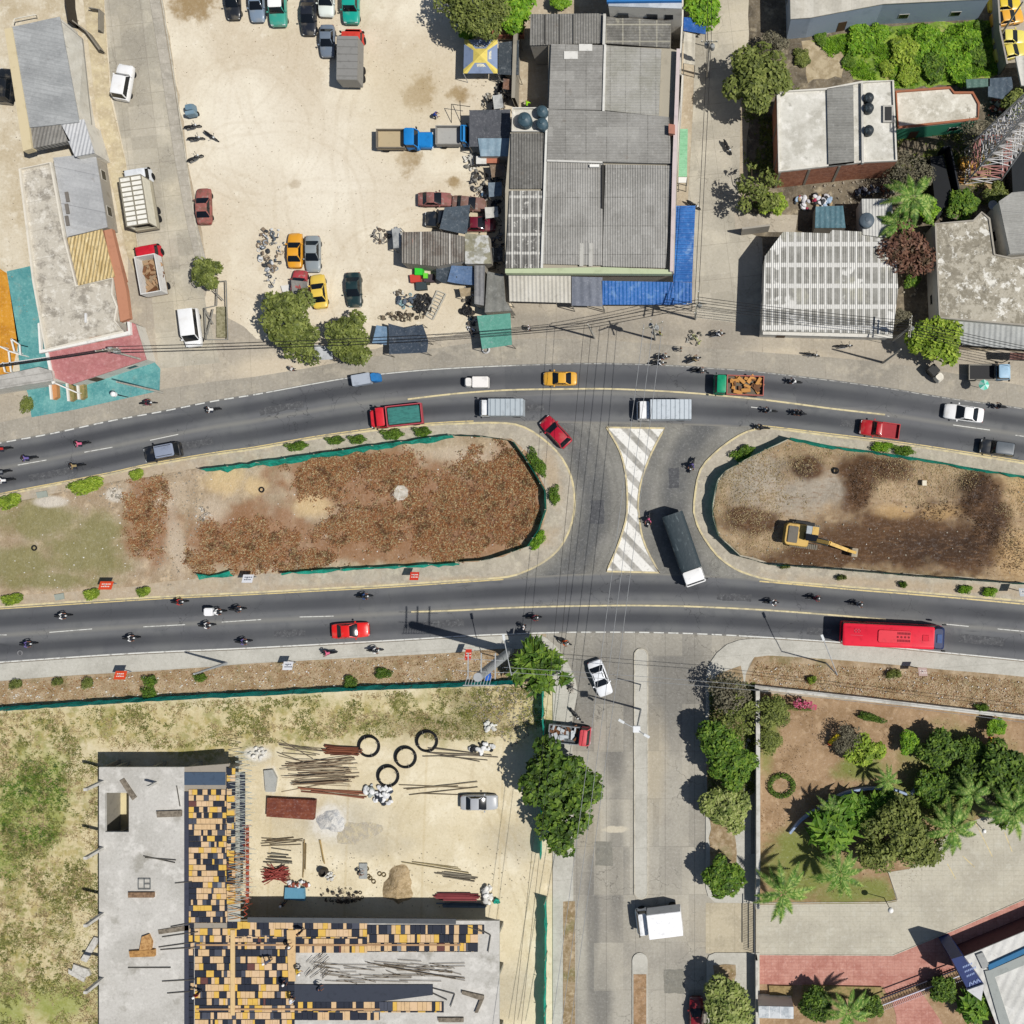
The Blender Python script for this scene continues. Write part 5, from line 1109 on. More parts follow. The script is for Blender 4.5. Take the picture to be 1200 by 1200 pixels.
truck(866, 451, 178, 5.8, 2.3, 'green cab truck with rusty open bed at the top right of the junction', cab='12946a', kind='open', bedc='b0665c', load='c08a4a', cabL=1.4, cabH=2.1, hh=1.6)
truck(772, 1083, 187, 5.3, 2.8, 'white box truck crossing the gap in the south street median', cab='f2f3f5', boxc='f6f6f8', boxH=3.0, cabL=1.3, cabH=2.1, hh=2.4)
truck(159, 229, 99, 7.2, 2.6, 'white slatted box truck parked on the west street', cab='dfe2e6', kind='slat', boxc='eceae2', ribc='8d8778', bedc='b5ad98', boxH=3.2, ribs=10, cabL=1.5, hh=2.6)
truck(175, 315, 100, 5.9, 2.4, 'red cab truck with open brown bed parked on the west street', cab='c62433', kind='open', bedc='dcdad6', bedH=2.4, load='a98a6a', ribc='97836a', cabL=1.4, hh=1.8)
truck(409, 62, 89, 6.7, 2.4, 'red truck with grey sheeted box parked in the upper sand yard', cab='cf4236', boxc='8b8a87', boxH=2.9, ribs=6, ribc='7a7976', cabL=1.3, cabH=1.9, hh=2.3, hood=.3)
truck(473, 162, 0, 6.4, 2.2, 'blue nosed dump truck with empty grey bed in the sand yard', cab='1f7fc8', kind='open', bedc='7c7468', ribc='b9a888', cabL=1.5, cabH=2.1, hood=1.5, hh=1.5)
truck(530, 158, 0, 3.9, 2.2, 'grey bed truck with blue cab parked behind the dump truck', cab='2a82c6', kind='open', bedc='8f8d89', ribc='a9a8a4', cabL=.9, cabH=2.0, hh=1.5)
truck(588, 30, 180, 5.0, 2.4, 'rusty dump truck with sandy bed half under the tree at the top', cab='6d4a3e', kind='open', bedc='96604c', ribc='b9a27a', cabL=1.3, hh=1.6, bedH=1.7)
truck(667, 862, -6, 4.9, 2.1, 'red cab truck loaded with pale poles beside the large street tree', cab='cf5058', kind='open', bedc='8a8d90', ribc='5f6468', load='b9bfc4', cabL=1.2, hh=1.6)
truck(1160, 436, 0, 4.8, 1.8, 'light blue pickup truck under the grey awning at the right edge', cab='9fc0d8', kind='open', bedc='8e8a80', ribc='2c2c2e', cabL=1.6, hh=1.3, bedH=1.2, name='pickup_truck', cat='pickup')
# bus
def bus():
    p = P(1048, 746, 2.9); root = thing('bus', 'long red city bus driving east on the lower road', 'bus', (p.x, p.y, .02), radians(-2.6))
    rb = flat('e5283f', .4); h, w = 5.85, 1.3
    MB().loft([rr(-h, h, w, .35, .25), rr(-h, h, w, 1.4, .25)]).build('body', rb, root, smooth=35)
    MB().loft([rr(-h+.02, h-.02, w-.02, 1.4, .25), rr(-h+.02, h-.1, w-.04, 2.5, .25)]).build('windows', glass, root, smooth=35)
    MB().loft([rr(-h, h-1.25, w, 2.48, .2), rr(-h, h-1.25, w-.03, 2.85, .2), rr(-h+.15, h-1.3, w-.2, 2.95, .2)]).build('roof', rb, root, smooth=35)
    MB().loft([rr(h-1.27, h+.02, w-.01, 1.3, .3), rr(h-1.27, h-.05, w-.02, 2.6, .3), rr(h-1.27, h-.3, w-.2, 2.9, .25)]).build('front_cap', flat('27335a', .4), root, smooth=35)
    MB().loft([rr(-1.9, 1.9, .75, 2.93, .2), rr(-1.85, 1.85, .7, 3.1, .2)]).build('air_unit', flat('dd2138', .45), root, smooth=35)
    b = MB()
    for r0 in range(3):
        for i in range(9):
            if r0 == 1: 
                if i < 4: b.disc((.35+i*.42, 0, 3.1), .13, .02, 12)
            else: b.box(.3+i*.17, .42+i*.17, (-.55 if r0 == 0 else .28), (-.28 if r0 == 0 else .55), 3.1, 3.12)
    b.build('vents', flat('8a1426'), root)
    MB().box(3.2, 3.9, -.35, .35, 2.94, 3.0).build('roof_hatch', flat('d92038'), root, bevel=.03)
    b = MB(); b.box(-5.0, -3.6, -.06, 0, 2.945, 2.965); b.box(-4.6, -3.9, .3, .38, 2.945, 2.965); b.box(-4.6, -3.9, .62, .70, 2.945, 2.965)
    for x in (-4.6,-4.28,-3.98): b.box(x, x+.08, .3, .7, 2.945, 2.965)
    b.build('roof_number', flat('c94a5a'), root)
    MB().box(h-1.0, h-.4, -.5, .5, 2.85, 3.0).build('route_display', flat('4a5f8c'), root, bevel=.04)
    for sy in (-1, 1):
        MB().box(-h-.0+.1, -h+1.4, 0, 0.01, .3, .4)
        MB().box(h-.15, h+.25, sy*(w+.22)-.08, sy*(w+.22)+.08, 1.7, 2.2).build('mirror', black, root)
        wheel(root, 3.6, sy*(w-.14), .48, .28); wheel(root, -3.3, sy*(w-.14), .48, .28)
        MB().box(h-.02, h+.05, sy*.9-.18, sy*.9+.18, .55, .78).build('headlight', lamp_w, root)
bus()
# small cargo three wheelers
def mini(px, py, head, label, cab, box, L=3.2, W=1.25, name='cargo_tricycle'):
    p = P(px, py, 1.1); root = thing(name, label, 'tricycle', (p.x, p.y, .02), radians(head)); h, w = L/2, W/2
    MB().loft([rr(h-1.0, h, w*.8, .3, .2), rr(h-1.0, h-.05, w*.85, .9, .25), rr(h-.95, h-.3, w*.75, 1.45, .2)]).build('cab', flat(cab, .45), root, smooth=40)
    MB().box(-h, h-1.05, -w, w, .5, 1.5).build('cargo_box', flat(box, .5), root, bevel=.06)
    for x, y in ((h-.3, 0), (-h+.5, w-.1), (-h+.5, -w+.1)): wheel(root, x, y, .25, .12)
mini(429, 444, 10, 'small silver cargo three wheeler with blue nose on the upper road', '2f78b8', 'aab2be')
mini(558, 448, 180, 'small rounded white delivery cart on the upper road', 'e9e6e2', 'eeeae6', 2.9)
mini(1097, 438, -48, 'tiny open cart with pale seats below the bright green tree', 'e3ddcf', '2a2b2c', 2.2, 1.1)
mini(223, 128, 100, 'small blue grey covered cart at the yard edge beside the west street', '6d8798', '7b94a3', 1.5, 1.1)

# ---- excavator
def excavator():
    p = P(943, 628, 1.5); root = thing('excavator', 'yellow crawler excavator digging on the right island', 'excavator', (p.x, p.y, .35), radians(-8))
    ye = Mat('machine_yellow','d3ae62',rough=.55,coord='O').noise('a98648',1.5,.5,.7,.7,detail=6).out()
    for sy in (-1, 1):
        b = MB(); b.loft([[Vector((x*1.75, sy*1.15+yy, .45+z*.42)) for x, z in ((-1,0),(-.88,.8),(-.7,1),(.7,1),(.88,.8),(1,0),(.88,-.8),(.7,-1),(-.7,-1),(-.88,-.8))] for yy in (-.28,.28)]); b.build('track', flat('6d675c'), root, recalc=True)
        b = MB()
        for k in range(15): x = -1.5+.215*k; b.box(x-.05, x+.05, sy*1.15-.31, sy*1.15+.31, .86, .92)
        b.build('track_shoes', flat('7d766a'), root)
    MB().box(-1.2, 1.0, -.9, .9, .5, .95).build('undercarriage', black, root)
    MB().loft([rr(-2.35, .45, 1.25, 1.0, .3, bow=0), rr(-2.4, .45, 1.3, 1.7, .4), rr(-2.3, .3, 1.2, 1.95, .4)]).build('body', ye, root, smooth=35)
    MB().box(-2.05, -.9, -.95, .95, 1.93, 2.12).build('engine_cover', flat('6f6a62'), root, bevel=.06)
    MB().box(-2.5,-2.1,-1.15,1.15,1.0,1.6).build('counterweight', ye, root, bevel=.1)
    MB().loft([rr(-.2, 1.35, .5, 1.9, .12), rr(-.1, 1.3, .47, 2.9, .12)]).build('cab', glass, root)
    root.children[-1].location = (0, .75, 0)
    MB().box(-.15, 1.3, .28, 1.22, 2.88, 2.98).build('cab_roof', flat('a9b0b4'), root, bevel=.05)
    MB().box(.55, 1.28, .3, 1.2, 2.97, 3.02).build('cab_hatch', ye, root)
    b = MB(); b.bar((.3,-.25,1.6),(2.6,-.4,4.0),.42,.5); b.bar((2.5,-.4,4.0),(4.8,-.9,3.0),.38,.45); b.build('boom', ye, root)
    b = MB(); b.bar((4.7,-.9,3.2),(6.0,-1.1,1.2),.32,.36); b.build('stick', ye, root)
    for sy in (-.3,.3): MB().tube((.6,-.25+sy,1.5),(2.4,-.4+sy,3.6),.07).build('hydraulic_ram', chrome, root)
    b = MB(); b.loft([[Vector((6.0+x, -1.1+y, z)) for x, z in ((-.35,1.3),(.1,1.35),(.4,.9),(.35,.3),(-.1,.1),(-.45,.4))] for y in (-.5,.5)]); b.build('bucket', flat('a59a86'), root, recalc=True)
excavator()

# ================================================================== PEOPLE AND MOTORCYCLES
shirt = Mat('clothing', objcol=True, rough=.9, coord='O').nbump(8,.4,.02).out()
skin_m = simple('skin','8a5a42',.6); trousers = simple('trousers','2b3140',.9); shoe = simple('shoes','1e1b1a',.8); hair_m = simple('hair','17120f',.8)
POSES = {
 'ride': dict(pelvis=(-.15,0,.86), chest=(.02,0,1.18), neck=(.10,0,1.42), head=(.16,0,1.60), shL=(.07,.20,1.36), elL=(.26,.34,1.16), haL=(.50,.30,1.06), knL=(.28,.24,.80), anL=(.10,.24,.42), ftL=(.26,.25,.36)),
 'stand': dict(pelvis=(0,0,.95), chest=(.01,0,1.25), neck=(0,0,1.48), head=(.02,0,1.64), shL=(0,.20,1.42), elL=(-.03,.27,1.14), haL=(.06,.27,.90), knL=(.03,.11,.50), anL=(-.02,.12,.09), ftL=(.15,.13,.05)),
 'work': dict(pelvis=(-.10,0,.80), chest=(.12,0,1.02), neck=(.34,0,1.14), head=(.48,0,1.18), shL=(.28,.20,1.10), elL=(.38,.28,.84), haL=(.55,.20,.62), knL=(.12,.16,.46), anL=(-.10,.16,.09), ftL=(.07,.17,.05)),
}
_body = {}
def body_mesh(pose, female=False):
    if pose in _body: return _body[pose]
    d = POSES[pose]; v = []; e = []; r = []; cls = []
    def add(p, rad, par=None, c=0):
        v.append(Vector(p)); r.append(rad); cls.append(c)
        if par is not None: e.append((par, len(v)-1))
        return len(v)-1
    M = lambda p, s: (p[0], p[1]*s, p[2])
    pe = add(d['pelvis'], .15); ch = add(d['chest'], .16, pe); up = add(Vector(d['chest']).lerp(Vector(d['neck']), .7), .12, ch); ne = add(d['neck'], .06, up, 1)
    he = add(d['head'], .105, ne, 1); add(Vector(d['head'])+Vector((0,0,.09)), .08, he, 4); add(Vector(d['head'])+Vector((.11,0,-.01)), .022, he, 1)
    for s in (-1, 1):
        sh = add(M(d['shL'], s), .075, up); el_ = add(M(d['elL'], s), .048, sh); ha = Vector(M(d['haL'], s)); fo = (ha-v[el_]).normalized()
        wr = add(ha-fo*.08, .032, el_, 1); pa = add(ha, .042, wr, 1)
        side = fo.cross(Vector((0,0,1))).normalized()
        for k, ln in enumerate((.075,.09,.085,.065)):
            a = add(ha+fo*.05+side*(.03-.02*k), .011, pa, 1); add(v[a]+fo*ln*.6+Vector((0,0,-.03)), .009, a, 1)
        add(ha-fo*.01+side*s*.055+fo*.04, .012, pa, 1)
        hp = Vector(d['pelvis'])+Vector((0, s*.09, -.04)); hj = add(hp, .105, pe, 2); kn = add(M(d['knL'], s), .07, hj, 2); an = add(M(d['anL'], s), .045, kn, 2); add(M(d['ftL'], s), .045, an, 3)
    me = bpy.data.meshes.new('person'); me.from_pydata(v, e, [])
    o = bpy.data.objects.new('person', me); COL.objects.link(o)
    sk = o.modifiers.new('s', 'SKIN'); sk.use_smooth_shade = True
    for i, sv in enumerate(me.skin_vertices[0].data): sv.radius = (r[i], r[i]); sv.use_root = (i == 0)
    ss_ = o.modifiers.new('u', 'SUBSURF'); ss_.levels = 1; ss_.render_levels = 1
    bpy.context.view_layer.update(); dg = bpy.context.evaluated_depsgraph_get()
    nm = bpy.data.meshes.new_from_object(o.evaluated_get(dg)); bpy.data.objects.remove(o)
    nm.materials.clear()
    for m_ in (shirt, skin_m, trousers, shoe, hair_m): nm.materials.append(m_)
    segs = [(v[a], v[b], cls[b]) for a, b in e]
    for p in nm.polygons:
        c = p.center; best = (9e9, 0)
        for a, b, k in segs:
            ab = b-a; t = max(0, min(1, (c-a).dot(ab)/max(1e-9, ab.length_squared))); dd = (a+ab*t-c).length
            if dd < best[0]: best = (dd, k)
        p.material_index = best[1]; p.use_smooth = True
    _body[pose] = nm; return nm
def person(pose, px, py, head, label, top, helmet=None, z=.02, group=None, hz=None):
    p = P(px, py, hz if hz is not None else z+1); o = bpy.data.objects.new('person', body_mesh(pose)); COL.objects.link(o)
    o.location = (p.x, p.y, z); o.rotation_euler = (0,0,radians(head)); tag(o, label, 'person', group); o.color = C(top)
    hd = Vector(POSES[pose]['head'])
    if helmet:
        b = MB(); b.lathe((0,0,-.06), [(.125,0),(.145,.05),(.145,.12),(.12,.2),(.07,.245),(.01,.255)], 14)
        c = b.build('helmet', flat(helmet, .35), o, smooth=40); c.location = hd
    return o
def make_moto():
    root = thing('motorcycle', 'x', 'motorcycle')
    for x in (.66, -.62):
        t = bpy.data.objects.new('wheel', None); COL.objects.link(t); t.parent = root; t.location = (x, 0, .3)
        MB().torus((0,0,0), .25, .055, 18, 6, M=Matrix.Rotation(pi/2, 4, 'X')).build('tyre', rubber, t, smooth=60); MB().tube((0,-.04,0),(0,.04,0),.2,n=12).build('rim', metal_m, t)
    MB().loft([[Vector((x, w*cos(a), z+hh*sin(a))) for a in [2*pi*i/8 for i in range(8)]] for x, w, z, hh in ((.42,.05,.72,.06),(.3,.14,.78,.11),(.1,.15,.8,.12),(-.05,.1,.74,.08))]).build('fuel_tank', paint, root, smooth=50)
    MB().loft([[Vector((x, w*cos(a), z+hh*sin(a))) for a in [2*pi*i/8 for i in range(8)]] for x, w, z, hh in ((-.02,.09,.76,.05),(-.3,.14,.79,.06),(-.7,.11,.84,.05),(-.82,.05,.86,.03))]).build('seat', black, root, smooth=50)
    MB().box(-.25,.3,-.14,.14,.25,.62).build('engine', flat('5a5c5e',.5), root, bevel=.04)
    b = MB(); b.tube((.66,.07,.3),(.42,.07,.95),.025); b.tube((.66,-.07,.3),(.42,-.07,.95),.025); b.build('fork', chrome, root)
    b = MB(); b.path([(.34,-.36,1.02),(.44,-.2,1.0),(.45,.2,1.0),(.34,.36,1.02)], .02); b.build('handlebar', black, root)
    for sy in (-1,1): MB().tube((.42,sy*.3,1.0),(.44,sy*.36,1.16),.01).tube((.44,sy*.36,1.16),(.45,sy*.36,1.17),.05,n=8).build('mirror', black, root)
    MB().disc((.5,0,.82),.09,.1,12).build('headlight', lamp_w, root)
    MB().box(.45,.9,-.07,.07,.58,.62).build('front_fender', paint, root, bevel=.02); MB().box(-.98,-.6,-.08,.08,.68,.74).build('rear_fender', paint, root, bevel=.02)
    MB().tube((.1,-.16,.3),(-.75,-.2,.38),.045,n=8).build('exhaust', chrome, root)
    return root
SHIRTS = dict(pink='d86a8c', red='b8302c', white='e6e6e6', grey='7c7f84', black='24252a', blue='2f4f8a', teal='3a8f8a', maroon='6a2434', orange='d8602a', violet='6a5f9c', green='4a6a3a', khaki='9c8a64')
def lab16(s_):
    w_ = s_.split()
    if len(w_) > 16: print('LONG', s_)
    return s_
def moto(px, py, head, top, where, helm='26282c', bike='1a1b1e', rider=True, z=.02, pax=None, ground='road'):
    p = P(px, py, .9)
    spawn('moto', make_moto, (p.x, p.y, z), radians(head), f'dark motorcycle {where}', color=bike, cat='motorcycle', group='motorcycles')
    if rider: person('ride', px, py, head, lab16(f'rider in {top} {where}'), SHIRTS[top], helm, z=z, hz=.9, group='motorcycle riders')
    if pax:
        d = Vector((cos(radians(head)), sin(radians(head))))*-4.2
        person('ride', px+d.x, py-d.y, head, lab16(f'passenger in {pax} {where}'), SHIRTS[pax], helm, z=z, hz=.9, group='motorcycle riders')
rows_up = [(94,520,'pink','on the upper road near the first lane dash at the left'),(32,537,'violet','on the upper road at the far left beside the second dash'),(88,546,'khaki','below the pink shirted rider on the upper road'),(5,563,'white','at the left edge lowest on the upper road'),(2,526,'red','at the left edge highest on the upper road'),
 (1,553,'grey','at the left edge between two others on the upper road'),(248,480,'white','on the upper road just right of the teal paving'),(931,447,'white','on the upper road right of the green cab truck'),(936,484,'black','on the upper road left of the red pickup, right one'),(902,481,'grey','on the upper road left of the red pickup, left one'),(893,501,'black','at the island kerb below the two others left of the red pickup'),(1172,476,'black','on the upper road edge at the far right')]
for x, y, c, wh in rows_up: moto(x, y, UP(max(x, 0)), c, wh, pax='black' if x in (936,) else None)
rows_lo = [(72,722,'white','on the lower road in the upper lane at the left'),(31,755,'violet','on the lower road lower lane at the far left'),(152,748,'white','on the lower road below the third lane dash'),(209,705.5,'red','at the island edge left of the white cargo bike'),(277,714,'black','right in front of the white cargo bike on the lower road'),
 (241,733,'white','on the lane line under the white cargo bike'),(284,752,'violet','on the lower road near the bent lamp pole'),(426,699,'blue','on the lower road above the bright red sedan'),(904,706,'white','on the lower road left one of three right of the junction'),(955,701,'maroon','on the lower road middle one of three right of the junction'),(1005,708,'grey','on the lower road right one of three before the bus')]
for x, y, c, wh in rows_lo: moto(x, y, LO(x), c, wh)
moto(254, 717, LO(254), 'white', 'with white cargo boxes on the lower road', helm='eeeeee')
o = MB().box(-.9,.1,-.45,.45,.8,1.5).build('cargo_box', flat('eeeef0',.4), bevel=.1); p = P(249,717,1.2); o.location = (p.x,p.y,.02); tag(o,'white cargo box carried by the motorcycle on the lower road','box')
for x, y, hd, c, wh in ((385,765,183,'pink','riding on the sidewalk below the bright red sedan'),(439,762,0,'white','on the pale sidewalk right of the pink shirted rider'),(625,724,2,'maroon','on the lower road above the street corner tree'),(661,752,-28,'orange','turning at the street corner near the long leaved tree'),
    (811,545,250,'violet','rounding the tip of the right island'),(760,609,262,'pink','between the striped triangle and the tarpaulin truck'),(172,472,5,'maroon','on the pavement below the teal paving'),
    (841,391,8,'white','parked on the pavement below the north street'),(772,425,5,'white','at the road edge lower left of the gathered group'),(776,418,5,'grey','at the road edge just above the lower left one of the group'),(813,421,20,'khaki','of the gathered group, to the right near the poles'),(819,434,0,'black','on the upper road edge under the gathered group')):
    moto(x, y, hd, c, wh, z=.16 if y > 760 else .02)
for x, y, hd, wh in ((952,415,-10,'parked on the pavement in front of the gridded roof'),(991,405,5,'parked closest to the gridded roof front'),(224,147,10,'first of the row parked at the sand yard edge'),(228,161,5,'middle of the row parked at the sand yard edge'),(227,184,25,'lowest of the row parked at the sand yard edge'),(246,158,-35,'standing apart to the right of the yard row'),(853,171,-60,'parked in the shade of the north street'),(813,239,-30,'parked at the upper end of the blue side awning')):
    moto(x, y, hd, 'black', wh, rider=False)
moto(633, 858, -40, 'grey', 'parked beside the red cab truck', rider=False) if False else moto(674, 838, -50, 'grey', 'parked at the kerb above the red cab truck', rider=False)
for x, y, hd, lab, top, z, po, he in ((342,432,20,'person in black and white walking on the pavement left of the trees','d8d8d8',.02,'stand',None),(508,134,10,'person in blue leaning in the sand yard above the dump truck','27408c',.02,'work',None),
    (614,735,0,'person in white shirt standing at the edge of the lower road','dfdfdf',.15,'stand',None),(620,384,0,'person in white shirt beside the green tarp stall','e4e4e4',.02,'stand',None),
    (774,391,40,'person in yellow green beside the tangled pole top','a9b04a',.02,'stand',None),(798,409,0,'person in grey among the poles near the junction','8a8d84',.02,'stand',None),(617,122,60,'worker in bright green vest beside the round water tanks','9bd32a',.02,'work',None),
    (335,1112,30,'worker in white helmet crouching near the deck walkway','3c4150',HS+.2,'work','f0f0f0'),(314,1127,200,'worker in white helmet bending left of the walkway crossing','4a4f60',HS+.2,'work','eeeeee'),(347,1138,-40,'worker in yellow shirt on the deck right of the long walkway','d8b23a',HS+.2,'work','f4f4f4'),
    (330,1158,60,'worker with white cloth near the lower beam trough','2b2f3a',HS+.2,'work','f0f0f0'),(340,1176,70,'worker in pale shirt at the lower edge of the beam trough','c9cdd6',HS+.2,'work','e6e6e6'),(230,1166,100,'worker in maroon at the left side of the formwork deck','8a2a30',HS+.2,'stand','f0f0f0'),
    (351,1093,-70,'worker in dark clothes at the top edge of the east wing deck','2a2c34',HS+.2,'stand',None),(371,1160,10,'worker in navy at the middle of the beam trough','2b3548',HS+.2,'work',None),(331,1060,80,'worker in black with white helmet in the shade below the deck','1f2126',.02,'stand','d8d8e0'),(419,1024,0,'worker near the tyres in the shaded sand','6f6a60',.02,'work',None)):
    person(po, x, y, hd, lab, top, he, z=z, hz=z+1)
# ================================================================== VEGETATION
def leafmat(name, a, b, c, rough=.65):
    m = Mat(name, a, rough=rough, spec=.2); g = m.N.new('ShaderNodeNewGeometry').outputs['Random Per Island']
    m.mix(b, m.mr(g, .3, .9, 0, .9)); m.noise(c, .9, .5, .64, .7, detail=4)
    m.b.inputs['Subsurface Weight'].default_value = 0
    t = m.N.new('ShaderNodeBsdfTranslucent'); m.lk(m.c, t.inputs[0]); mx = m.N.new('ShaderNodeMixShader'); mx.inputs[0].default_value = .25
    out = m.N['Material Output']; m.out(); m.lk(m.b.outputs[0], mx.inputs[1]); m.lk(t.outputs[0], mx.inputs[2]); m.lk(mx.outputs[0], out.inputs[0]); return m.m
K = 1.0
LEAF = dict(olive=leafmat('olive_leaves','6c7836','97a054','424e22'), green=leafmat('green_leaves','507420','84a038','2c4414'), dark=leafmat('dark_leaves','466420','7a9634','243610'),
  lime=leafmat('lime_leaves','86a22e','b2c44c','547020'), yellow=leafmat('pale_ball_leaves','8b9a4c','b4ba76','566c2e'), brown=leafmat('brown_leaves','6f4c3e','8f6a54','504a32'),
  bright=leafmat('bright_leaves','6a9a1e','9cc038','386010'), grey=leafmat('grey_twigs','6f6a56','8d8870','504c3c'), palm=leafmat('palm_leaves','5f8a30','aec26a','2e4a18'), pink=leafmat('pink_blossom','c84a72','e890a8','8a2a48'), banana=leafmat('banana_leaves','55801f','86a83a','2d5214'))
bark = simple('bark','6b5a48',.9,var='453a2e')
def leaves(clumps, per, size, rr, droop=0.0, flatn=.6, aspect=1.8):
    b = MB(); vs = b.v; fs = b.f; mi = b.mi
    for c, r, hz in clumps:
        for k in range(int(per*r*r)):
            while True:
                d = Vector((rr.uniform(-1,1), rr.uniform(-1,1), rr.uniform(-1,1)))
                if .15 < d.length < 1: break
            d = d.normalized()*(d.length**.45)
            p = c+Vector((d.x*r, d.y*r, d.z*hz)); s = size*rr.uniform(.6, 1.3)
            n = (d*.8+Vector((rr.gauss(0,.45), rr.gauss(0,.45), flatn+abs(rr.gauss(0,.4))))).normalized()
            t = n.cross(Vector((rr.gauss(0,1), rr.gauss(0,1), .01))).normalized(); u = n.cross(t)
            o = len(vs); a = t*s*aspect*.5; w = u*s*.5
            vs += [tuple(p-a), tuple(p+w*.9+n*-.03), tuple(p+a-Vector((0,0,s*.2))), tuple(p-w*.9+n*-.03)]; fs.append((o,o+1,o+2,o+3)); mi.append(0)
    return b
def branchy(root, H_, rad, clumps, rr, name='trunk', r0=.16):
    b = MB(); top = Vector((rr.uniform(-.2,.2), rr.uniform(-.2,.2), H_*.42)); b.tube((0,0,-.1), top, r0, r0*.7, 7)
    for c, r, hz in clumps[::max(1, len(clumps)//14)]:
        m = top.lerp(c, .5)+Vector((rr.uniform(-.3,.3), rr.uniform(-.3,.3), .2)); b.tube(top, m, r0*.45, r0*.3, 5); b.tube(m, c, r0*.3, .02, 5)
    return b.build(name, bark, root, smooth=60)
def make_tree(kind, rad, H_, leaf=.34, per=70, n=26, seed=1, gap=.0, oval=1.0, name='tree', flatn=.6, aspect=1.8, cl=.34):
    rr = random.Random(seed); root = thing(name, 'x', 'tree'); cs = []
    w1, w2, w3 = (rr.uniform(0,6) for _ in range(3))
    for i in range(n):
        a = rr.uniform(0, 2*pi); q = sqrt(rr.random())*(1-cl*.8)*(.94+.15*sin(2*a+w1)+.12*sin(3*a+w2)+.08*sin(5*a+w3)); z = H_*(.62+.3*(1-q*q)*rr.uniform(.5,1.1))
        cs.append((Vector((cos(a)*q*rad*oval, sin(a)*q*rad, z)), rad*cl*rr.uniform(.65,1.2), rad*cl*.7))
    leaves(cs, per, leaf, rr, flatn=flatn, aspect=aspect).build('crown', LEAF[kind], root)
    branchy(root, H_, rad, cs, rr); return root
def put_tree(px, py, r, label, kind='green', v=0, H_=None, base=3.0, rz=None, oval=1.0, sz=1, name='tree', cat='tree', group=None, **kw):
    H_ = H_ or max(2.2, base*1.5); key = ('tree', kind, v, base, oval, str(kw)); p = P(px, py, H_*.8*r/base*sz)
    s = r/base
    return spawn(key, lambda: make_tree(kind, base, H_, seed=v*7+3, oval=oval, name=name, **kw), (p.x, p.y, .02), R.uniform(0, 6) if rz is None else rz, label, scale=(s, s, s*sz), cat=cat, group=group)
G = dict(per=95, n=34)
put_tree(336, 372, 3.5, 'large olive green tree left of a pair at the bottom of the sand yard', 'olive', 0, base=3.5, leaf=.30, per=110, n=36, cl=.28)
put_tree(352, 398, 2.6, 'smaller olive tree leaning from the large pair toward the pavement', 'olive', 1, base=3.0, leaf=.28, per=100, n=30)
put_tree(409, 396, 3.0, 'round olive green tree right one of the pair above the upper road', 'olive', 0, base=3.5, leaf=.30, per=110, n=36, cl=.28)
put_tree(242, 320, 2.1, 'small bushy tree at the yard corner beside the west street', 'olive', 2, base=2.2, leaf=.24, per=150, n=24)
put_tree(556, 2, 4.6, 'wide feathery olive tree at the top edge above the striped tent', 'olive', 3, base=4.6, leaf=.22, per=120, n=44, cl=.26)
put_tree(603, 8, 2.6, 'bright green tree at the top edge beside the warehouse block', 'bright', 0, base=3.0, **G)
put_tree(655, 0, 1.2, 'small bright tree cut by the top edge left of the blue topped building', 'bright', 1, base=3.0, **G)
put_tree(824, 4, 2.6, 'bright green tree at the top of the north street', 'bright', 0, base=3.0, **G)
put_tree(548, 36, 1.3, 'small vivid green shrub tucked under the feathery tree', 'bright', 1, base=3.0, sz=.5, **G)
put_tree(888, 92, 4.1, 'large olive green tree over the north street', 'olive', 4, base=3.8, leaf=.32, per=85, n=34, H_=6.0)
put_tree(906, 55, 1.9, 'grey green scrubby tree beside the large north street tree', 'grey', 0, base=2.6, leaf=.22, per=110, n=22)
put_tree(889, 223, 3.3, 'loose olive tree below the whitewashed house at the north street', 'olive', 5, base=3.4, leaf=.28, per=65, n=20, H_=5.5, cl=.26)
put_tree(908, 238, 1.6, 'lighter green bush at the right of the loose olive tree', 'lime', 1, base=2.5, per=100, n=18)
put_tree(1063, 292, 3.4, 'reddish brown leaved tree right of the gridded roof', 'brown', 0, base=3.2, leaf=.26, per=75, n=26, H_=5.0)
put_tree(1068, 327, 1.2, 'little green patch of tree below the reddish brown one', 'green', 3, base=2.4, per=90, n=14)
put_tree(1098, 398, 3.1, 'bright green broad tree standing over the pavement at the right', 'lime', 0, base=3.1, leaf=.34, per=90, n=34, H_=4.5)
put_tree(1056, 371, 1.1, 'small grey green shrub beside the corner of the gridded roof', 'grey', 1, base=2.4, per=90, n=14)
put_tree(1066, 205, 3.2, 'leafless grey brown tree right of the brick wall house', 'grey', 2, base=3.2, leaf=.16, per=70, n=30, H_=4.0)
put_tree(1088, 245, 1.5, 'bright leafy bush beside the palm behind the shed', 'bright', 0, base=3.0, **G)
put_tree(1128, 240, 2.1, 'green bush cluster in front of the lattice tower', 'green', 1, base=2.4, per=100, n=22)
put_tree(1168, 228, 1.7, 'olive bush at the foot of the lattice tower', 'olive', 2, base=2.2, leaf=.24, per=150, n=24)
put_tree(1192, 122, 2.0, 'olive shrub at the right edge above the lattice tower', 'olive', 2, base=2.2, leaf=.24, per=150, n=24)
put_tree(1150, 160, 3.0, 'thin grey scrub tree between the cream house and the lattice tower', 'grey', 2, base=3.2, leaf=.16, per=70, n=30, H_=4.0)
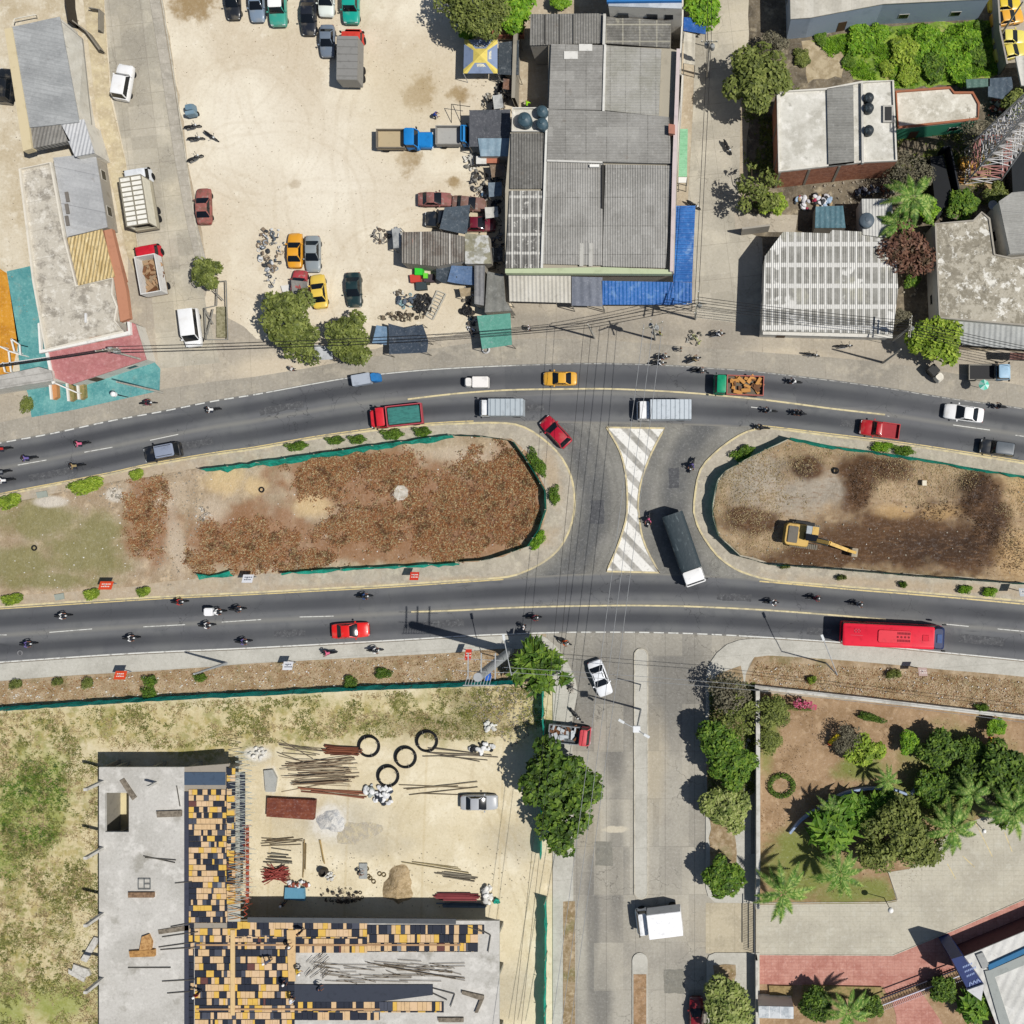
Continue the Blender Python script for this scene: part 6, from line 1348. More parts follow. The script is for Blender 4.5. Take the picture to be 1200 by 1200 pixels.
# overgrown lot
for i, (x, y, r, k) in enumerate(((1008,45,2.6,'bright'),(1030,38,1.8,'bright'),(995,72,1.2,'green'),(1060,60,2.8,'lime'),(1085,45,2.4,'bright'),(1110,55,2.6,'bright'),(1095,78,2.4,'green'),(1135,45,2.4,'bright'),(1125,80,2.6,'bright'),(1065,88,2.0,'lime'),(1148,65,2.0,'green'),(1040,80,1.5,'lime'),(962,45,1.2,'green'),(940,68,1.6,'olive'),(1150,35,1.5,'green'),(1075,68,1.6,'bright'))):
    wh = ['left cluster under the pale roofed building','second from left by the blue wall','small one left below the bare patch edge','yellowish one left of the lot centre','upper one at the lot centre','middle one right of centre','lower one near the cream house','upper one at the right','lower one at the right','yellowish low one above the cream house','dark one near the taxi yard wall','small yellowish one left of centre','small one at the foot of the blue wall','olive one beside the bare patch','small one in the upper right corner','small one between the two centre bushes'][i]
    put_tree(x, y, r*.72, f'green bush in the overgrown lot, {wh}', k, i % 2, base=3.0, H_=1.1, name='bush', cat='bush', group='bushes in the overgrown lot', per=80, n=30, leaf=.42) 
# south street trees
put_tree(655, 915, 4.7, 'upper crown of the large dark green street tree beside the construction fence', 'dark', 0, base=4.6, H_=6.0, leaf=.55, per=42, n=44, cl=.27, aspect=1.3)
put_tree(660, 962, 3.6, 'lower crown of the large street tree beside the construction fence', 'dark', 1, base=4.0, H_=5.5, leaf=.55, per=42, n=36, cl=.28, aspect=1.3)
put_tree(630, 783, 3.3, 'tree with long drooping leaves at the street corner', 'green', 5, base=3.4, H_=5.0, leaf=.62, per=34, n=26, cl=.26, aspect=3.0, oval=1.1)
put_tree(856, 812, 3.0, 'thin mottled green tree at the top of the east sidewalk', 'grey', 3, base=3.2, leaf=.2, per=60, n=26, H_=4.5)
put_tree(868, 838, 2.8, 'olive tree beside the top of the tall park wall', 'olive', 5, base=3.4, leaf=.28, per=65, n=20, H_=5.5, cl=.26)
put_tree(842, 872, 2.7, 'vivid green tree over the east kerb of the south street', 'green', 0, base=3.0, H_=5.2, **G)
put_tree(858, 900, 2.8, 'second vivid green tree against the park wall', 'green', 2, base=3.0, H_=5.2, **G)
put_tree(851, 948, 2.9, 'round trimmed pale green tree on the east sidewalk', 'yellow', 0, base=2.9, leaf=.30, per=130, n=46, H_=4.2, cl=.3)
put_tree(847, 1029, 2.6, 'round bright green tree next to the park entrance', 'green', 4, base=2.7, leaf=.32, per=120, n=42, H_=4.0, cl=.3)
put_tree(851, 1182, 3.3, 'round yellowish green tree at the bottom of the east sidewalk', 'yellow', 0, base=2.9, leaf=.30, per=130, n=46, H_=4.2, cl=.3)
# park trees
PT = [(1016,880,2.4,'lime',2,'yellow green shrub tree in the middle of the upper park'),(995,868,2.2,'grey',2,'bare purplish tree left of the yellow green shrub tree'),(905,835,2.3,'olive',5,'light olive tree inside the north west corner of the park'),(900,870,1.8,'olive',5,'thin olive tree inside the west wall of the park'),
 (1103,878,2.6,'dark',2,'dense dark tree in the upper right of the park'),(1095,925,2.4,'green',4,'leafy green tree right of the curved wall end'),(1135,915,2.6,'dark',3,'dark tree between the curved wall and the right edge'),(1180,905,3.5,'dark',2,'large dark tree at the right edge of the park'),(1165,930,2.6,'grey',2,'thin shadowed tree at the right of the park'),(1195,940,3.0,'green',1,'green tree at the right edge beside the palm'),
 (1052,975,4.0,'olive',6,'large olive tree in the middle of the park lawn'),(1080,990,3.2,'olive',5,'sparse olive tree overhanging the paved drive'),(1028,1000,2.6,'olive',1,'lower left part tree beside the large olive one'),(1005,955,2.2,'banana',0,'banana clump behind the curved wall'),
 (978,972,3.0,'banana',1,'large banana clump left of the olive tree'),(1030,948,2.2,'banana',0,'banana clump right under the curved wall'),(1065,870,1.4,'bright',0,'small light bush near the upper park wall'),(1168,851,1.2,'bright',1,'bright sprouting shrub at the park wall'),(1020,1180,1.6,'dark',2,'dark shrub at the bottom beside the red paving'),
 (957,1178,2.2,'dark',3,'dark leafy tree at the bottom left of the white building'),(1105,1160,1.8,'dark',2,'dark shrub beneath the blue sign pylon'),(1145,1180,2.2,'banana',1,'strap leaved shrub beside the white building'),(1140,882,2.0,'dark',3,'small dark tree above the right park trees'),(1110,950,2.2,'olive',1,'olive shrub left of the parking bays')]
for x, y, r, k, v, lab in PT:
    kw = dict(olive=dict(leaf=.24, per=95, n=34), grey=dict(leaf=.16, per=70, n=30), dark=dict(per=90, n=34), green=dict(per=95, n=34), lime=dict(per=100, n=18), bright=dict(per=95, n=34), banana=dict(leaf=.75, per=14, n=30, aspect=3.2, flatn=.9))[k]
    put_tree(x, y, r, lab, k, v, base=3.0, H_=3.6, **kw)
# palms
def make_palm(seed, nf=12, L=2.6, H_=5.5, name='palm_tree'):
    rr = random.Random(seed); root = thing(name, 'x', 'palm tree'); b = MB()
    for i in range(nf):
        a = 2*pi*i/nf*1.0+rr.uniform(-.2,.2); up = rr.uniform(.1, .9); ln = L*rr.uniform(.8, 1.1); p0 = Vector((0,0,H_)); pts = []
        for k in range(9):
            t = k/8; pts.append(p0+Vector((cos(a)*ln*t, sin(a)*ln*t, ln*(up*t-(.75+up*.35)*t*t))))
        b.path(pts, .03, 4)
        side = Vector((-sin(a), cos(a), 0))
        for k in range(20):
            t = .12+.86*k/19; j = min(7, int(t*8)); q = pts[j].lerp(pts[j+1], t*8-j); fw = (pts[j+1]-pts[j]).normalized(); wl = .40*sin(pi*(.15+.8*t))*L/2.6
            for s in (-1,1):
                e = q+side*s*wl+fw*wl*.6+Vector((0,0,-wl*rr.uniform(.2,.5))); o = len(b.v); wv = fw*.1
                b.v += [tuple(q-wv), tuple(q+wv), tuple(e)]; b.f.append((o,o+1,o+2)); b.mi.append(0)
    b.build('crown', LEAF['palm'], root)
    b = MB(); pr = None; pts = [Vector((sin(k*.5)*.05, 0, H_*k/6)) for k in range(7)]
    for k in range(6): b.tube(pts[k], pts[k+1], .17-.01*k, .16-.01*k, 8)
    b.build('trunk', bark, root, smooth=60); return root
for i, (x, y, s_, H_, lab) in enumerate(((918,1046,1.35,4.5,'palm tree beside the park entrance, drooping over the drive'),(984,1024,1.25,4.0,'bright palm tree at the edge of the park lawn'),(1116,972,1.35,5,'palm tree at the head of the paved drive'),(1187,952,1.3,5,'palm tree at the right edge over the parking bays'),(1070,232,1.35,5.5,'palm tree with long fronds behind the white corrugated shed'),(1052,262,1.0,4.5,'lower palm crown beside the corrugated shed'),(994,1186,1.1,3.6,'palm tree at the bottom edge beside the planters'),(975,950,.8,3,'young palm tree behind the curved wall'),(1160,1170,.8,2.5,'low palm at the foot of the white building'),(1140,930,.9,4,'palm crown between the dark park trees'),(1040,915,.7,3,'small palm above the curved wall'))):
    p = P(x, y, H_); spawn(('palm', i % 3), lambda: make_palm(i), (p.x, p.y, H_-5.5*s_ if False else 0), R.uniform(0,6), lab, scale=(s_, s_, H_/5.5), cat='palm tree')
# clipped hedges on the islands
def make_hedge(seed, kind='lime'):
    rr = random.Random(seed); root = thing('hedge','x','bush')
    cs = [(Vector((rr.uniform(-.75,.75), rr.uniform(-.6,.6), .35)), .42, .35) for _ in range(16)]
    leaves(cs, 520, .11, rr).build('foliage', LEAF[kind], root)
    b = MB()
    for k in range(7): b.tube((rr.uniform(-.5,.5), rr.uniform(-.4,.4), -.05), (rr.uniform(-.8,.8), rr.uniform(-.7,.7), .6), .03, .01, 4)
    b.build('stem', bark, root); return root
HG = [(97,571,26,9.5,9,'lime','long bright green hedge on the upper kerb of the left island'),(8,589,18,9,8,'lime','bright hedge at the left edge of the left island'),(159,557,10,6.5,8,'lime','small bright bush right of the long hedge'),(348,523,14,5.5,8,'green','first trimmed bush of the row above the island fence'),(393,516,11.5,5,5,'green','second trimmed bush of the row above the island fence'),
 (419,515,11,5.5,3,'green','third trimmed bush of the row above the island fence'),(460,509,14,6.5,3,'green','fourth and largest trimmed bush of the fence row'),(495,506,11,6,0,'green','last trimmed bush of the row above the island fence'),(12,703,16,7,3,'lime','bright hedge at the lower left edge of the left island'),(106,697,11.5,7,3,'lime','bright bush left of the red banner on the island'),(167,694,10,6,3,'lime','bright bush right of the red banner on the island'),
 (629,542,19,7.5,-58,'green','long bush outside the rounded fence of the left island'),(650,580,12,6.5,-88,'green','upright bush at the island tip below the long one'),(631,633,13,7,50,'bright','bright bush at the lower bend of the left island'),(870,531,15,8,25,'green','bush at the upper left bend of the right island'),(1034,524,13,6.5,-3,'bright','left half of the hedge on the right island kerb'),(1058,528,14,6,-8,'green','right half of the hedge on the right island kerb'),
 (1131,691,8.5,5.5,0,'bright','left one of two bushes at the lower kerb of the right island'),(1160,694,9,6,0,'bright','right one of two bushes at the lower kerb of the right island'),(1058,685,5,4,0,'green','tiny dark bush on the lower kerb of the right island'),(986,677,6,3.5,0,'olive','tiny weedy bush at the lower fence of the right island'),(920,664,6,3,0,'olive','sparse weeds at the lower left fence of the right island'),
 (176,798,9,7,0,'green','green shrub in the left verge above the teal fence'),(235,794,8,5,0,'green','low shrub beside the bent lamp pole'),(19,802,7,6,0,'olive','dark weedy shrub at the far left of the verge'),(68,799,6,5,0,'olive','second weedy shrub in the left verge'),(103,801,6,7,0,'olive','third weedy shrub in the left verge'),(175,812,9,8,0,'green','shrub growing through the teal fence'),(452,789,12,6,0,'dark','dark shrub in the verge left of the big billboard pole'),(413,800,9,8,0,'dark','dark bush at the fence in the middle of the verge'),
 (950,797,7,5,0,'lime','small light weed in the verge right of the street corner'),(1047,790,9,6,0,'olive','weedy bush in the verge below the bus'),(1150,829,9,5,0,'green','green shrub on the park wall'),(927,829,24,3.5,-6,'olive','hedge row inside the park wall, left one'),(1025,842,20,4.5,-14,'dark','hedge row inside the park wall, right one'),(32,475,7,10,0,'olive','yellowish shrub at the left of the teal paving')]
for i, (x, y, a, b_, rot, k, lab) in enumerate(HG):
    p = P(x, y, .4); spawn(('hedge', k), lambda: make_hedge(i, k), (p.x, p.y, .16), radians(rot), lab, scale=(a/10.6, b_/9.0, 1.2), cat='bush')
# round hedge ring in the park
rr = random.Random(4); cs = []
for k in range(26):
    a = 2*pi*k/26; cs.append((Vector((cos(a)*1.35, sin(a)*1.2, .3)), .34, .35))
p = P(916, 921, .3); o = thing('hedge','clipped ring hedge round a small post in the park','bush',(p.x,p.y,.02)); leaves(cs, 420, .12, rr).build('foliage', LEAF['dark'], o)
b = MB(); 
for k in range(12): a = 2*pi*k/12; b.tube((cos(a)*1.3,sin(a)*1.15,-.05),(cos(a)*1.4,sin(a)*1.25,.4),.03,.01,4)
b.build('stem', bark, o)
# stuff: dry brush, weeds, rubble
def scatter(name, mat, poly, n, size, rr, kind='blade', z=.2, mask=None, zf=None):
    p = PL(poly); xs_ = [v.x for v in p]; ys_ = [v.y for v in p]; b = MB(); tries = 0; cnt = 0
    x0, x1, y0, y1 = min(xs_), max(xs_), min(ys_), max(ys_)
    while cnt < n and tries < n*12:
        tries += 1; x = rr.uniform(x0, x1); y = rr.uniform(y0, y1)
        if not inside(x, y, p): continue
        if mask and not mask(x, y, rr): continue
        zz = z+(zf(x, y) if zf else 0); s = size*rr.uniform(.5, 1.5); cnt += 1; o = len(b.v)
        if kind == 'blade':
            a = rr.uniform(0, 2*pi); d = Vector((cos(a), sin(a), rr.uniform(.1,.9))).normalized(); w = Vector((-sin(a), cos(a), 0))*s*.13
            q = Vector((x, y, zz)); m = q+d*s*.5+Vector((0,0,s*.1)); e = q+d*s; e.z -= s*.15
            b.v += [tuple(q-w), tuple(q+w), tuple(m+w*.8), tuple(m-w*.8), tuple(e)]; b.f += [(o,o+1,o+2,o+3),(o+3,o+2,o+4)]; b.mi += [0,0]
        elif kind == 'tuft':
            for k in range(5):
                a = rr.uniform(0, 2*pi); w = Vector((-sin(a), cos(a), 0))*s*.2; e = Vector((x+cos(a)*s, y+sin(a)*s, zz+s*rr.uniform(.3,.9))); q = Vector((x,y,zz-.02)); o = len(b.v)
                b.v += [tuple(q-w), tuple(q+w), tuple(e)]; b.f.append((o,o+1,o+2)); b.mi.append(0)
        else:
            pts = []; k = rr.randint(4,6); h = s*rr.uniform(.2,.7); a0 = rr.uniform(0,6)
            q = [(x+cos(a0+2*pi*i/k)*s*rr.uniform(.4,.8), y+sin(a0+2*pi*i/k)*s*rr.uniform(.4,.8)) for i in range(k)]
            b.v += [(u, v, zz-.05) for u, v in q]+[(u*.7+x*.3, v*.7+y*.3, zz+h) for u, v in q]; b.f += [(o+i, o+(i+1)%k, o+k+(i+1)%k, o+k+i) for i in range(k)]+[tuple(range(o+k, o+2*k))]; b.mi += [0]*(k+1)
    o = b.build(name, mat); return o
def bl(lst):
    L_ = [(P(x, y), rx*.1, ry*.1) for x, y, rx, ry in lst]
    def f(x, y, rr):
        d = min(((x-c.x)/a)**2+((y-c.y)/b_)**2 for c, a, b_ in L_)
        d += nz(x, y, .55, 1)*1.3+nz(x, y, 1.6, 4)*.5
        return rr.random() < max(0, (1.3-d)*.8)
    return f
brushm = leafmat('dry_brush','966038','bd9064','4a301e'); brush2 = leafmat('dead_brush_dark','57402c','7a5c40','33241a'); strawm = leafmat('straw','b7a278','cdbb92','8c7a50')
brA = [(175,600,24,45),(290,640,62,30),(245,655,30,16),(400,548,52,20),(375,570,30,20),(460,555,50,25),(440,620,70,30),(520,620,60,32),(560,570,50,40),(600,560,38,42),(600,610,34,34),(500,590,40,20),(340,655,60,14)]
tag(scatter('dry_brush', brushm, innA, 52000, .21, random.Random(1), z=.24, mask=bl(brA), zf=hA), 'tangled rust brown dry brush covering the left island', 'dry brush', kind='stuff')
tag(scatter('dead_stalks', strawm, innA, 9000, .26, random.Random(2), z=.26, mask=bl(brA), zf=hA), 'pale dead stalks tangled in the brown brush', 'dry brush', kind='stuff')
tag(scatter('dark_clods', brush2, innB, 7000, .17, random.Random(3), z=.18, mask=bl([(1145,575,26,20),(1160,610,20,36),(1175,640,24,30),(1005,575,12,20),(1030,548,30,10),(1110,600,30,12)]), zf=hB), 'dark churned roots and clods on the right island', 'clods', kind='stuff')
tag(scatter('dead_grass', strawm, innB, 9000, .18, random.Random(4), z=.17, mask=bl([(880,570,50,50),(930,540,40,24),(1080,560,60,30),(900,630,40,20),(1210,600,40,60),(1060,530,120,10)]), zf=hB), 'flattened straw coloured grass on the right island', 'dead grass', kind='stuff')
vp = [(0,800),(160,790),(300,779),(450,772),(560,765),(640,770),(640,798),(580,801),(430,806),(300,812),(150,820),(0,829)]
ve = [(886,775),(1050,784),(1200,798),(1200,836),(1010,816),(905,804),(878,800)]
for nm, pl_, sd, lab in (('dry_weeds', vp, 5, 'dry brown weeds filling the verge below the left sidewalk'),('dry_weeds', ve, 6, 'dry brown weeds filling the verge below the right sidewalk')):
    tag(scatter(nm, brushm, pl_, 5500, .17, random.Random(sd), z=.1), lab, 'weeds', kind='stuff')
    tag(scatter('straw_weeds', strawm, pl_, 6500, .18, random.Random(sd+9), z=.1), lab.replace('brown','straw coloured'), 'weeds', kind='stuff')
grassm = leafmat('lot_grass','7f8440','a09c5c','57622a')
lotp = [(0,835),(300,818),(640,803),(640,850),(560,868),(420,862),(300,872),(115,880),(115,1200),(0,1200)]
def gmask(x, y, rr): return rr.random() < max(0, .30+nz(x, y, .35, 4)*1.9)
tag(scatter('grass_tufts', grassm, lotp, 9000, .22, random.Random(7), 'tuft', z=.0, mask=gmask), 'olive grass tufts over the left and top of the construction lot', 'grass', kind='stuff')
tag(scatter('green_grass', LEAF['green'], [(0,890),(90,890),(90,1000),(0,1050)], 2600, .2, random.Random(8), 'tuft', z=.0, mask=bl([(48,925,30,38),(20,960,32,44),(45,975,24,20),(10,1010,16,20)])), 'greener grass patch at the left of the construction lot', 'grass', kind='stuff')
tag(scatter('straw_tufts', strawm, lotp, 6000, .22, random.Random(17), 'tuft', z=.0, mask=lambda x, y, rr: nz(x, y, .5, 8) > 0), 'pale straw tufts in the construction lot', 'grass', kind='stuff')
tag(scatter('tall_grass', LEAF['bright'], [(955,48),(1160,26),(1168,86),(1050,102),(1000,88)], 6500, .34, random.Random(61), 'tuft', z=.03, mask=lambda x, y, rr: nz(x, y, .6, 8) > -.12), 'bright green tall grass filling the overgrown lot', 'grass', kind='stuff')
litm = flat('dedbd4'); stone = simple('rubble_stone','a59c8c',var='6f675a')
for nm, pl_, n, s_, sd, lab in (('litter', vp, 330, .12, 21, 'white litter scattered in the left verge'),('litter', ve, 170, .11, 22, 'white litter scattered in the right verge'),('litter', innA, 260, .12, 23, 'white litter scattered over the left island'),('litter', innB, 110, .11, 24, 'white litter scattered over the right island')):
    tag(scatter(nm, litm, pl_, n, s_, random.Random(sd), 'chip', z=.2), lab, 'litter', kind='stuff')
for nm, pl_, n, s_, sd, z_ in (('rubble', innB, 500, .16, 31, .25),('rubble', [(60,575),(240,550),(240,620),(200,690),(150,600)], 420, .14, 32, .2),('rubble', [(560,805),(636,803),(636,850),(600,875),(540,830)], 500, .15, 33, .05),('rubble', [(540,60),(598,60),(598,330),(560,300),(560,130)], 260, .14, 34, .04),('rubble', [(20,20),(130,0),(160,260),(60,440),(0,440)], 160, .1, 35, .03),('rubble', [(945,210),(1095,200),(1095,300),(1050,390)], 300, .2, 36, .05),('rubble', [(290,1000),(620,990),(620,1070),(290,1060)], 260, .09, 37, .06)):
    tag(scatter(nm, stone, pl_, n, s_, random.Random(sd), 'chip', z=z_), 'loose stones and rubble', 'rubble', kind='stuff')
tag(scatter('yard_pebbles', simple('pebble_tone','8d7c62',var='5f5342'), sand_yard, 900, .06, random.Random(41), 'chip', z=.03), 'small pebbles and oil stained clods across the sand yard', 'pebbles', kind='stuff')
tag(scatter('weeds', LEAF['olive'], [(872,100),(912,100),(1160,150),(1160,240),(1095,250),(1050,205),(912,205),(872,270)], 2600, .3, random.Random(51), 'tuft', z=.03, mask=gmask), 'scrubby weeds between the houses on the upper right', 'weeds', kind='stuff')
tag(scatter('weeds', LEAF['olive'], [(832,795),(884,800),(884,930),(830,930)], 2200, .25, random.Random(52), 'tuft', z=.16), 'olive ground weeds under the trees on the east sidewalk', 'weeds', kind='stuff')
tag(scatter('leaf_litter', brush2, [(892,820),(1200,850),(1200,950),(1050,1050),(892,1050)], 3000, .12, random.Random(53), 'blade', z=.03, mask=gmask), 'fallen leaves and twigs on the park ground', 'leaf litter', kind='stuff')

# ================================================================== FENCES
def netmat(name, a, b_, c):
    m = Mat(name, a, rough=.7).noise(b_, 1.2,.45,.62,.8,detail=6).noise(c, 2.5,.58,.7,.6,seed=3,detail=6).nbump(3,.8,.1)
    t = m.N.new('ShaderNodeBsdfTranslucent'); m.lk(m.c, t.inputs[0]); mx = m.N.new('ShaderNodeMixShader'); mx.inputs[0].default_value = .5
    m.out(); m.lk(m.b.outputs[0], mx.inputs[1]); m.lk(t.outputs[0], mx.inputs[2]); m.lk(mx.outputs[0], m.N['Material Output'].inputs[0]); return m.m
netm = netmat('green_mesh','2ccbb0','1a9c86','74e0cc')
netd = netmat('dark_green_mesh','1c8a74','125a4c','3aa890')

def netfence(label, pts, h, mat=None, z=.15, wav=.18, top=None, fl=(0,0), seed=1, post=flat('b9b3a0')):
    rr = random.Random(seed); q = jit(pts, 8, .25, seed, closed=False); V = PL(q); e = thing('mesh_fence', label, 'fence', (V[0].x, V[0].y, z)); b = MB(); vs = []
    for i, v in enumerate(V):
        nx_ = rr.uniform(-1,1)*wav; ny_ = rr.uniform(-1,1)*wav; hh = h*rr.uniform(.86,1.05); o = v-V[0]
        fk = rr.uniform(.3,1.5); vs += [(o.x+fl[0]*fk, o.y+fl[1]*fk, 0.02), (o.x+nx_*.6+fl[0]*.5, o.y+ny_*.6+fl[1]*.5, hh*.5), (o.x+nx_*.2, o.y+ny_*.2, hh)]
    for i in range(len(V)-1):
        a = 3*i; b.f += [(a, a+3, a+4, a+1), (a+1, a+4, a+5, a+2)]; b.mi += [0, 0]
    b.v = vs; b.build('mesh_netting', mat or netm, e)
    acc = 99
    for i, v in enumerate(V):
        if i: acc += (V[i]-V[i-1]).length
        if acc > 2.9:
            acc = 0; o = v-V[0]; MB().tube((o.x, o.y, -.1), (o.x, o.y, h+.1), .045, n=5).build('post', post, e)
    return e
netfence('teal mesh fence along the upper edge of the left island', [(242,551),(300,544),(375,533),(450,522),(534,511)], 1.7, wav=.3, seed=2, fl=(.05,-.42))
netfence('green mesh fence round the rounded tip of the left island', [(534,511),(575,513),(603,518),(620,542),(640,575),(641,597),(633,620),(620,640),(575,655),(540,658)], 1.5, mat=netd, wav=.1, seed=3)
netfence('sagging teal mesh fence along the lower edge of the left island', [(540,659),(480,662),(420,665),(380,667),(335,671)], 1.2, wav=.3, seed=4, fl=(0,-.32))
netfence('collapsed scrap of teal mesh at the lower left of the island', [(234,672),(250,674),(262,672),(275,668)], 1.0, wav=.4, seed=5, fl=(0,-.5))
netfence('green mesh fence along the upper edge of the right island', [(1200,559),(1300,576)][::-1]+[(1135,549),(1075,538),(1020,530),(975,524),(925,514)], 1.6, wav=.15, seed=6, fl=(0,-.25))
netfence('dark green mesh fence round the left end of the right island', [(925,514),(880,535),(850,552),(841,562),(835,590),(835,605),(842,628),(868,652),(900,661)], 1.9, mat=netd, wav=.1, seed=7)
netfence('dark mesh fence along the lower edge of the right island', [(900,661),(980,667),(1075,675),(1200,684),(1300,695)], 1.7, mat=netd, wav=.15, seed=8)
netfence('long teal mesh fence between the left verge and the construction lot', [(-80,838),(0,829.5),(60,826),(150,820),(230,815),(300,812),(360,809),(430,805),(510,802.5),(580,799.5),(612,797)], 2.3, z=.05, seed=9, fl=(0,.15), mat=netmat('teal_mesh','26b5b0','178f8a','5ccfc8'))
netfence('green mesh fence beside the street down to the large tree', [(638,806),(638,830),(639,870),(638,900),(637,945),(636,1000)], 2.2, z=.05, wav=.3, seed=10, fl=(-.1,0))
netfence('green mesh fence at the bottom of the street beside the yard', [(641,1050),(642,1090),(641,1130),(641,1170),(640,1260)], 2.2, z=.05, wav=.3, seed=11, fl=(-.1,0))

# ================================================================== POLES, LAMPS, WIRES
pole_m = simple('pole_concrete','b9b5ab',.85,var='97938a'); pole_g = flat('a9acae',.5)
def pole(px, py, h, label, r=.14, name='utility_pole', cat='pole', z=.1, mat=None, arms=(), trans=0, lean=(0,0)):
    c = P(px, py); e = thing(name, label, cat, (c.x, c.y, z)); tp = Vector((lean[0], lean[1], h))
    MB().tube((0,0,-.1), tp, r, r*.6, 10).build('shaft', mat or pole_m, e, smooth=60)
    for a, ln, dz in arms:
        d = Vector((cos(radians(a)), sin(radians(a)), 0)); q = tp-Vector((0,0,dz)); b = MB().bar(q-d*ln/2, q+d*ln/2, .10, .12); b.build('crossarm', flat('8c8878'), e)
        b = MB()
        for k in range(4): b.disc(q+d*(ln*(k/3-.5)*.9)+Vector((0,0,.05)), .05, .16, 8)
        b.build('insulators', flat('d8d8d4'), e)
    for k in range(trans):
        b = MB().lathe(tp+Vector((.35*cos(k*2.4), .35*sin(k*2.4), -1.9)), [(.24,0),(.27,.08),(.27,.75),(.2,.82)], 14); b.build('transformer', flat('9a9d9c',.5), e, smooth=40)
    e['_top'] = (c.x+tp.x, c.y+tp.y, z+h); return e
def lamp_arm(e, h, d, ln, rise=.5, head=True, col='d9dcdd'):
    d = Vector((cos(radians(d)), sin(radians(d)), 0)); b = MB().path([Vector((0,0,h)), d*ln*.5+Vector((0,0,h+rise*.7)), d*ln+Vector((0,0,h+rise))], .05, 6); b.build('arm', pole_g, e)
    q = d*ln+Vector((0,0,h+rise)); M = Matrix.Translation(q) @ Matrix.Rotation(atan2(d.y,d.x), 4, 'Z'); MB().box(-.1,.6,-.14,.14,-.08,.06,0,M).build('lamp_head', flat(col,.4), e, bevel=.03)
p1 = pole(191, 460, 9.0, 'slim utility pole at the corner of the teal paving'); 
p2 = pole(176, 424, 8.5, 'utility pole carrying a cluttered crossarm beside the pink roof', arms=((8,2.6,.3),(8,2.0,1.1)), trans=2)
p3 = pole(815, 374, 9.0, 'utility pole at the corner of the blue awning with crossarms', arms=((80,2.6,.2),(0,2.2,.9),(80,2.0,1.6)), trans=1)
p4 = pole(768, 398, 8.5, 'tangled utility pole near the junction kerb', arms=((20,2.4,.2),(110,1.8,.8)), trans=2)
p5 = pole(1046, 400, 9.0, 'utility pole below the corner of the gridded roof', arms=((85,2.4,.2),(85,2.0,1.0)), trans=1)
p6 = pole(1035, 425, 9.0, 'plain pole on the pavement right of the two parked motorcycles')
p7 = pole(829, 90, 8.5, 'utility pole beside the north street with transformer', arms=((0,1.8,.3),), trans=2)
p8 = pole(697, 396, 8.0, 'slim utility pole standing on the pavement before the grey awning')
p9 = pole(-40, 455, 9.0, 'utility pole beyond the left edge', arms=((80,2.2,.2),))
pole(1170, 45, 8.0, 'slim pole beside the taxi yard wall')
e = pole(968, 777, 8.0, 'street lamp with long arm behind the right sidewalk below the bus', name='street_lamp', cat='street lamp', r=.10, mat=pole_g); lamp_arm(e, 8.0, 112, 4.2)
e = pole(613, 778, 7.5, 'street lamp rising out of the long leaved corner tree', name='street_lamp', cat='street lamp', r=.09, mat=pole_g); lamp_arm(e, 7.5, 100, 4.0)
e = pole(751, 831, 10.0, 'tall double armed street lamp on the street median', name='street_lamp', cat='street lamp', r=.12, mat=pole_g); lamp_arm(e, 10, 150, 1.6); lamp_arm(e, 10, -30, 1.0)
MB().box(-.4,.4,-.35,.35,9.9,10.25).build('lamp_head', flat('e6e8ea',.4), e, bevel=.05)
e = pole(751, 802, 4.2, 'shorter traffic post near the tip of the street median', name='traffic_post', cat='post', r=.08, mat=pole_g)
e = pole(266, 777, 7.4, 'thick bent grey lamp column behind the left sidewalk', name='lamp_column', cat='pole', r=.17, mat=pole_g)
e = pole(1060, 1019, 3.2, 'round headed park lamp at the corner of the lawn', name='park_lamp', cat='street lamp', r=.05, mat=flat('3a3a3c')) if False else pole(1036, 1052, 3.2, 'round headed park lamp at the corner of the lawn', name='park_lamp', cat='street lamp', r=.05, mat=flat('3a3a3c'))
MB().lathe((0,0,3.1), [(.1,0),(.28,.12),(.33,.3),(.28,.48),(.1,.58)], 16).build('globe', flat('f4f2ee',.3), e, smooth=60)
e = pole(1143, 963, 3.0, 'small round headed lamp at the parking bays', name='park_lamp', cat='street lamp', r=.05, mat=flat('3a3a3c'))
MB().lathe((0,0,2.9), [(.08,0),(.22,.1),(.26,.25),(.2,.4),(.08,.46)], 16).build('globe', flat('f4f2ee',.3), e, smooth=60)
e = pole(1078, 760, 0.1, 'x', r=.01) if False else None
# big billboard mast at the lower left corner
c = P(598, 763); e = thing('billboard_mast', 'thick grey steel mast with a toppled billboard frame beside the corner tree', 'mast', (c.x, c.y, .1))
MB().tube((0,0,-.1),(0,0,17.5),.50,.45,16).build('shaft', pole_g, e, smooth=60)
b2 = MB()
for k in range(2): b2.bar((-2.2,.5+1.2*k,16.6-.1*k),(2.4,.3+1.2*k,16.6),.05)
for x in (-1.1,.2,1.6): b2.bar((x,-.3,16.9),(x,2.3,16.8),.11)
b2.build('frame', pole_g, e)
b = MB()
for k in range(9): b.bar((-1.4+.3*k, -.9, 16.9), (-1.1+.3*k, .1, 17.1), .05)
b.bar((-1.6,-.9,16.9),(1.6,-.9,16.9),.08); b.build('catwalk', pole_g, e)
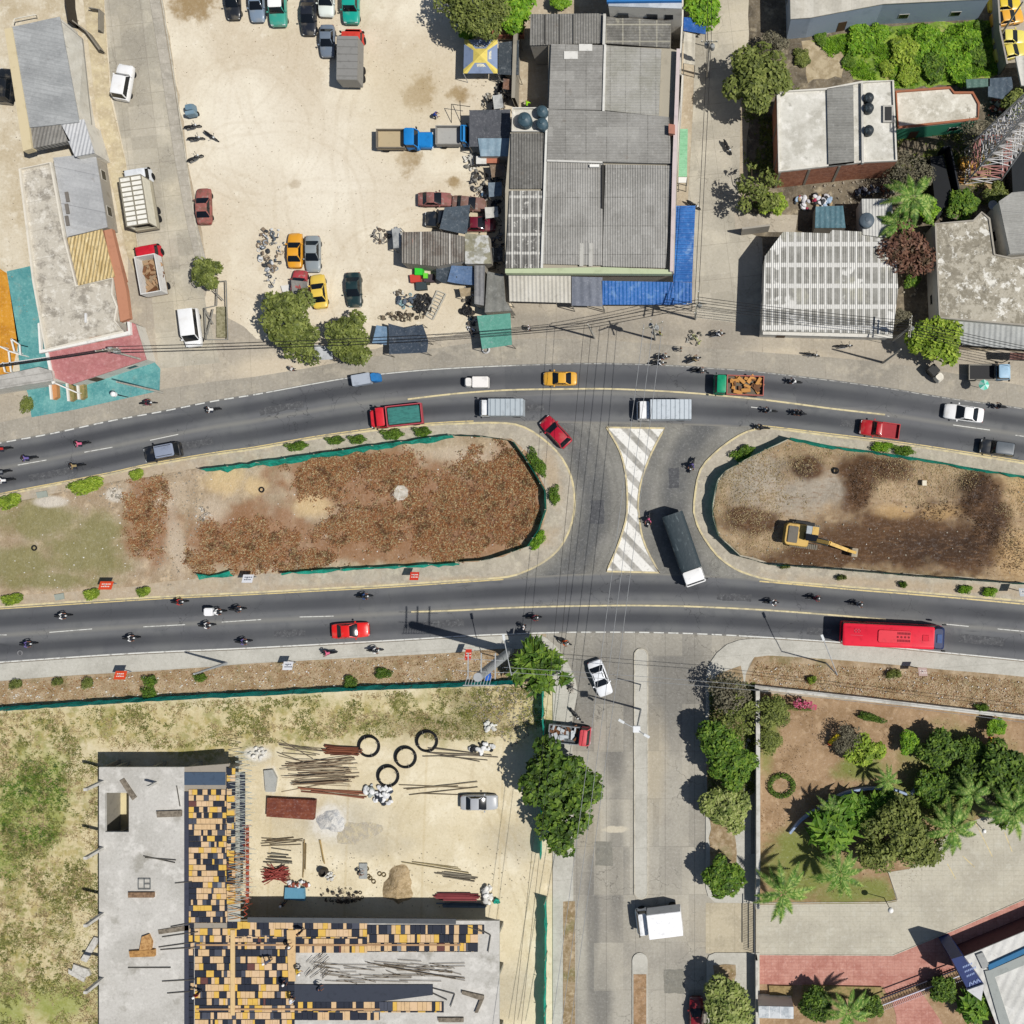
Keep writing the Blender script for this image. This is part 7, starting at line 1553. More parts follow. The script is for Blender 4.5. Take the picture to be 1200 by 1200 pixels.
# cables
cab = flat('2a2a2c',.6); cab_l = flat('9a9c9e',.5)
def cable(a, b_, label, n=1, sag=.6, r=.03, spread=.25, mat=None, group='overhead cables'):
    A = Vector(a); B = Vector(b_); d = (B-A); s = Vector((-d.y, d.x, 0)).normalized(); m = MB()
    root = thing('overhead_cable', label, 'cable', A, 0, group) if n > 1 else None
    for k in range(n):
        o = s*spread*(k-(n-1)/2)+Vector((0,0,-.12*(k % 2))); pts = []
        for i in range(15):
            t = i/14; pts.append(o+d*t-Vector((0,0,sag*(1+.15*k)*4*t*(1-t))))
        q = MB().path(pts, r, 4)
        if root: q.build('cable', mat or cab, root)
        else:
            o_ = q.build('overhead_cable', mat or cab); o_.location = A; tag(o_, label, 'cable', group)
T_ = lambda e, dz=0: Vector(e['_top'])+Vector((0,0,-dz))
cable(T_(p9,.5), T_(p2,.5), 'bundle of dark cables running left from the pole at the pink roof', 3, .4, .04, .12)
cable(T_(p2,.5), P(510,396,6.5), 'bundle of dark cables crossing above the two yard trees', 3, .5, .035, .35)
cable(P(510,396,6.5), T_(p8,.5), 'bundle of dark cables crossing above the green tarp stall', 3, .3, .035, .3)
cable(T_(p8,.3), T_(p3,.6), 'bundle of cables in front of the blue awning', 3, .3, .035, .35)
cable(T_(p3,.2), T_(p5,.2), 'bundle of cables crossing in front of the gridded roof', 5, .5, .03, .3)
cable(T_(p5,.4), P(1260,425,8.0), 'bundle of cables running right across the bright green tree', 6, .4, .03, .3)
cable(T_(p3,.8), T_(p7,.4), 'pair of cables running up the north street', 2, .5, .03, .4)
cable(T_(p7,.4), P(832,-80,8), 'pair of cables leaving the top edge over the north street', 2, .4, .03, .4)
cable(T_(p4,.2), P(650,1260,8.5), 'three pale cables crossing the junction down to the south', 3, 1.2, .028, 1.0, cab_l)
cable(T_(p8,.2), P(600,1260,8.5), 'pair of dark cables crossing the junction left of the triangle', 2, 1.2, .022, .8)
cable(P(590,785,7.5), P(880,806,6.5), 'pair of pale cables crossing the top of the south street', 2, .5, .025, .5, cab_l)
cable(P(880,806,6.5), P(1260,852,6.5), 'pair of pale cables above the park wall', 2, .5, .025, .4, cab_l)
cable(T_(p3,.5), P(1260,310,7.0), 'pair of pale cables spreading right over the gridded roof', 2, .6, .02, .6, cab_l) if False else None

# signs and banners on posts
def banner(px, py, label, col, w=1.4, h=1.0, hz=2.2, rot=0, words=None, z=.15):
    c = P(px, py, hz); e = thing('banner_sign', label, 'sign', (c.x, c.y, z), radians(rot))
    MB().tube((0,.05,-.1),(0,.05,hz+.2),.05,n=6).build('post', pole_g, e)
    M = Matrix.Translation((0,0,hz)) @ Matrix.Rotation(radians(-28), 4, 'X')
    MB().box(-w/2,w/2,-h/2,h/2,-.03,.03,0,M).build('board', flat(col,.5), e)
    b = MB(); rr = random.Random(int(px))
    for r_ in range(2):
        x = -w*.32
        while x < w*.3:
            l = rr.uniform(.08,.2); b.box(x, x+l, .1-.3*r_, .22-.3*r_, .03, .045, 0, M); x += l+.06
    b.build('lettering', flat('f0e6dc' if col != 'e6e6ea' else '6a6f7c'), e); return e
banner(125,686,'orange red banner board at the lower edge of the left island, leftmost','e2502c',1.5,1.0)
banner(291,678,'white notice board at the lower edge of the left island','e6e6ea',1.2,1.0)
banner(486,675,'small red banner board at the lower fence of the left island','d8402e',1.0,1.0)
banner(142,791,'orange red banner board behind the left sidewalk','e2502c',1.3,1.0)
banner(338,780,'white notice board behind the left sidewalk','e6e6ea',1.1,1.0)
banner(549,767,'red banner board beside the billboard mast','d8402e',.7,1.3)
banner(1199,694,'pale grey notice board at the right edge of the right island','c9ccd0',1.0,1.0)
banner(1081,787,'pale notice board behind the right sidewalk below the bus','c9b0a8',1.0,1.0)
# ================================================================== YARD CLUTTER
def heap(name, label, cat, px, py, rx, ry, n, size, cols, seed=1, z=.03, h=.5, kind='mix', group=None):
    """one heap of mixed scrap reads as a single thing"""
    rr = random.Random(seed); c = P(px, py, .3); b = MB()
    for k in range(n):
        a = rr.uniform(0, 2*pi); q = sqrt(rr.random()); x = cos(a)*q*rx*.1; y = sin(a)*q*ry*.1; zz = h*(1-q*q)*rr.uniform(.4,1); s = size*rr.uniform(.5,1.5)
        M = Matrix.Translation((x,y,zz+s*.2)) @ Matrix.Rotation(rr.uniform(0,6),4,'Z') @ Matrix.Rotation(rr.uniform(-.5,.5),4,'X'); mi = rr.randrange(len(cols))
        t = rr.random()
        if kind == 'tyre' or (kind == 'mix' and t < .25): b.torus((0,0,0), s*.55, s*.18, 12, 5, mi, M); 
        elif kind == 'bag' or t < .5: b.loft([[M @ Vector((r*cos(2*pi*i/7)*s, r*sin(2*pi*i/7)*s*.7, z_*s)) for i in range(7)] for r, z_ in ((.4,0),(.7,.15),(.6,.4),(.25,.5))], mi)
        elif t < .75: b.box(-s,s,-s*.12,s*.12,0,.08,mi,M)
        else: b.box(-s*.6,s*.6,-s*.4,s*.4,0,s*.3,mi,M)
    o = b.build(name, [flat(x) for x in cols]); o.location = (c.x,c.y,z); return tag(o,label,cat,group)
def sheetroof(label, poly, h, col, name='canopy', cat='canopy', sag=.15, var=None, bumps=True, posts=True, hs=None):
    """cloth or sheet on posts"""
    n = len(poly); c0 = sum(PL(poly, h), Vector())/n; e = thing(name, label, cat, (c0.x, c0.y, 0)); hs = hs or [h]*n
    pts = [P(x, y, hh)-Vector((c0.x, c0.y, 0)) for (x, y), hh in zip(poly, hs)]; m = sum(pts, Vector())/n-Vector((0,0,sag)); b = MB(); vs = [m]; ring = []
    for i in range(n):
        for k in range(4): ring.append(pts[i].lerp(pts[(i+1) % n], k/4)-Vector((0,0,sag*.35*sin(pi*k/4))))
    N = len(ring); vs += [r_.lerp(m, .5)+Vector((0,0,R.uniform(-.06,.06))) for r_ in ring]+ring
    fs = [(0, 1+i, 1+(i+1) % N) for i in range(N)]+[(1+i, 1+N+i, 1+N+(i+1) % N, 1+(i+1) % N) for i in range(N)]
    mt = Mat('sheet_'+col+str(int(poly[0][0])), col, rough=.75).noise(var or '3c4248', .9, .5, .68, .5, detail=7).noise('b8bcc0', 1.4, .6, .74, .3, seed=4, detail=7).nbump(2.5,.6,.08).out()
    b.add(vs, fs).build('sheet', mt, e, smooth=60, recalc=True)
    if posts:
        b = None
        for p_ in pts: MB().tube((p_.x, p_.y, 0), (p_.x, p_.y, p_.z-.02), .045, n=5).build('post', flat('7d766a'), e)
    return e
GR = ['8d8b86','5a5a5c','b9b7b2','3a3b3e','6f5b4c','cfcdc8']
# striped tent
c = P(563.5, 66.5, 2.8); e = thing('market_tent','square grey blue tent with yellow cross pattern in the upper yard','tent',(c.x,c.y,0))
q = [P(544,46.5,2.3)-Vector((c.x,c.y,0)),P(583,46.5,2.3)-Vector((c.x,c.y,0)),P(583,86,2.3)-Vector((c.x,c.y,0)),P(543,86,2.3)-Vector((c.x,c.y,0))]; top = Vector((0,0,3.2))
b = MB(); ye_ = 1
for i in range(4):
    a, d = q[i], q[(i+1)%4]; mid = a.lerp(d,.5)
    b.add([a, a.lerp(d,.12), top, top.lerp(a,.5)],[(0,1,2)],1); b.add([a.lerp(d,.12),a.lerp(d,.88),top.lerp(a.lerp(d,.88),.42),top.lerp(a.lerp(d,.12),.42)],[(0,1,2,3)],0)
    b.add([a.lerp(d,.88),d,top],[(0,1,2)],1); b.add([top.lerp(a.lerp(d,.12),.42),top.lerp(a.lerp(d,.88),.42),top],[(0,1,2)],1)
b.build('canopy',[flat('8292b0'),flat('ddc96a')],e,recalc=True)
b = MB(); rr = random.Random(2)
for i in (0,2,1): 
    a, d = q[i], q[(i+1)%4]; u = (d-a).normalized()
    nrm = (d-a).cross(top-a).normalized(); nrm = nrm if nrm.z > 0 else -nrm
    for k in range(6): p_ = a.lerp(d,.27+.07*k).lerp(top,.36)+nrm*.03; b.bar(p_, p_+u*.14+(top-p_).normalized()*.32, .09, .02)
b.build('lettering', flat('e8e2c8'), e)
for p_ in q: MB().tube((p_.x,p_.y,0),p_,.04,n=5).build('post',flat('b9b9bb'),e)
sheetroof('dark grey sheet roof attached right of the striped tent', [(584,50),(608,47),(608,88),(584,87)], 2.4, '3c444b')
sheetroof('dark shade sheet over the yard beside the grey bed truck', [(550,129),(598,128),(598,170),(550,172)], 2.5, '54565c')
sheetroof('grey sheet canopy slung over the black pickup', [(521,243),(551,240),(547,275),(515,268)], 2.4, '4b5660')
e = bldg('shed','shabby corrugated shed of grey brown sheets in the lower yard', [(471,272),(513,271),(544,277),(543,306),(511,312),(471,308)], 2.8, W_grey, Mat('patchwork_roof','89847c').noise('6a6058',.6,.45,.62,.8).noise('9a6a58',.7,.6,.7,.6,seed=4,detail=6,stretch=(2,.4,1)).lines('5d5750',90,.85,.12,.8).lines('c6c2ba',90,3.3,.25,.7).corr(90,.3).out(), cat='shed')
e = bldg('shed','small shed with crumpled white and khaki roof beside the patchwork shed', [(545,273),(572,276),(576,309),(545,309)], 2.6, W_grey, Mat('khaki_sheet','97937d').noise('c9c9c6',.35,.5,.56,.9,seed=3).noise('7d7a66',1,.45,.6,.7).nbump(2,.6,.08).out(), cat='shed')
e = bldg('shed','long narrow grey shed running down beside the green tarp stall', [(556,311),(568,311),(567,358),(556,356)], 2.5, W_grey, roofmat('grey_n1','8d8d8b','77777a','a5a5a2',90,.5,sheets=(0,0)), cat='shed')
e = bldg('shed','wide grey board roofed shed against the white awning', [(571,318),(590,322),(592,352),(600,364),(568,366)], 2.7, W_grey, roofmat('grey_n2','85857f','6d6d68','9c9c96',90,1.0), cat='shed')
sheetroof('crumpled black and blue tarpaulin beside the patchwork shed', [(511,311),(527,309),(536,325),(520,332),(511,327)], 1.8, '3a444e', name='tarpaulin', cat='tarpaulin', posts=False, sag=.3)
sheetroof('blue grey tarpaulin draped between the black one and the narrow shed', [(529,311),(554,312),(556,334),(541,333),(524,330)], 1.9, '5b7497', name='tarpaulin', cat='tarpaulin', posts=False, sag=.2)
sheetroof('sea green tarp roof of the stall by the pavement', [(559,370),(598,367),(600,404),(565,409)], 2.6, '5f9c8c', name='tarp_stall', cat='stall', var='4a8676', sag=.2)
sheetroof('dark blue grey tarp shelter beside the right yard tree', [(455,379),(475,384),(495,380),(502,400),(500,413),(456,415)], 2.2, '3b4654', name='tarp_shelter', cat='shelter', sag=.35)
sheetroof('pale blue sheet between the yard tree and the tarp shelter', [(441,381),(454,383),(453,404),(436,402)], 1.6, '6f8ba6', name='tarpaulin', cat='tarpaulin', posts=False)
sheetroof('pale grey sheet on the pavement between the two yard trees', [(368,404),(388,405),(390,421),(370,422)], 1.6, 'b9bcc0', name='canopy')
sheetroof('grey plastic sheet over the faded red car', [(341,328),(360,330),(360,348),(342,346)], 1.6, '86837e', name='tarpaulin', cat='tarpaulin', posts=False)
slab('sheet_panel','white panel lying beside the faded red car','panel',[(329,335),(340,333),(341,341),(331,342)],.05,.3,flat('dcdad4'))
e = bldg('shed','light blue sheet roofed shelter right of the grey bed truck', [(560,162),(598,162),(598,183),(563,183)], 2.6, W_grey, roofmat('pale_blue_sheet','8fa6b5','7b93a3','a9bcc8',90,.9,sheets=(0,0)), cat='shed')
slab('sheet_panel','small terracotta panel beside the light blue shelter','panel',[(570,183),(585,183),(585,191),(570,191)],1.8,1.9,flat('b5745c'))
slab('sheet_panel','white panel left of the terracotta one','panel',[(558,183),(570,183),(570,192),(558,192)],1.8,1.92,flat('dad8d2'))
heap('scrap_heap','heap of grey bags and scrap left of the orange yellow taxi','scrap',317,290,15,30,70,.32,['9aa0a6','5b646d','c3b299','3b3d40','8a7a68','d0d2d4'],1,h=.9)
heap('scrap_heap','row of pale scrap below the taxi heap beside the yard tree','scrap',317,322,6,14,24,.25,['b9bcc0','8d8f92','3d3f42'],2)
heap('scrap_heap','scrap pile of engine parts left of the patchwork shed','scrap',445,276,11,9,34,.25,['6d5f52','9a9690','3f3a36'],3)
heap('scrap_heap','white machine parts at the corner of the patchwork shed','scrap',465,276,6,11,26,.28,['b5b6b4','84868a','d5d5d3'],4)
heap('scrap_heap','long scrap pile below the tent against the block wall','scrap',590,112,9,24,60,.35,['3a3a3c','b9b4a8','6d665c','8f8b82','1f2022'],5,h=.8)
heap('scrap_heap','pale boxes and parts stacked right of the trucks','scrap',553,188,10,10,30,.35,['c9c6be','d9d5cb','7d7a72'],6)
heap('scrap_heap','heap of car parts below the white boxes','scrap',560,212,12,13,44,.32,['b7b3aa','3c3c3e','8a8780','59534a'],7)
heap('scrap_heap','black tarped heap in the shaded strip left of the warehouse','scrap',580,225,8,28,40,.35,['23262b','3c4148','5a5f66'],8)
heap('scrap_heap','dark parts in the shade beside the maroon car','scrap',582,285,7,30,30,.3,['2a2d33','45494f','7a7d80'],9)
heap('tyre_pile','pile of black tyres left of the pale metal ladder','tyres',495,357,12,12,40,.42,['252527','3a3a3b'],10,kind='tyre')
heap('scrap_heap','dark crumpled scrap left of the tyre pile','scrap',477,352,12,9,30,.38,['3d4652','59636f','8fb0b6'],11)
heap('scrap_heap','brushwood and debris along the fence left of the tarp shelter','scrap',470,371,28,5,50,.3,['6f6352','8c7f6a','4a4136','b0a68f'],12)
heap('tyre_pile','few tyres stacked beside the narrow grey shed','tyres',548,363,9,6,12,.45,['252527','333335'],13,kind='tyre')
heap('scrap_heap','debris and white scraps under the blue grey tarpaulin','scrap',546,345,8,10,26,.25,['d5d3ce','7d776c','39393b'],14)
heap('scrap_heap','dark goods under the sea green stall edge','scrap',553,380,6,14,24,.32,['2b4a5c','3a3a3c','d0d0d2','5a5148'],15)
heap('laundry_pile','white and coloured sacks piled above the gridded roof','sacks',953,236,22,9,50,.42,['dcdce0','c9c9cf','b53a5a','3a3d42','9cb3cc','b09a78'],16,h=.6,kind='bag')
heap('laundry_pile','dark and white goods in the shadow of the brick wall','sacks',1016,224,14,6,26,.35,['2b3140','c7cbd2','5d6675'],17,kind='bag')
heap('scrap_heap','rubble and household scrap right of the cream roofed house','scrap',1170,125,14,12,50,.4,['7a6a5a','9a5a48','b3ada3','3d3a36'],18)
heap('scrap_heap','white scraps and pieces of cloth among the junction poles','scrap',814,395,10,9,34,.22,['c9c6bd','8f8a80','5a5a50','aab070'],19)
heap('scrap_heap','loose stones and rubbish at the corner verge below the tree','scrap',669,806,4,7,22,.2,['b0aaa0','6d6860','8c857a'],20)
heap('scrap_heap','boards and tools behind the red cab truck','scrap',657,855,8,6,16,.3,['a8a59e','6d6a62'],21)
for x, y, col, lab in ((486,326,'c24338','red crate'),(502,326,'4a3f44','dark maroon crate'),(493,335,'3a4548','dark grey crate')):
    slab('crate', f'{lab} lying below the patchwork shed', 'crate', [(x-6,y-4),(x+6,y-5),(x+7,y+4),(x-5,y+5)], .03, .6, flat(col))
slab('bin','bright green bin below the patchwork shed','bin',[(485+3,314),(497,314),(497,322),(488,322)],.03,.9,flat('3fcf3a')) if False else slab('bin','bright green bin below the patchwork shed','bin',[(486,313),(495,313),(495,322),(486,322)],.03,.9,flat('35c836'))
slab('bin','smaller yellow green bin right of the bright green one','bin',[(496,320),(501,320),(501,326),(496,326)],.03,.8,flat('6fd03a'))
slab('bin','dark olive box below the yellow green bin','bin',[(498,322),(503,322),(503,333),(498,333)],.03,.5,flat('3a3d34'))
e = thing('ladder','pale metal ladder frame lying aslant in the lower yard','ladder',P(513,358)); c = P(513,358); b = MB()
A1, A2, B1_, B2_ = P(500,370)-c, P(508,375)-c, P(513,341)-c, P(523,345)-c
for a, d in ((A1,B1_),(A2,B2_)): b.bar(a+Vector((0,0,.2)), d+Vector((0,0,.2)), .14)
b.build('rail', flat('b5b1a5'), e); b = MB()
for k in range(9): t = k/8; b.bar(A1.lerp(B1_,t)+Vector((0,0,.2)), A2.lerp(B2_,t)+Vector((0,0,.2)), .1)
b.build('rung', flat('b5b1a5'), e)
def tyre(px, py, r, label, z=.1, col=None, group=None):
    p = P(px, py); o = MB().torus((0,0,0), r*.75, r*.25, 24, 8).build('tyre', rubber if not col else flat(col), smooth=60); o.location = (p.x,p.y,z+r*.25); return tag(o, label, 'tyre', group)
tyre(570,410,.5,'white painted tyre at the corner of the green stall',col='c9c9c9'); tyre(500,347,.33,'single tyre on the sand above the tyre pile'); tyre(503,355,.32,'single tyre right of the tyre pile'); tyre(308,574,.35,'thin black tyre on the left island',z=.25); tyre(978,552,.4,'black tyre between mounds on the right island',z=.7); tyre(42,642,.35,'dark round cover on the green part of the island',z=.2); tyre(24,765,.35,'ring shaped cover on the lower road at the left',z=.0,col='77777a')
# construction yard objects
for x, y, lab in ((432,875,'first black cable coil, upper left of four'),(500,869,'second black cable coil, upper right of four'),(475,888,'third black cable coil, middle right of four'),(454.5,910,'lowest black cable coil of four')):
    p = P(x, y, .3); e = thing('cable_coil', lab, 'coil', (p.x,p.y,.05))
    b = MB()
    for k in range(3): b.torus((.03*k,0,.07+.1*k), 1.12, .08, 30, 6); b.torus((0,.03*k,.07+.1*k), 1.24, .07, 30, 6)
    b.build('hose', rubber, e, smooth=60)
    b = MB()
    for k in range(4): a = k*pi/2+.4; b.torus((cos(a)*1.12, sin(a)*1.12, .2), .22, .02, 10, 4, M=Matrix.Rotation(a,4,'Z') @ Matrix.Rotation(pi/2,4,'X'))
    b.build('binding', flat('8d8a84'), e)
slab('steel_stack','stack of rusty brown rebar mesh on the construction sand','steel',[(313,935),(369,938),(367,961),(312,957)],.05,.7,Mat('rust_mesh','7a4232',rough=.9).noise('95563c',1,.4,.6,.8).lines('5c2f24',0,.16,.07,.8).lines('5c2f24',90,.16,.06,.4).out())
def bars(name, label, cat, px, py, L, n, spread, ang, cols, seed=1, r=.04, jitter=.12):
    rr = random.Random(seed); c = P(px, py); b = MB()
    for k in range(n):
        a = radians(ang)+rr.gauss(0,jitter*1.25); o = Vector((-sin(radians(ang)), cos(radians(ang)), 0))*rr.uniform(-spread,spread)+Vector((cos(a),sin(a),0))*rr.uniform(-L*.1,L*.1); d = Vector((cos(a),sin(a),0))*L/2*rr.uniform(.6,1); z = .08+.012*k
        b.bar(o-d+Vector((0,0,z)), o+d+Vector((0,0,z+rr.uniform(-.03,.1))), r*2, r*2, rr.randrange(len(cols)))
    o = b.build(name, [flat(x) for x in cols]); o.location = (c.x,c.y,.05); return tag(o,label,cat)
bars('rebar_bundle','rusty rebar bundle left of the upper coil','rebar',402,879,4.2,26,.5,-3,['7d4a34','63382a'],1,.05,.03)
bars('rebar_bundle','long pale and rusty bars spread below the rusty bundle','rebar',376,905,8.5,34,1.6,2,['8d7a62','6d5a48','a89880'],2,.035,.05)
bars('timber_beams','two long brown beams below the spread bars','timber',390,929,9.0,5,.4,-5,['6f4636','8a5a44'],3,.07,.03)
bars('rebar_bundle','fan of thin bars crossing left of the brown beams','rebar',350,888,6.0,10,1.4,-14,['5b5148','7b6f60'],4,.025,.12)
bars('rebar_bundle','tangled red rebar pieces above the shaded deck','rebar',325,1023,3.2,44,.6,4,['8a3a34','6d322c','a05048'],5,.04,.22)
bars('rebar_bundle','few parallel grey bars above the red rebar','rebar',328,1003,3.2,8,.9,-4,['7d7a70','5c5850'],6,.04,.03)
bars('rebar_bundle','single long bars on the sand left of the cement patch','rebar',332,986,5.0,7,.5,3,['6d604c','8a7a60'],7,.03,.08)
bars('timber_beams','long thin frame bars right of the coils','timber',540,884,9.0,7,.5,-6,['5d564c','7d7364'],8,.04,.04)
bars('timber_beams','long beam pair below the coils','timber',512,925,9.2,5,.7,5,['6b5f4c','8a7c64'],9,.04,.10)
bars('timber_beams','upright pair of thin timbers above the deck','timber',357,1003,4.8,3,.2,88,['9a845c','7d6c4c'],10,.05,.01)
bars('timber_beams','second upright timber strip near the cement drum','timber',377,998,3.4,3,.15,-78,['b59a66','8d7a52'],11,.05,.02)
bars('timber_beams','grey boards stacked at the right of the deck','timber',537,1026,5.0,8,.35,-8,['6d6659','8b8474'],12,.06,.03)
bars('timber_beams','upper thin beam leading to the grey boards','timber',508,1014,8.0,3,.2,-9,['9a8c68','7f7354'],13,.04,.02)
bars('steel_beams','row of dark red painted beams beside the white sheet','steel',537,1049,5.4,14,.45,0,['7a3438','8d4448','64282e'],14,.07,.005)
bars('steel_beams','row of grey blue tubes below the red beams','steel',541,1060,5.2,9,.3,-1,['6f7f8c','54636e'],15,.06,.005)
def mound(name,label,cat,px,py,r,h,c1,c2,seed=1,sx=1.0):
    rr = random.Random(seed); m_ = MB(); n = 36; rings = [(1.0,-.06),(.93,.05),(.8,.22),(.62,.48),(.42,.72),(.2,.93),(.03,1.0)]
    lob = [1+.16*sin(2*2*pi*i/n+seed)+.12*sin(3*2*pi*i/n+seed*2)+.07*sin(7*2*pi*i/n) +rr.uniform(-.04,.04) for i in range(n)]
    m_.loft([[Vector((r*sx*q*lob[i]*cos(2*pi*i/n), r*q*lob[i]*sin(2*pi*i/n), h*z*(1+rr.uniform(-.1,.1)))) for i in range(n)] for q, z in rings])
    o = m_.build(name, Mat(name+'_mat'+str(seed),c1).noise(c2,1.6,.42,.62,.85,detail=8,rough=.75).nbump(4,1,.12).nbump(14,.6,.04).out(), smooth=70); p = P(px,py,.2); o.location=(p.x,p.y,.03); tag(o,label,cat); return o
mound('cement_heap','pale grey heap of cement dust in the construction yard','cement',388,963,1.5,.45,'d3d0ca','a3a6aa',2)
heap('cement_heap','small whitish mound near the north end of the deck','cement',303,884,12,8,30,.28,['d5d2ca','e0ddd6'],32,h=.2,kind='bag')
slab('basin','grey metal trough standing on the sand','trough',[(309,903),(319,902),(324,912),(322,928),(311,928)],.03,.4,flat('a9aaa6'))
heap('sack_pile','sacks under white plastic beside the coils','sacks',449,933,11,11,40,.4,['e4e4e4','3f4654','d6d6d8','2f343e'],33,h=.7,kind='bag')
heap('sack_pile','white sheeted heap left of the black sacks','sacks',434,927,7,7,20,.4,['dcdcdc','9aa09c','c9cbca'],34,h=.5,kind='bag')
heap('sack_pile','white bags and a black sack at the upper right of the yard','sacks',565,877,15,6,26,.4,['e2e2e2','d6d6d4','25272a'],35,h=.5,kind='bag')
heap('sack_pile','white pile on the sand above the bags','sacks',575,853,7,6,18,.38,['dddcd6','cfcdc6'],36,h=.4,kind='bag')
heap('sack_pile','white crumpled sheet at the end of the red beams','sacks',571,1048,5,14,30,.42,['e8e6e2','dddbd6','c9c8c4'],37,h=.7,kind='bag')
heap('sack_pile','small teal bundle right of the white crumpled sheet','sacks',583,1056,4,4,10,.28,['1f9c86','178a74'],38,kind='bag')
heap('sack_pile','white bags spilling over the shaded edge of the deck','sacks',350,1036,14,4,24,.34,['e6e6e6','c9cdd0','8a4a3a'],39,kind='bag')
slab('tarpaulin','blue sheet in the shade behind the formwork','tarpaulin',[(334,1040),(356,1041),(357,1056),(333,1054)],.05,.5,flat('5f93ad'))
tyre_g = 'rings on the construction sand'
for i, (x, y) in enumerate(((430,1018),(432,1027),(438,1033),(445,1024),(450,1025),(434,1029))):
    p = P(x,y,.1); o = MB().torus((0,0,0), .22, .06, 14, 5).build('steel_ring', flat('6d5f42')); o.location = (p.x,p.y,.12); tag(o,'small brown ring, one of a scattered handful above the deck shade','ring',tyre_g)
p = P(379,1022,.5); e = thing('cement_drum','dark open drum beside the spilled white dust','drum',(p.x,p.y,.03)); MB().lathe((0,0,0),[(.42,0),(.45,.05),(.45,.9),(.38,.9),(.36,.4)],18).build('body',flat('3f3a34'),e,smooth=40)
heap('cement_heap','white dust spilled beside the dark drum','cement',386,1028,6,5,16,.25,['dad8d2','c6c4bf'],40,h=.2,kind='bag')
slab('panel','grey metal panel leaning among the brown rings','panel',[(421,1012),(430,1012),(430,1030),(421,1030)],.05,.25,flat('a3a6a4'))
mound('sand_heap','brown sand heap at the edge of the shaded deck','sand heap',466,1038,2.0,.75,'b59f7c','94805f',5)
mound('sand_heap','low spill of grey sand beside the cement dust heap','sand heap',418,975,1.6,.12,'b3aa98','cfc2a2',7,1.5)
heap('scrap_heap','piles of blocks scattered in the shade of the deck','blocks',400,1050,26,9,46,.25,['4f463c','3a342c','6d6254'],41,kind='mix')
# lattice tower
c = P(1150,196); e = thing('lattice_tower','white and red steel lattice tower leaning out over the right edge','tower',(c.x,c.y,0)); H_ = 22; steelw = flat('c9c7c6',.6); steelr = flat('b8827c',.6)
for sx in (-1,1):
    for sy in (-1,1):
        b = MB(); b.tube((sx*2.0,sy*2.0,0),(sx*.8,sy*.8,H_),.10,n=5); b.build('leg', steelw, e)
for s_, (nx_, ny_, tx, ty) in enumerate(((0,1,1,0),(0,-1,1,0),(1,0,0,1),(-1,0,0,1))):
    b = MB(); nseg = 13
    for k in range(nseg):
        w0 = 2.0-1.2*k/nseg; w1 = 2.0-1.2*(k+1)/nseg; z0 = H_*k/nseg; z1 = H_*(k+1)/nseg; mi = 1 if k in (1,2) else 0
        f0 = lambda s, w_, z_: Vector((nx_*w_+tx*s*w_, ny_*w_+ty*s*w_, z_))
        b.bar(f0(-1,w0,z0), f0(1,w1,z1), .09, .09, mi); b.bar(f0(1,w0,z0), f0(-1,w1,z1), .09, .09, mi); b.bar(f0(-1,w1,z1), f0(1,w1,z1), .09, .09, mi)
    b.build('bracing', [steelw, steelr], e)
b = MB(); b.bar((-.4,0,0),(-.4,0,H_),.08); b.bar((.1,0,0),(.1,0,H_),.08)
for k in range(55): b.bar((-.4,0,.4*k),(.1,0,.4*k),.04)
b.build('ladder', steelw, e)
slab('container','yellow lattice crate behind the tower foot','crate',[(1125,184),(1145,182),(1146,196),(1126,197)],.05,1.2,Mat('yellow_lattice','c9963a').lines('6d4e1c',50,.5,.12,.8).lines('6d4e1c',-50,.5,.12,.8).out())
slab('sand_slab','bare sandy slab under the lattice tower','slab',[(1120,188),(1150,178),(1175,205),(1165,222),(1118,215)],.02,.08,Mat('sandy_slab','b39a70').noise('8a7350',1,.4,.6,.8).out())
tag(line_px([(1098,182),(1107,180),(1118,235),(1108,237)], 1.6, 'container_wall', 2.4, flat('23272d'), zbot=0, kind=None), 'black walled narrow enclosure left of the lattice tower', 'wall')
bldg('shed','black roofed narrow shed between the lattice tower and the palm', [(1090,184),(1105,182),(1117,232),(1098,258)], 2.0, flat('1f2226'), flat('15181c'), cat='shed')
bldg('shed','dark roofed shed right of the lattice tower foot', [(1185,185),(1215,170),(1215,225),(1187,226)], 2.5, flat('1f2226'), flat('1c2126'), cat='shed')
p = P(1158,246,1.0); e = thing('satellite_dish','grey round dish behind the green bush cluster','dish',(p.x,p.y,2.5)); MB().lathe((0,0,0),[(.1,0),(.35,.08),(.55,.25),(.53,.27),(.3,.12),(.02,.06)],20).build('dish',flat('9da2a6'),e,smooth=50)
# white railings left side
e = thing('railing','white railing and steps beside the ochre court at the left edge','railing',P(18,405)); c = P(18,405); b = MB()
for a_ in ((0,406,12,412),(12,412,22,415),(0,427,62,418),(13,397,23,404),(13,397,17,412),(23,404,24,416),(10,411,13,436),(3,425,6,436),(60,447,90,460)):
    b.bar(P(a_[0],a_[1],1.4)-c, P(a_[2],a_[3],1.4)-c, .14)
    for q_ in (0,2): v = P(a_[q_],a_[q_+1],1.4)-c; b.bar((v.x,v.y,0),v,.08)
b.build('bars', flat('e9e7e2'), e)
e = bldg('walkway_roof','long low grey roof crossing beside the teal paving at the left', [(-40,447),(0,440),(45,430),(60,434),(62,446),(0,456),(-40,462)], 2.6, W_white, Mat('grey_corr_w','b9b6b0').noise('98958f',.6,.42,.64,.8).lines('8f8c86',9,.8,.1,.6).out(), cat='roof')
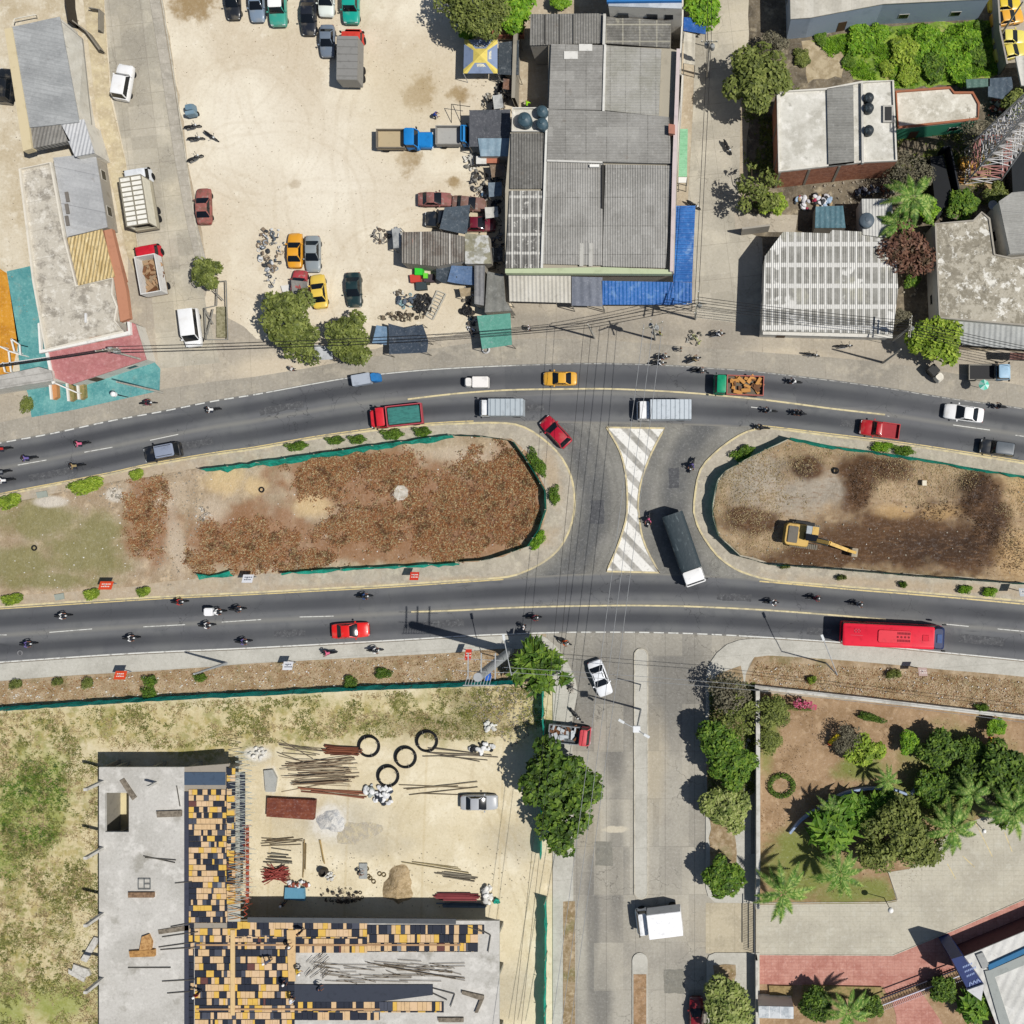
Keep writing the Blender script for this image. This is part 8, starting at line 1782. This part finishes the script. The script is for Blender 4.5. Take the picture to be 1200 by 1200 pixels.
p = P(143,464,1.2); o = MB().lathe((0,0,0),[(.25,0),(.3,.1),(.28,.5),(.1,.6)],14).build('lantern',flat('efefef')); o.location = (p.x,p.y,2.5); 
e2 = thing('pavement_lamp','white globe lamp at the edge of the teal paving','lamp',(p.x,p.y,0)); o.parent = e2; o.location = (0,0,2.5); o.name = 'globe'; MB().tube((0,0,0),(0,0,2.5),.05).build('post',flat('3a3a3c'),e2)
# barrier box with dry plants beside the white van
e = thing('wire_cage','long wire cage with dry plants beside the west street','cage',P(262,375)); c = P(262,375); b = MB()
for a_ in ((255,330,265,329),(255,330,254,358),(265,329,267,398),(240,361,242,398),(242,398,267,398),(240,361,254,358),(250,340,262,352),(240,362,250,380),(250,362,243,392)):
    b.bar(P(a_[0],a_[1],1.3)-c, P(a_[2],a_[3],1.3)-c, .09); b.bar(P(a_[0],a_[1],.2)-c, P(a_[2],a_[3],.2)-c, .07)
b.build('frame', flat('8b8982'), e)
l = [(v.x-c.x,v.y-c.y) for v in PL([(255,360),(266,360),(266,396),(255,396)])]; MB().prism(l,0,.3).build('bed', simple('cage_soil','9a9478',var='6f6a4a'), e)
# umbrella + street things
def umbrella(px, py, r, label, c1, c2, h=2.2):
    p = P(px,py,h); e = thing('parasol',label,'parasol',(p.x,p.y,.02)); b = MB(); n = 8
    for i in range(n):
        a = 2*pi*i/n; d = 2*pi*(i+1)/n; b.add([(0,0,h+.35),(r*cos(a),r*sin(a),h),(r*cos((a+d)/2)*.93,r*sin((a+d)/2)*.93,h-.03),(r*cos(d),r*sin(d),h)],[(0,1,2),(0,2,3)],i % 2)
    b.build('canopy',[flat(c1),flat(c2)],e); MB().tube((0,0,0),(0,0,h+.4),.03).build('post',flat('8a8a8c'),e)
umbrella(1153,451,.62,'teal and white striped parasol on the pavement at the right','5fc4ac','bfe6da')
# bench-like frames in the yard
e = thing('pipe_frame','thin black pipe frame standing near the dump trucks','frame',P(533,130)); c = P(533,130); b = MB(); b.path([P(529,144,0)-c,P(529,122,2.0)-c,P(551,125,2.0)-c],.04); b.path([P(539,118,2.0)-c,P(540,144,0)-c],.04); b.build('pipes', flat('3a3835'), e)
e = thing('clothes_line','white L shaped metal frame at the north end of the grey shed','frame',P(30,20)); c = P(30,20); b = MB(); b.path([P(16,26,1.2)-c,P(17,22,1.2)-c,P(42,17,1.2)-c,P(44,22,0)-c],.06); b.build('pipes', flat('d8d4c8'), e)
tag(line_px([(86,-40),(88,10),(92,34)], 1.2, 'yard_fence', 1.8, flat('3a332c'), zbot=0, kind=None), 'dark thin fence at the top between the shed and street', 'fence')
tag(line_px([(92,30),(108,42),(124,64)], 1.5, 'yard_fence', 1.2, flat('8a8478'), zbot=0, kind=None), 'grey low fence at the shed corner', 'fence')
tag(line_px([(110,14),(122,16),(122,40)], 1.3, 'yard_fence', 1.0, flat('8a8478'), zbot=0, kind=None), 'short grey parapet by the west street', 'fence')
# park play things
e = thing('slide','yellow playground slide with orange foot in the park','slide',P(979,866)); c = P(979,866); b = MB(); b.bar(P(972,871,.3)-c, P(983,861,1.5)-c, .5,.08); b.build('chute',flat('e3cc30'),e); MB().box(-.9,-.5,-.7,-.3,0,.3).build('foot',flat('e0703a'),e)
e = thing('climbing_frame','red and yellow striped play climber in the right part of the park','climber',P(1162,882)); c = P(1162,882)
for k, col in enumerate(('c9322c','d8a83a','c9322c')): MB().bar(P(1159+k*2.4,864,1.6)-c, P(1162+k*2.2,889,.4)-c, .22,.1).build('rail',flat(col),e)
# blossoming shrub
rr = random.Random(9); cs = [(Vector((rr.uniform(-1.1,1.1), rr.uniform(-.4,.4), 1.6)), .4, .3) for _ in range(9)]; p = P(944,825,1.6); e = thing('flowering_shrub','shrub with pink blossom near the upper park wall','shrub',(p.x,p.y,0)); leaves(cs,160,.16,rr).build('crown',LEAF['pink'],e); b = MB()
for q_ in cs: b.tube((0,-.2,0), q_[0], .04,.01,4)
b.build('stem',bark,e)
# dead twigs on the mounds
bars('dead_branches','pale dead branches on the dark mound of the right island','branches',1122,598,2.6,12,.5,40,['b59c78','c9b392'],21,.03,.6)
bars('dead_branches','pale dead branches near the right end of the excavated soil','branches',1163,638,2.6,14,.6,70,['b59c78','c9b392'],22,.03,.5)
o = slab('limestone_block','cream block on the right island','block',[(1081,563),(1086,563),(1086,569),(1081,569)],.5,.9,flat('e2d9c4'))
heap('boulder_pile','pile of pale boulders on the left island at the path head','boulders',137,578,9,8,26,.22,['c9c2b6','b3ab9e','8f887c'],51)
heap('boulder_pile','pile of grey boulders in the dirt clearing of the left island','boulders',238,603,12,12,50,.18,['b5aca0','93897c','6d655a','d6d0c6'],52)
slab('manhole_block','grey concrete cover at the upper kerb of the left island','cover',[(42,577),(54,575),(56,582),(44,584)],.15,.3,flat('9aa096')); slab('manhole_block','grey concrete cover at the lower kerb of the left island','cover',[(63,697),(74,695),(75,702),(65,704)],.15,.3,flat('9aa096'))
slab('blue_crate','bright blue barrel shaped crate under the billboard mast','crate',[(567,789),(574,789),(575,797),(569,798)],.1,.8,flat('2a62c0'))
slab('bare_patch','round pale concrete pad among the brown brush','pad',[(462,574),(466,569),(473,569),(478,574),(478,581),(473,586),(466,586),(461,581)],.2,.42,Mat('pale_pad','d0c9bd').noise('b0a89a',2,.4,.6,.8,detail=6).out())

# more yard lean-tos and scrap along the warehouse
for a_ in (("rusty sheet lean-to against the block wall below the dark tent annex",[(590,92),(605,93),(604,106),(589,104)],2.0,'7a5a48'),("pale zinc sheet roof over the scrap beside the block wall",[(577,112),(588,110),(590,126),(579,128)],1.9,'b5b6b4'),
    ("small brown board roof under the light blue shelter",[(574,193),(590,192),(591,206),(576,208)],1.8,'7d6a58'),("grey blue sheet roof in the shaded strip beside the scrap cars",[(572,214),(588,213),(588,229),(573,231)],2.0,'6f7c88'),
    ("dirty white sheet roof right of the rusty brown car",[(568,243),(583,242),(584,254),(569,256)],2.0,'c4c2bb'),("small black tarp behind the khaki roofed shed",[(577,290),(589,290),(589,306),(578,307)],1.8,'2e3338'),("tan sheet roof over goods below the blue grey tarpaulin",[(538,338),(552,337),(553,346),(540,348)],1.5,'a08f72'),
    ("narrow grey sheet on the scrap left of the patchwork shed",[(459,268),(469,267),(470,290),(461,291)],1.9,'a5a7a6')):
    sheetroof(a_[0], a_[1], a_[2], a_[3])
heap('scrap_heap','oily engine blocks strewn left of the striped tent annex scrap','scrap',572,122,8,14,36,.26,['4a443c','8d8678','2b2a28','b0aca2'],61)
heap('scrap_heap','mixed tins and boards left of the shaded strip','scrap',566,228,7,8,26,.24,['9a948a','5c4a3c','c8c5bd','3d5a78'],62)
heap('scrap_heap','loose car doors and panels under the khaki shed','scrap',536,318,9,5,20,.35,['7a8794','b3b0aa','6a4438'],63)
heap('scrap_heap','rubbish and planks right of the patchwork shed front','scrap',470,343,8,4,18,.25,['8c7f6a','5c5449','c9c4b8'],64)
heap('scrap_heap','bricks and boards between the brick wall house and the palm','scrap',1040,222,10,6,34,.26,['9c6a50','6b6257','b3ada3'],65)
heap('scrap_heap','scrap timber and sheets around the lattice tower foot','scrap',1122,205,9,12,34,.35,['5d5044','8f8676','3a3530','a8763a'],66)
# windows, doors and wall columns on the larger houses
frame_m = flat('c9c5bb'); door_m = flat('5a4636')
for e in [o for o in bpy.data.objects if o.name.split('.')[0] in ('house','workshop','building','long_building','terrace_building','canopy_building','guardhouse') and '_c' in o]:
    wl_ = [c for c in e.children if c.name.split('.')[0] == 'wall'][0].data; n = len(wl_.vertices)//3; V = [Vector(v.co) for v in wl_.vertices]; h = max(v.z for v in V); door = False
    if h < 1.9: continue
    brickh = 'brick' in e['label'] and 'whitewashed' in e['label']
    for i in range(n):
        a, b_ = V[i].copy(), V[(i+1) % n].copy(); a.z = b_.z = 0; d = b_-a; L_ = d.length
        if L_ < 4.5: continue
        u = d.normalized(); nr = Vector((u.y, -u.x, 0)); M = Matrix(((u.x, nr.x, 0, a.x), (u.y, nr.y, 0, a.y), (0, 0, 1, 0), (0, 0, 0, 1)))
        if brickh:
            for k in range(int(L_/3.4)+1):
                x = min(L_-.3, max(.05, k*3.4)); MB().box(x, x+.28, -.1, .045, 0, h-.03, 0, M).build('wall_column', flat('8f887c'), e, recalc=True)
            continue
        k = max(1, int(L_/4.2)); zc = min(h*.55, 1.6)
        for j in range(k):
            x = L_*(j+.5)/k
            if not door and u.x > .5: door = True; MB().box(x-.5, x+.5, -.1, .03, 0, min(2.05, h-.25), 0, M).build('door', door_m, e, recalc=True); continue
            w_ = MB().box(x-.6, x+.6, -.1, .035, zc-.45, zc+.45, 0, M).build('window', frame_m, e, recalc=True)
            MB().box(x-.52, x+.52, -.05, .05, zc-.37, zc+.37, 0, M).build('pane', glass, w_, recalc=True)
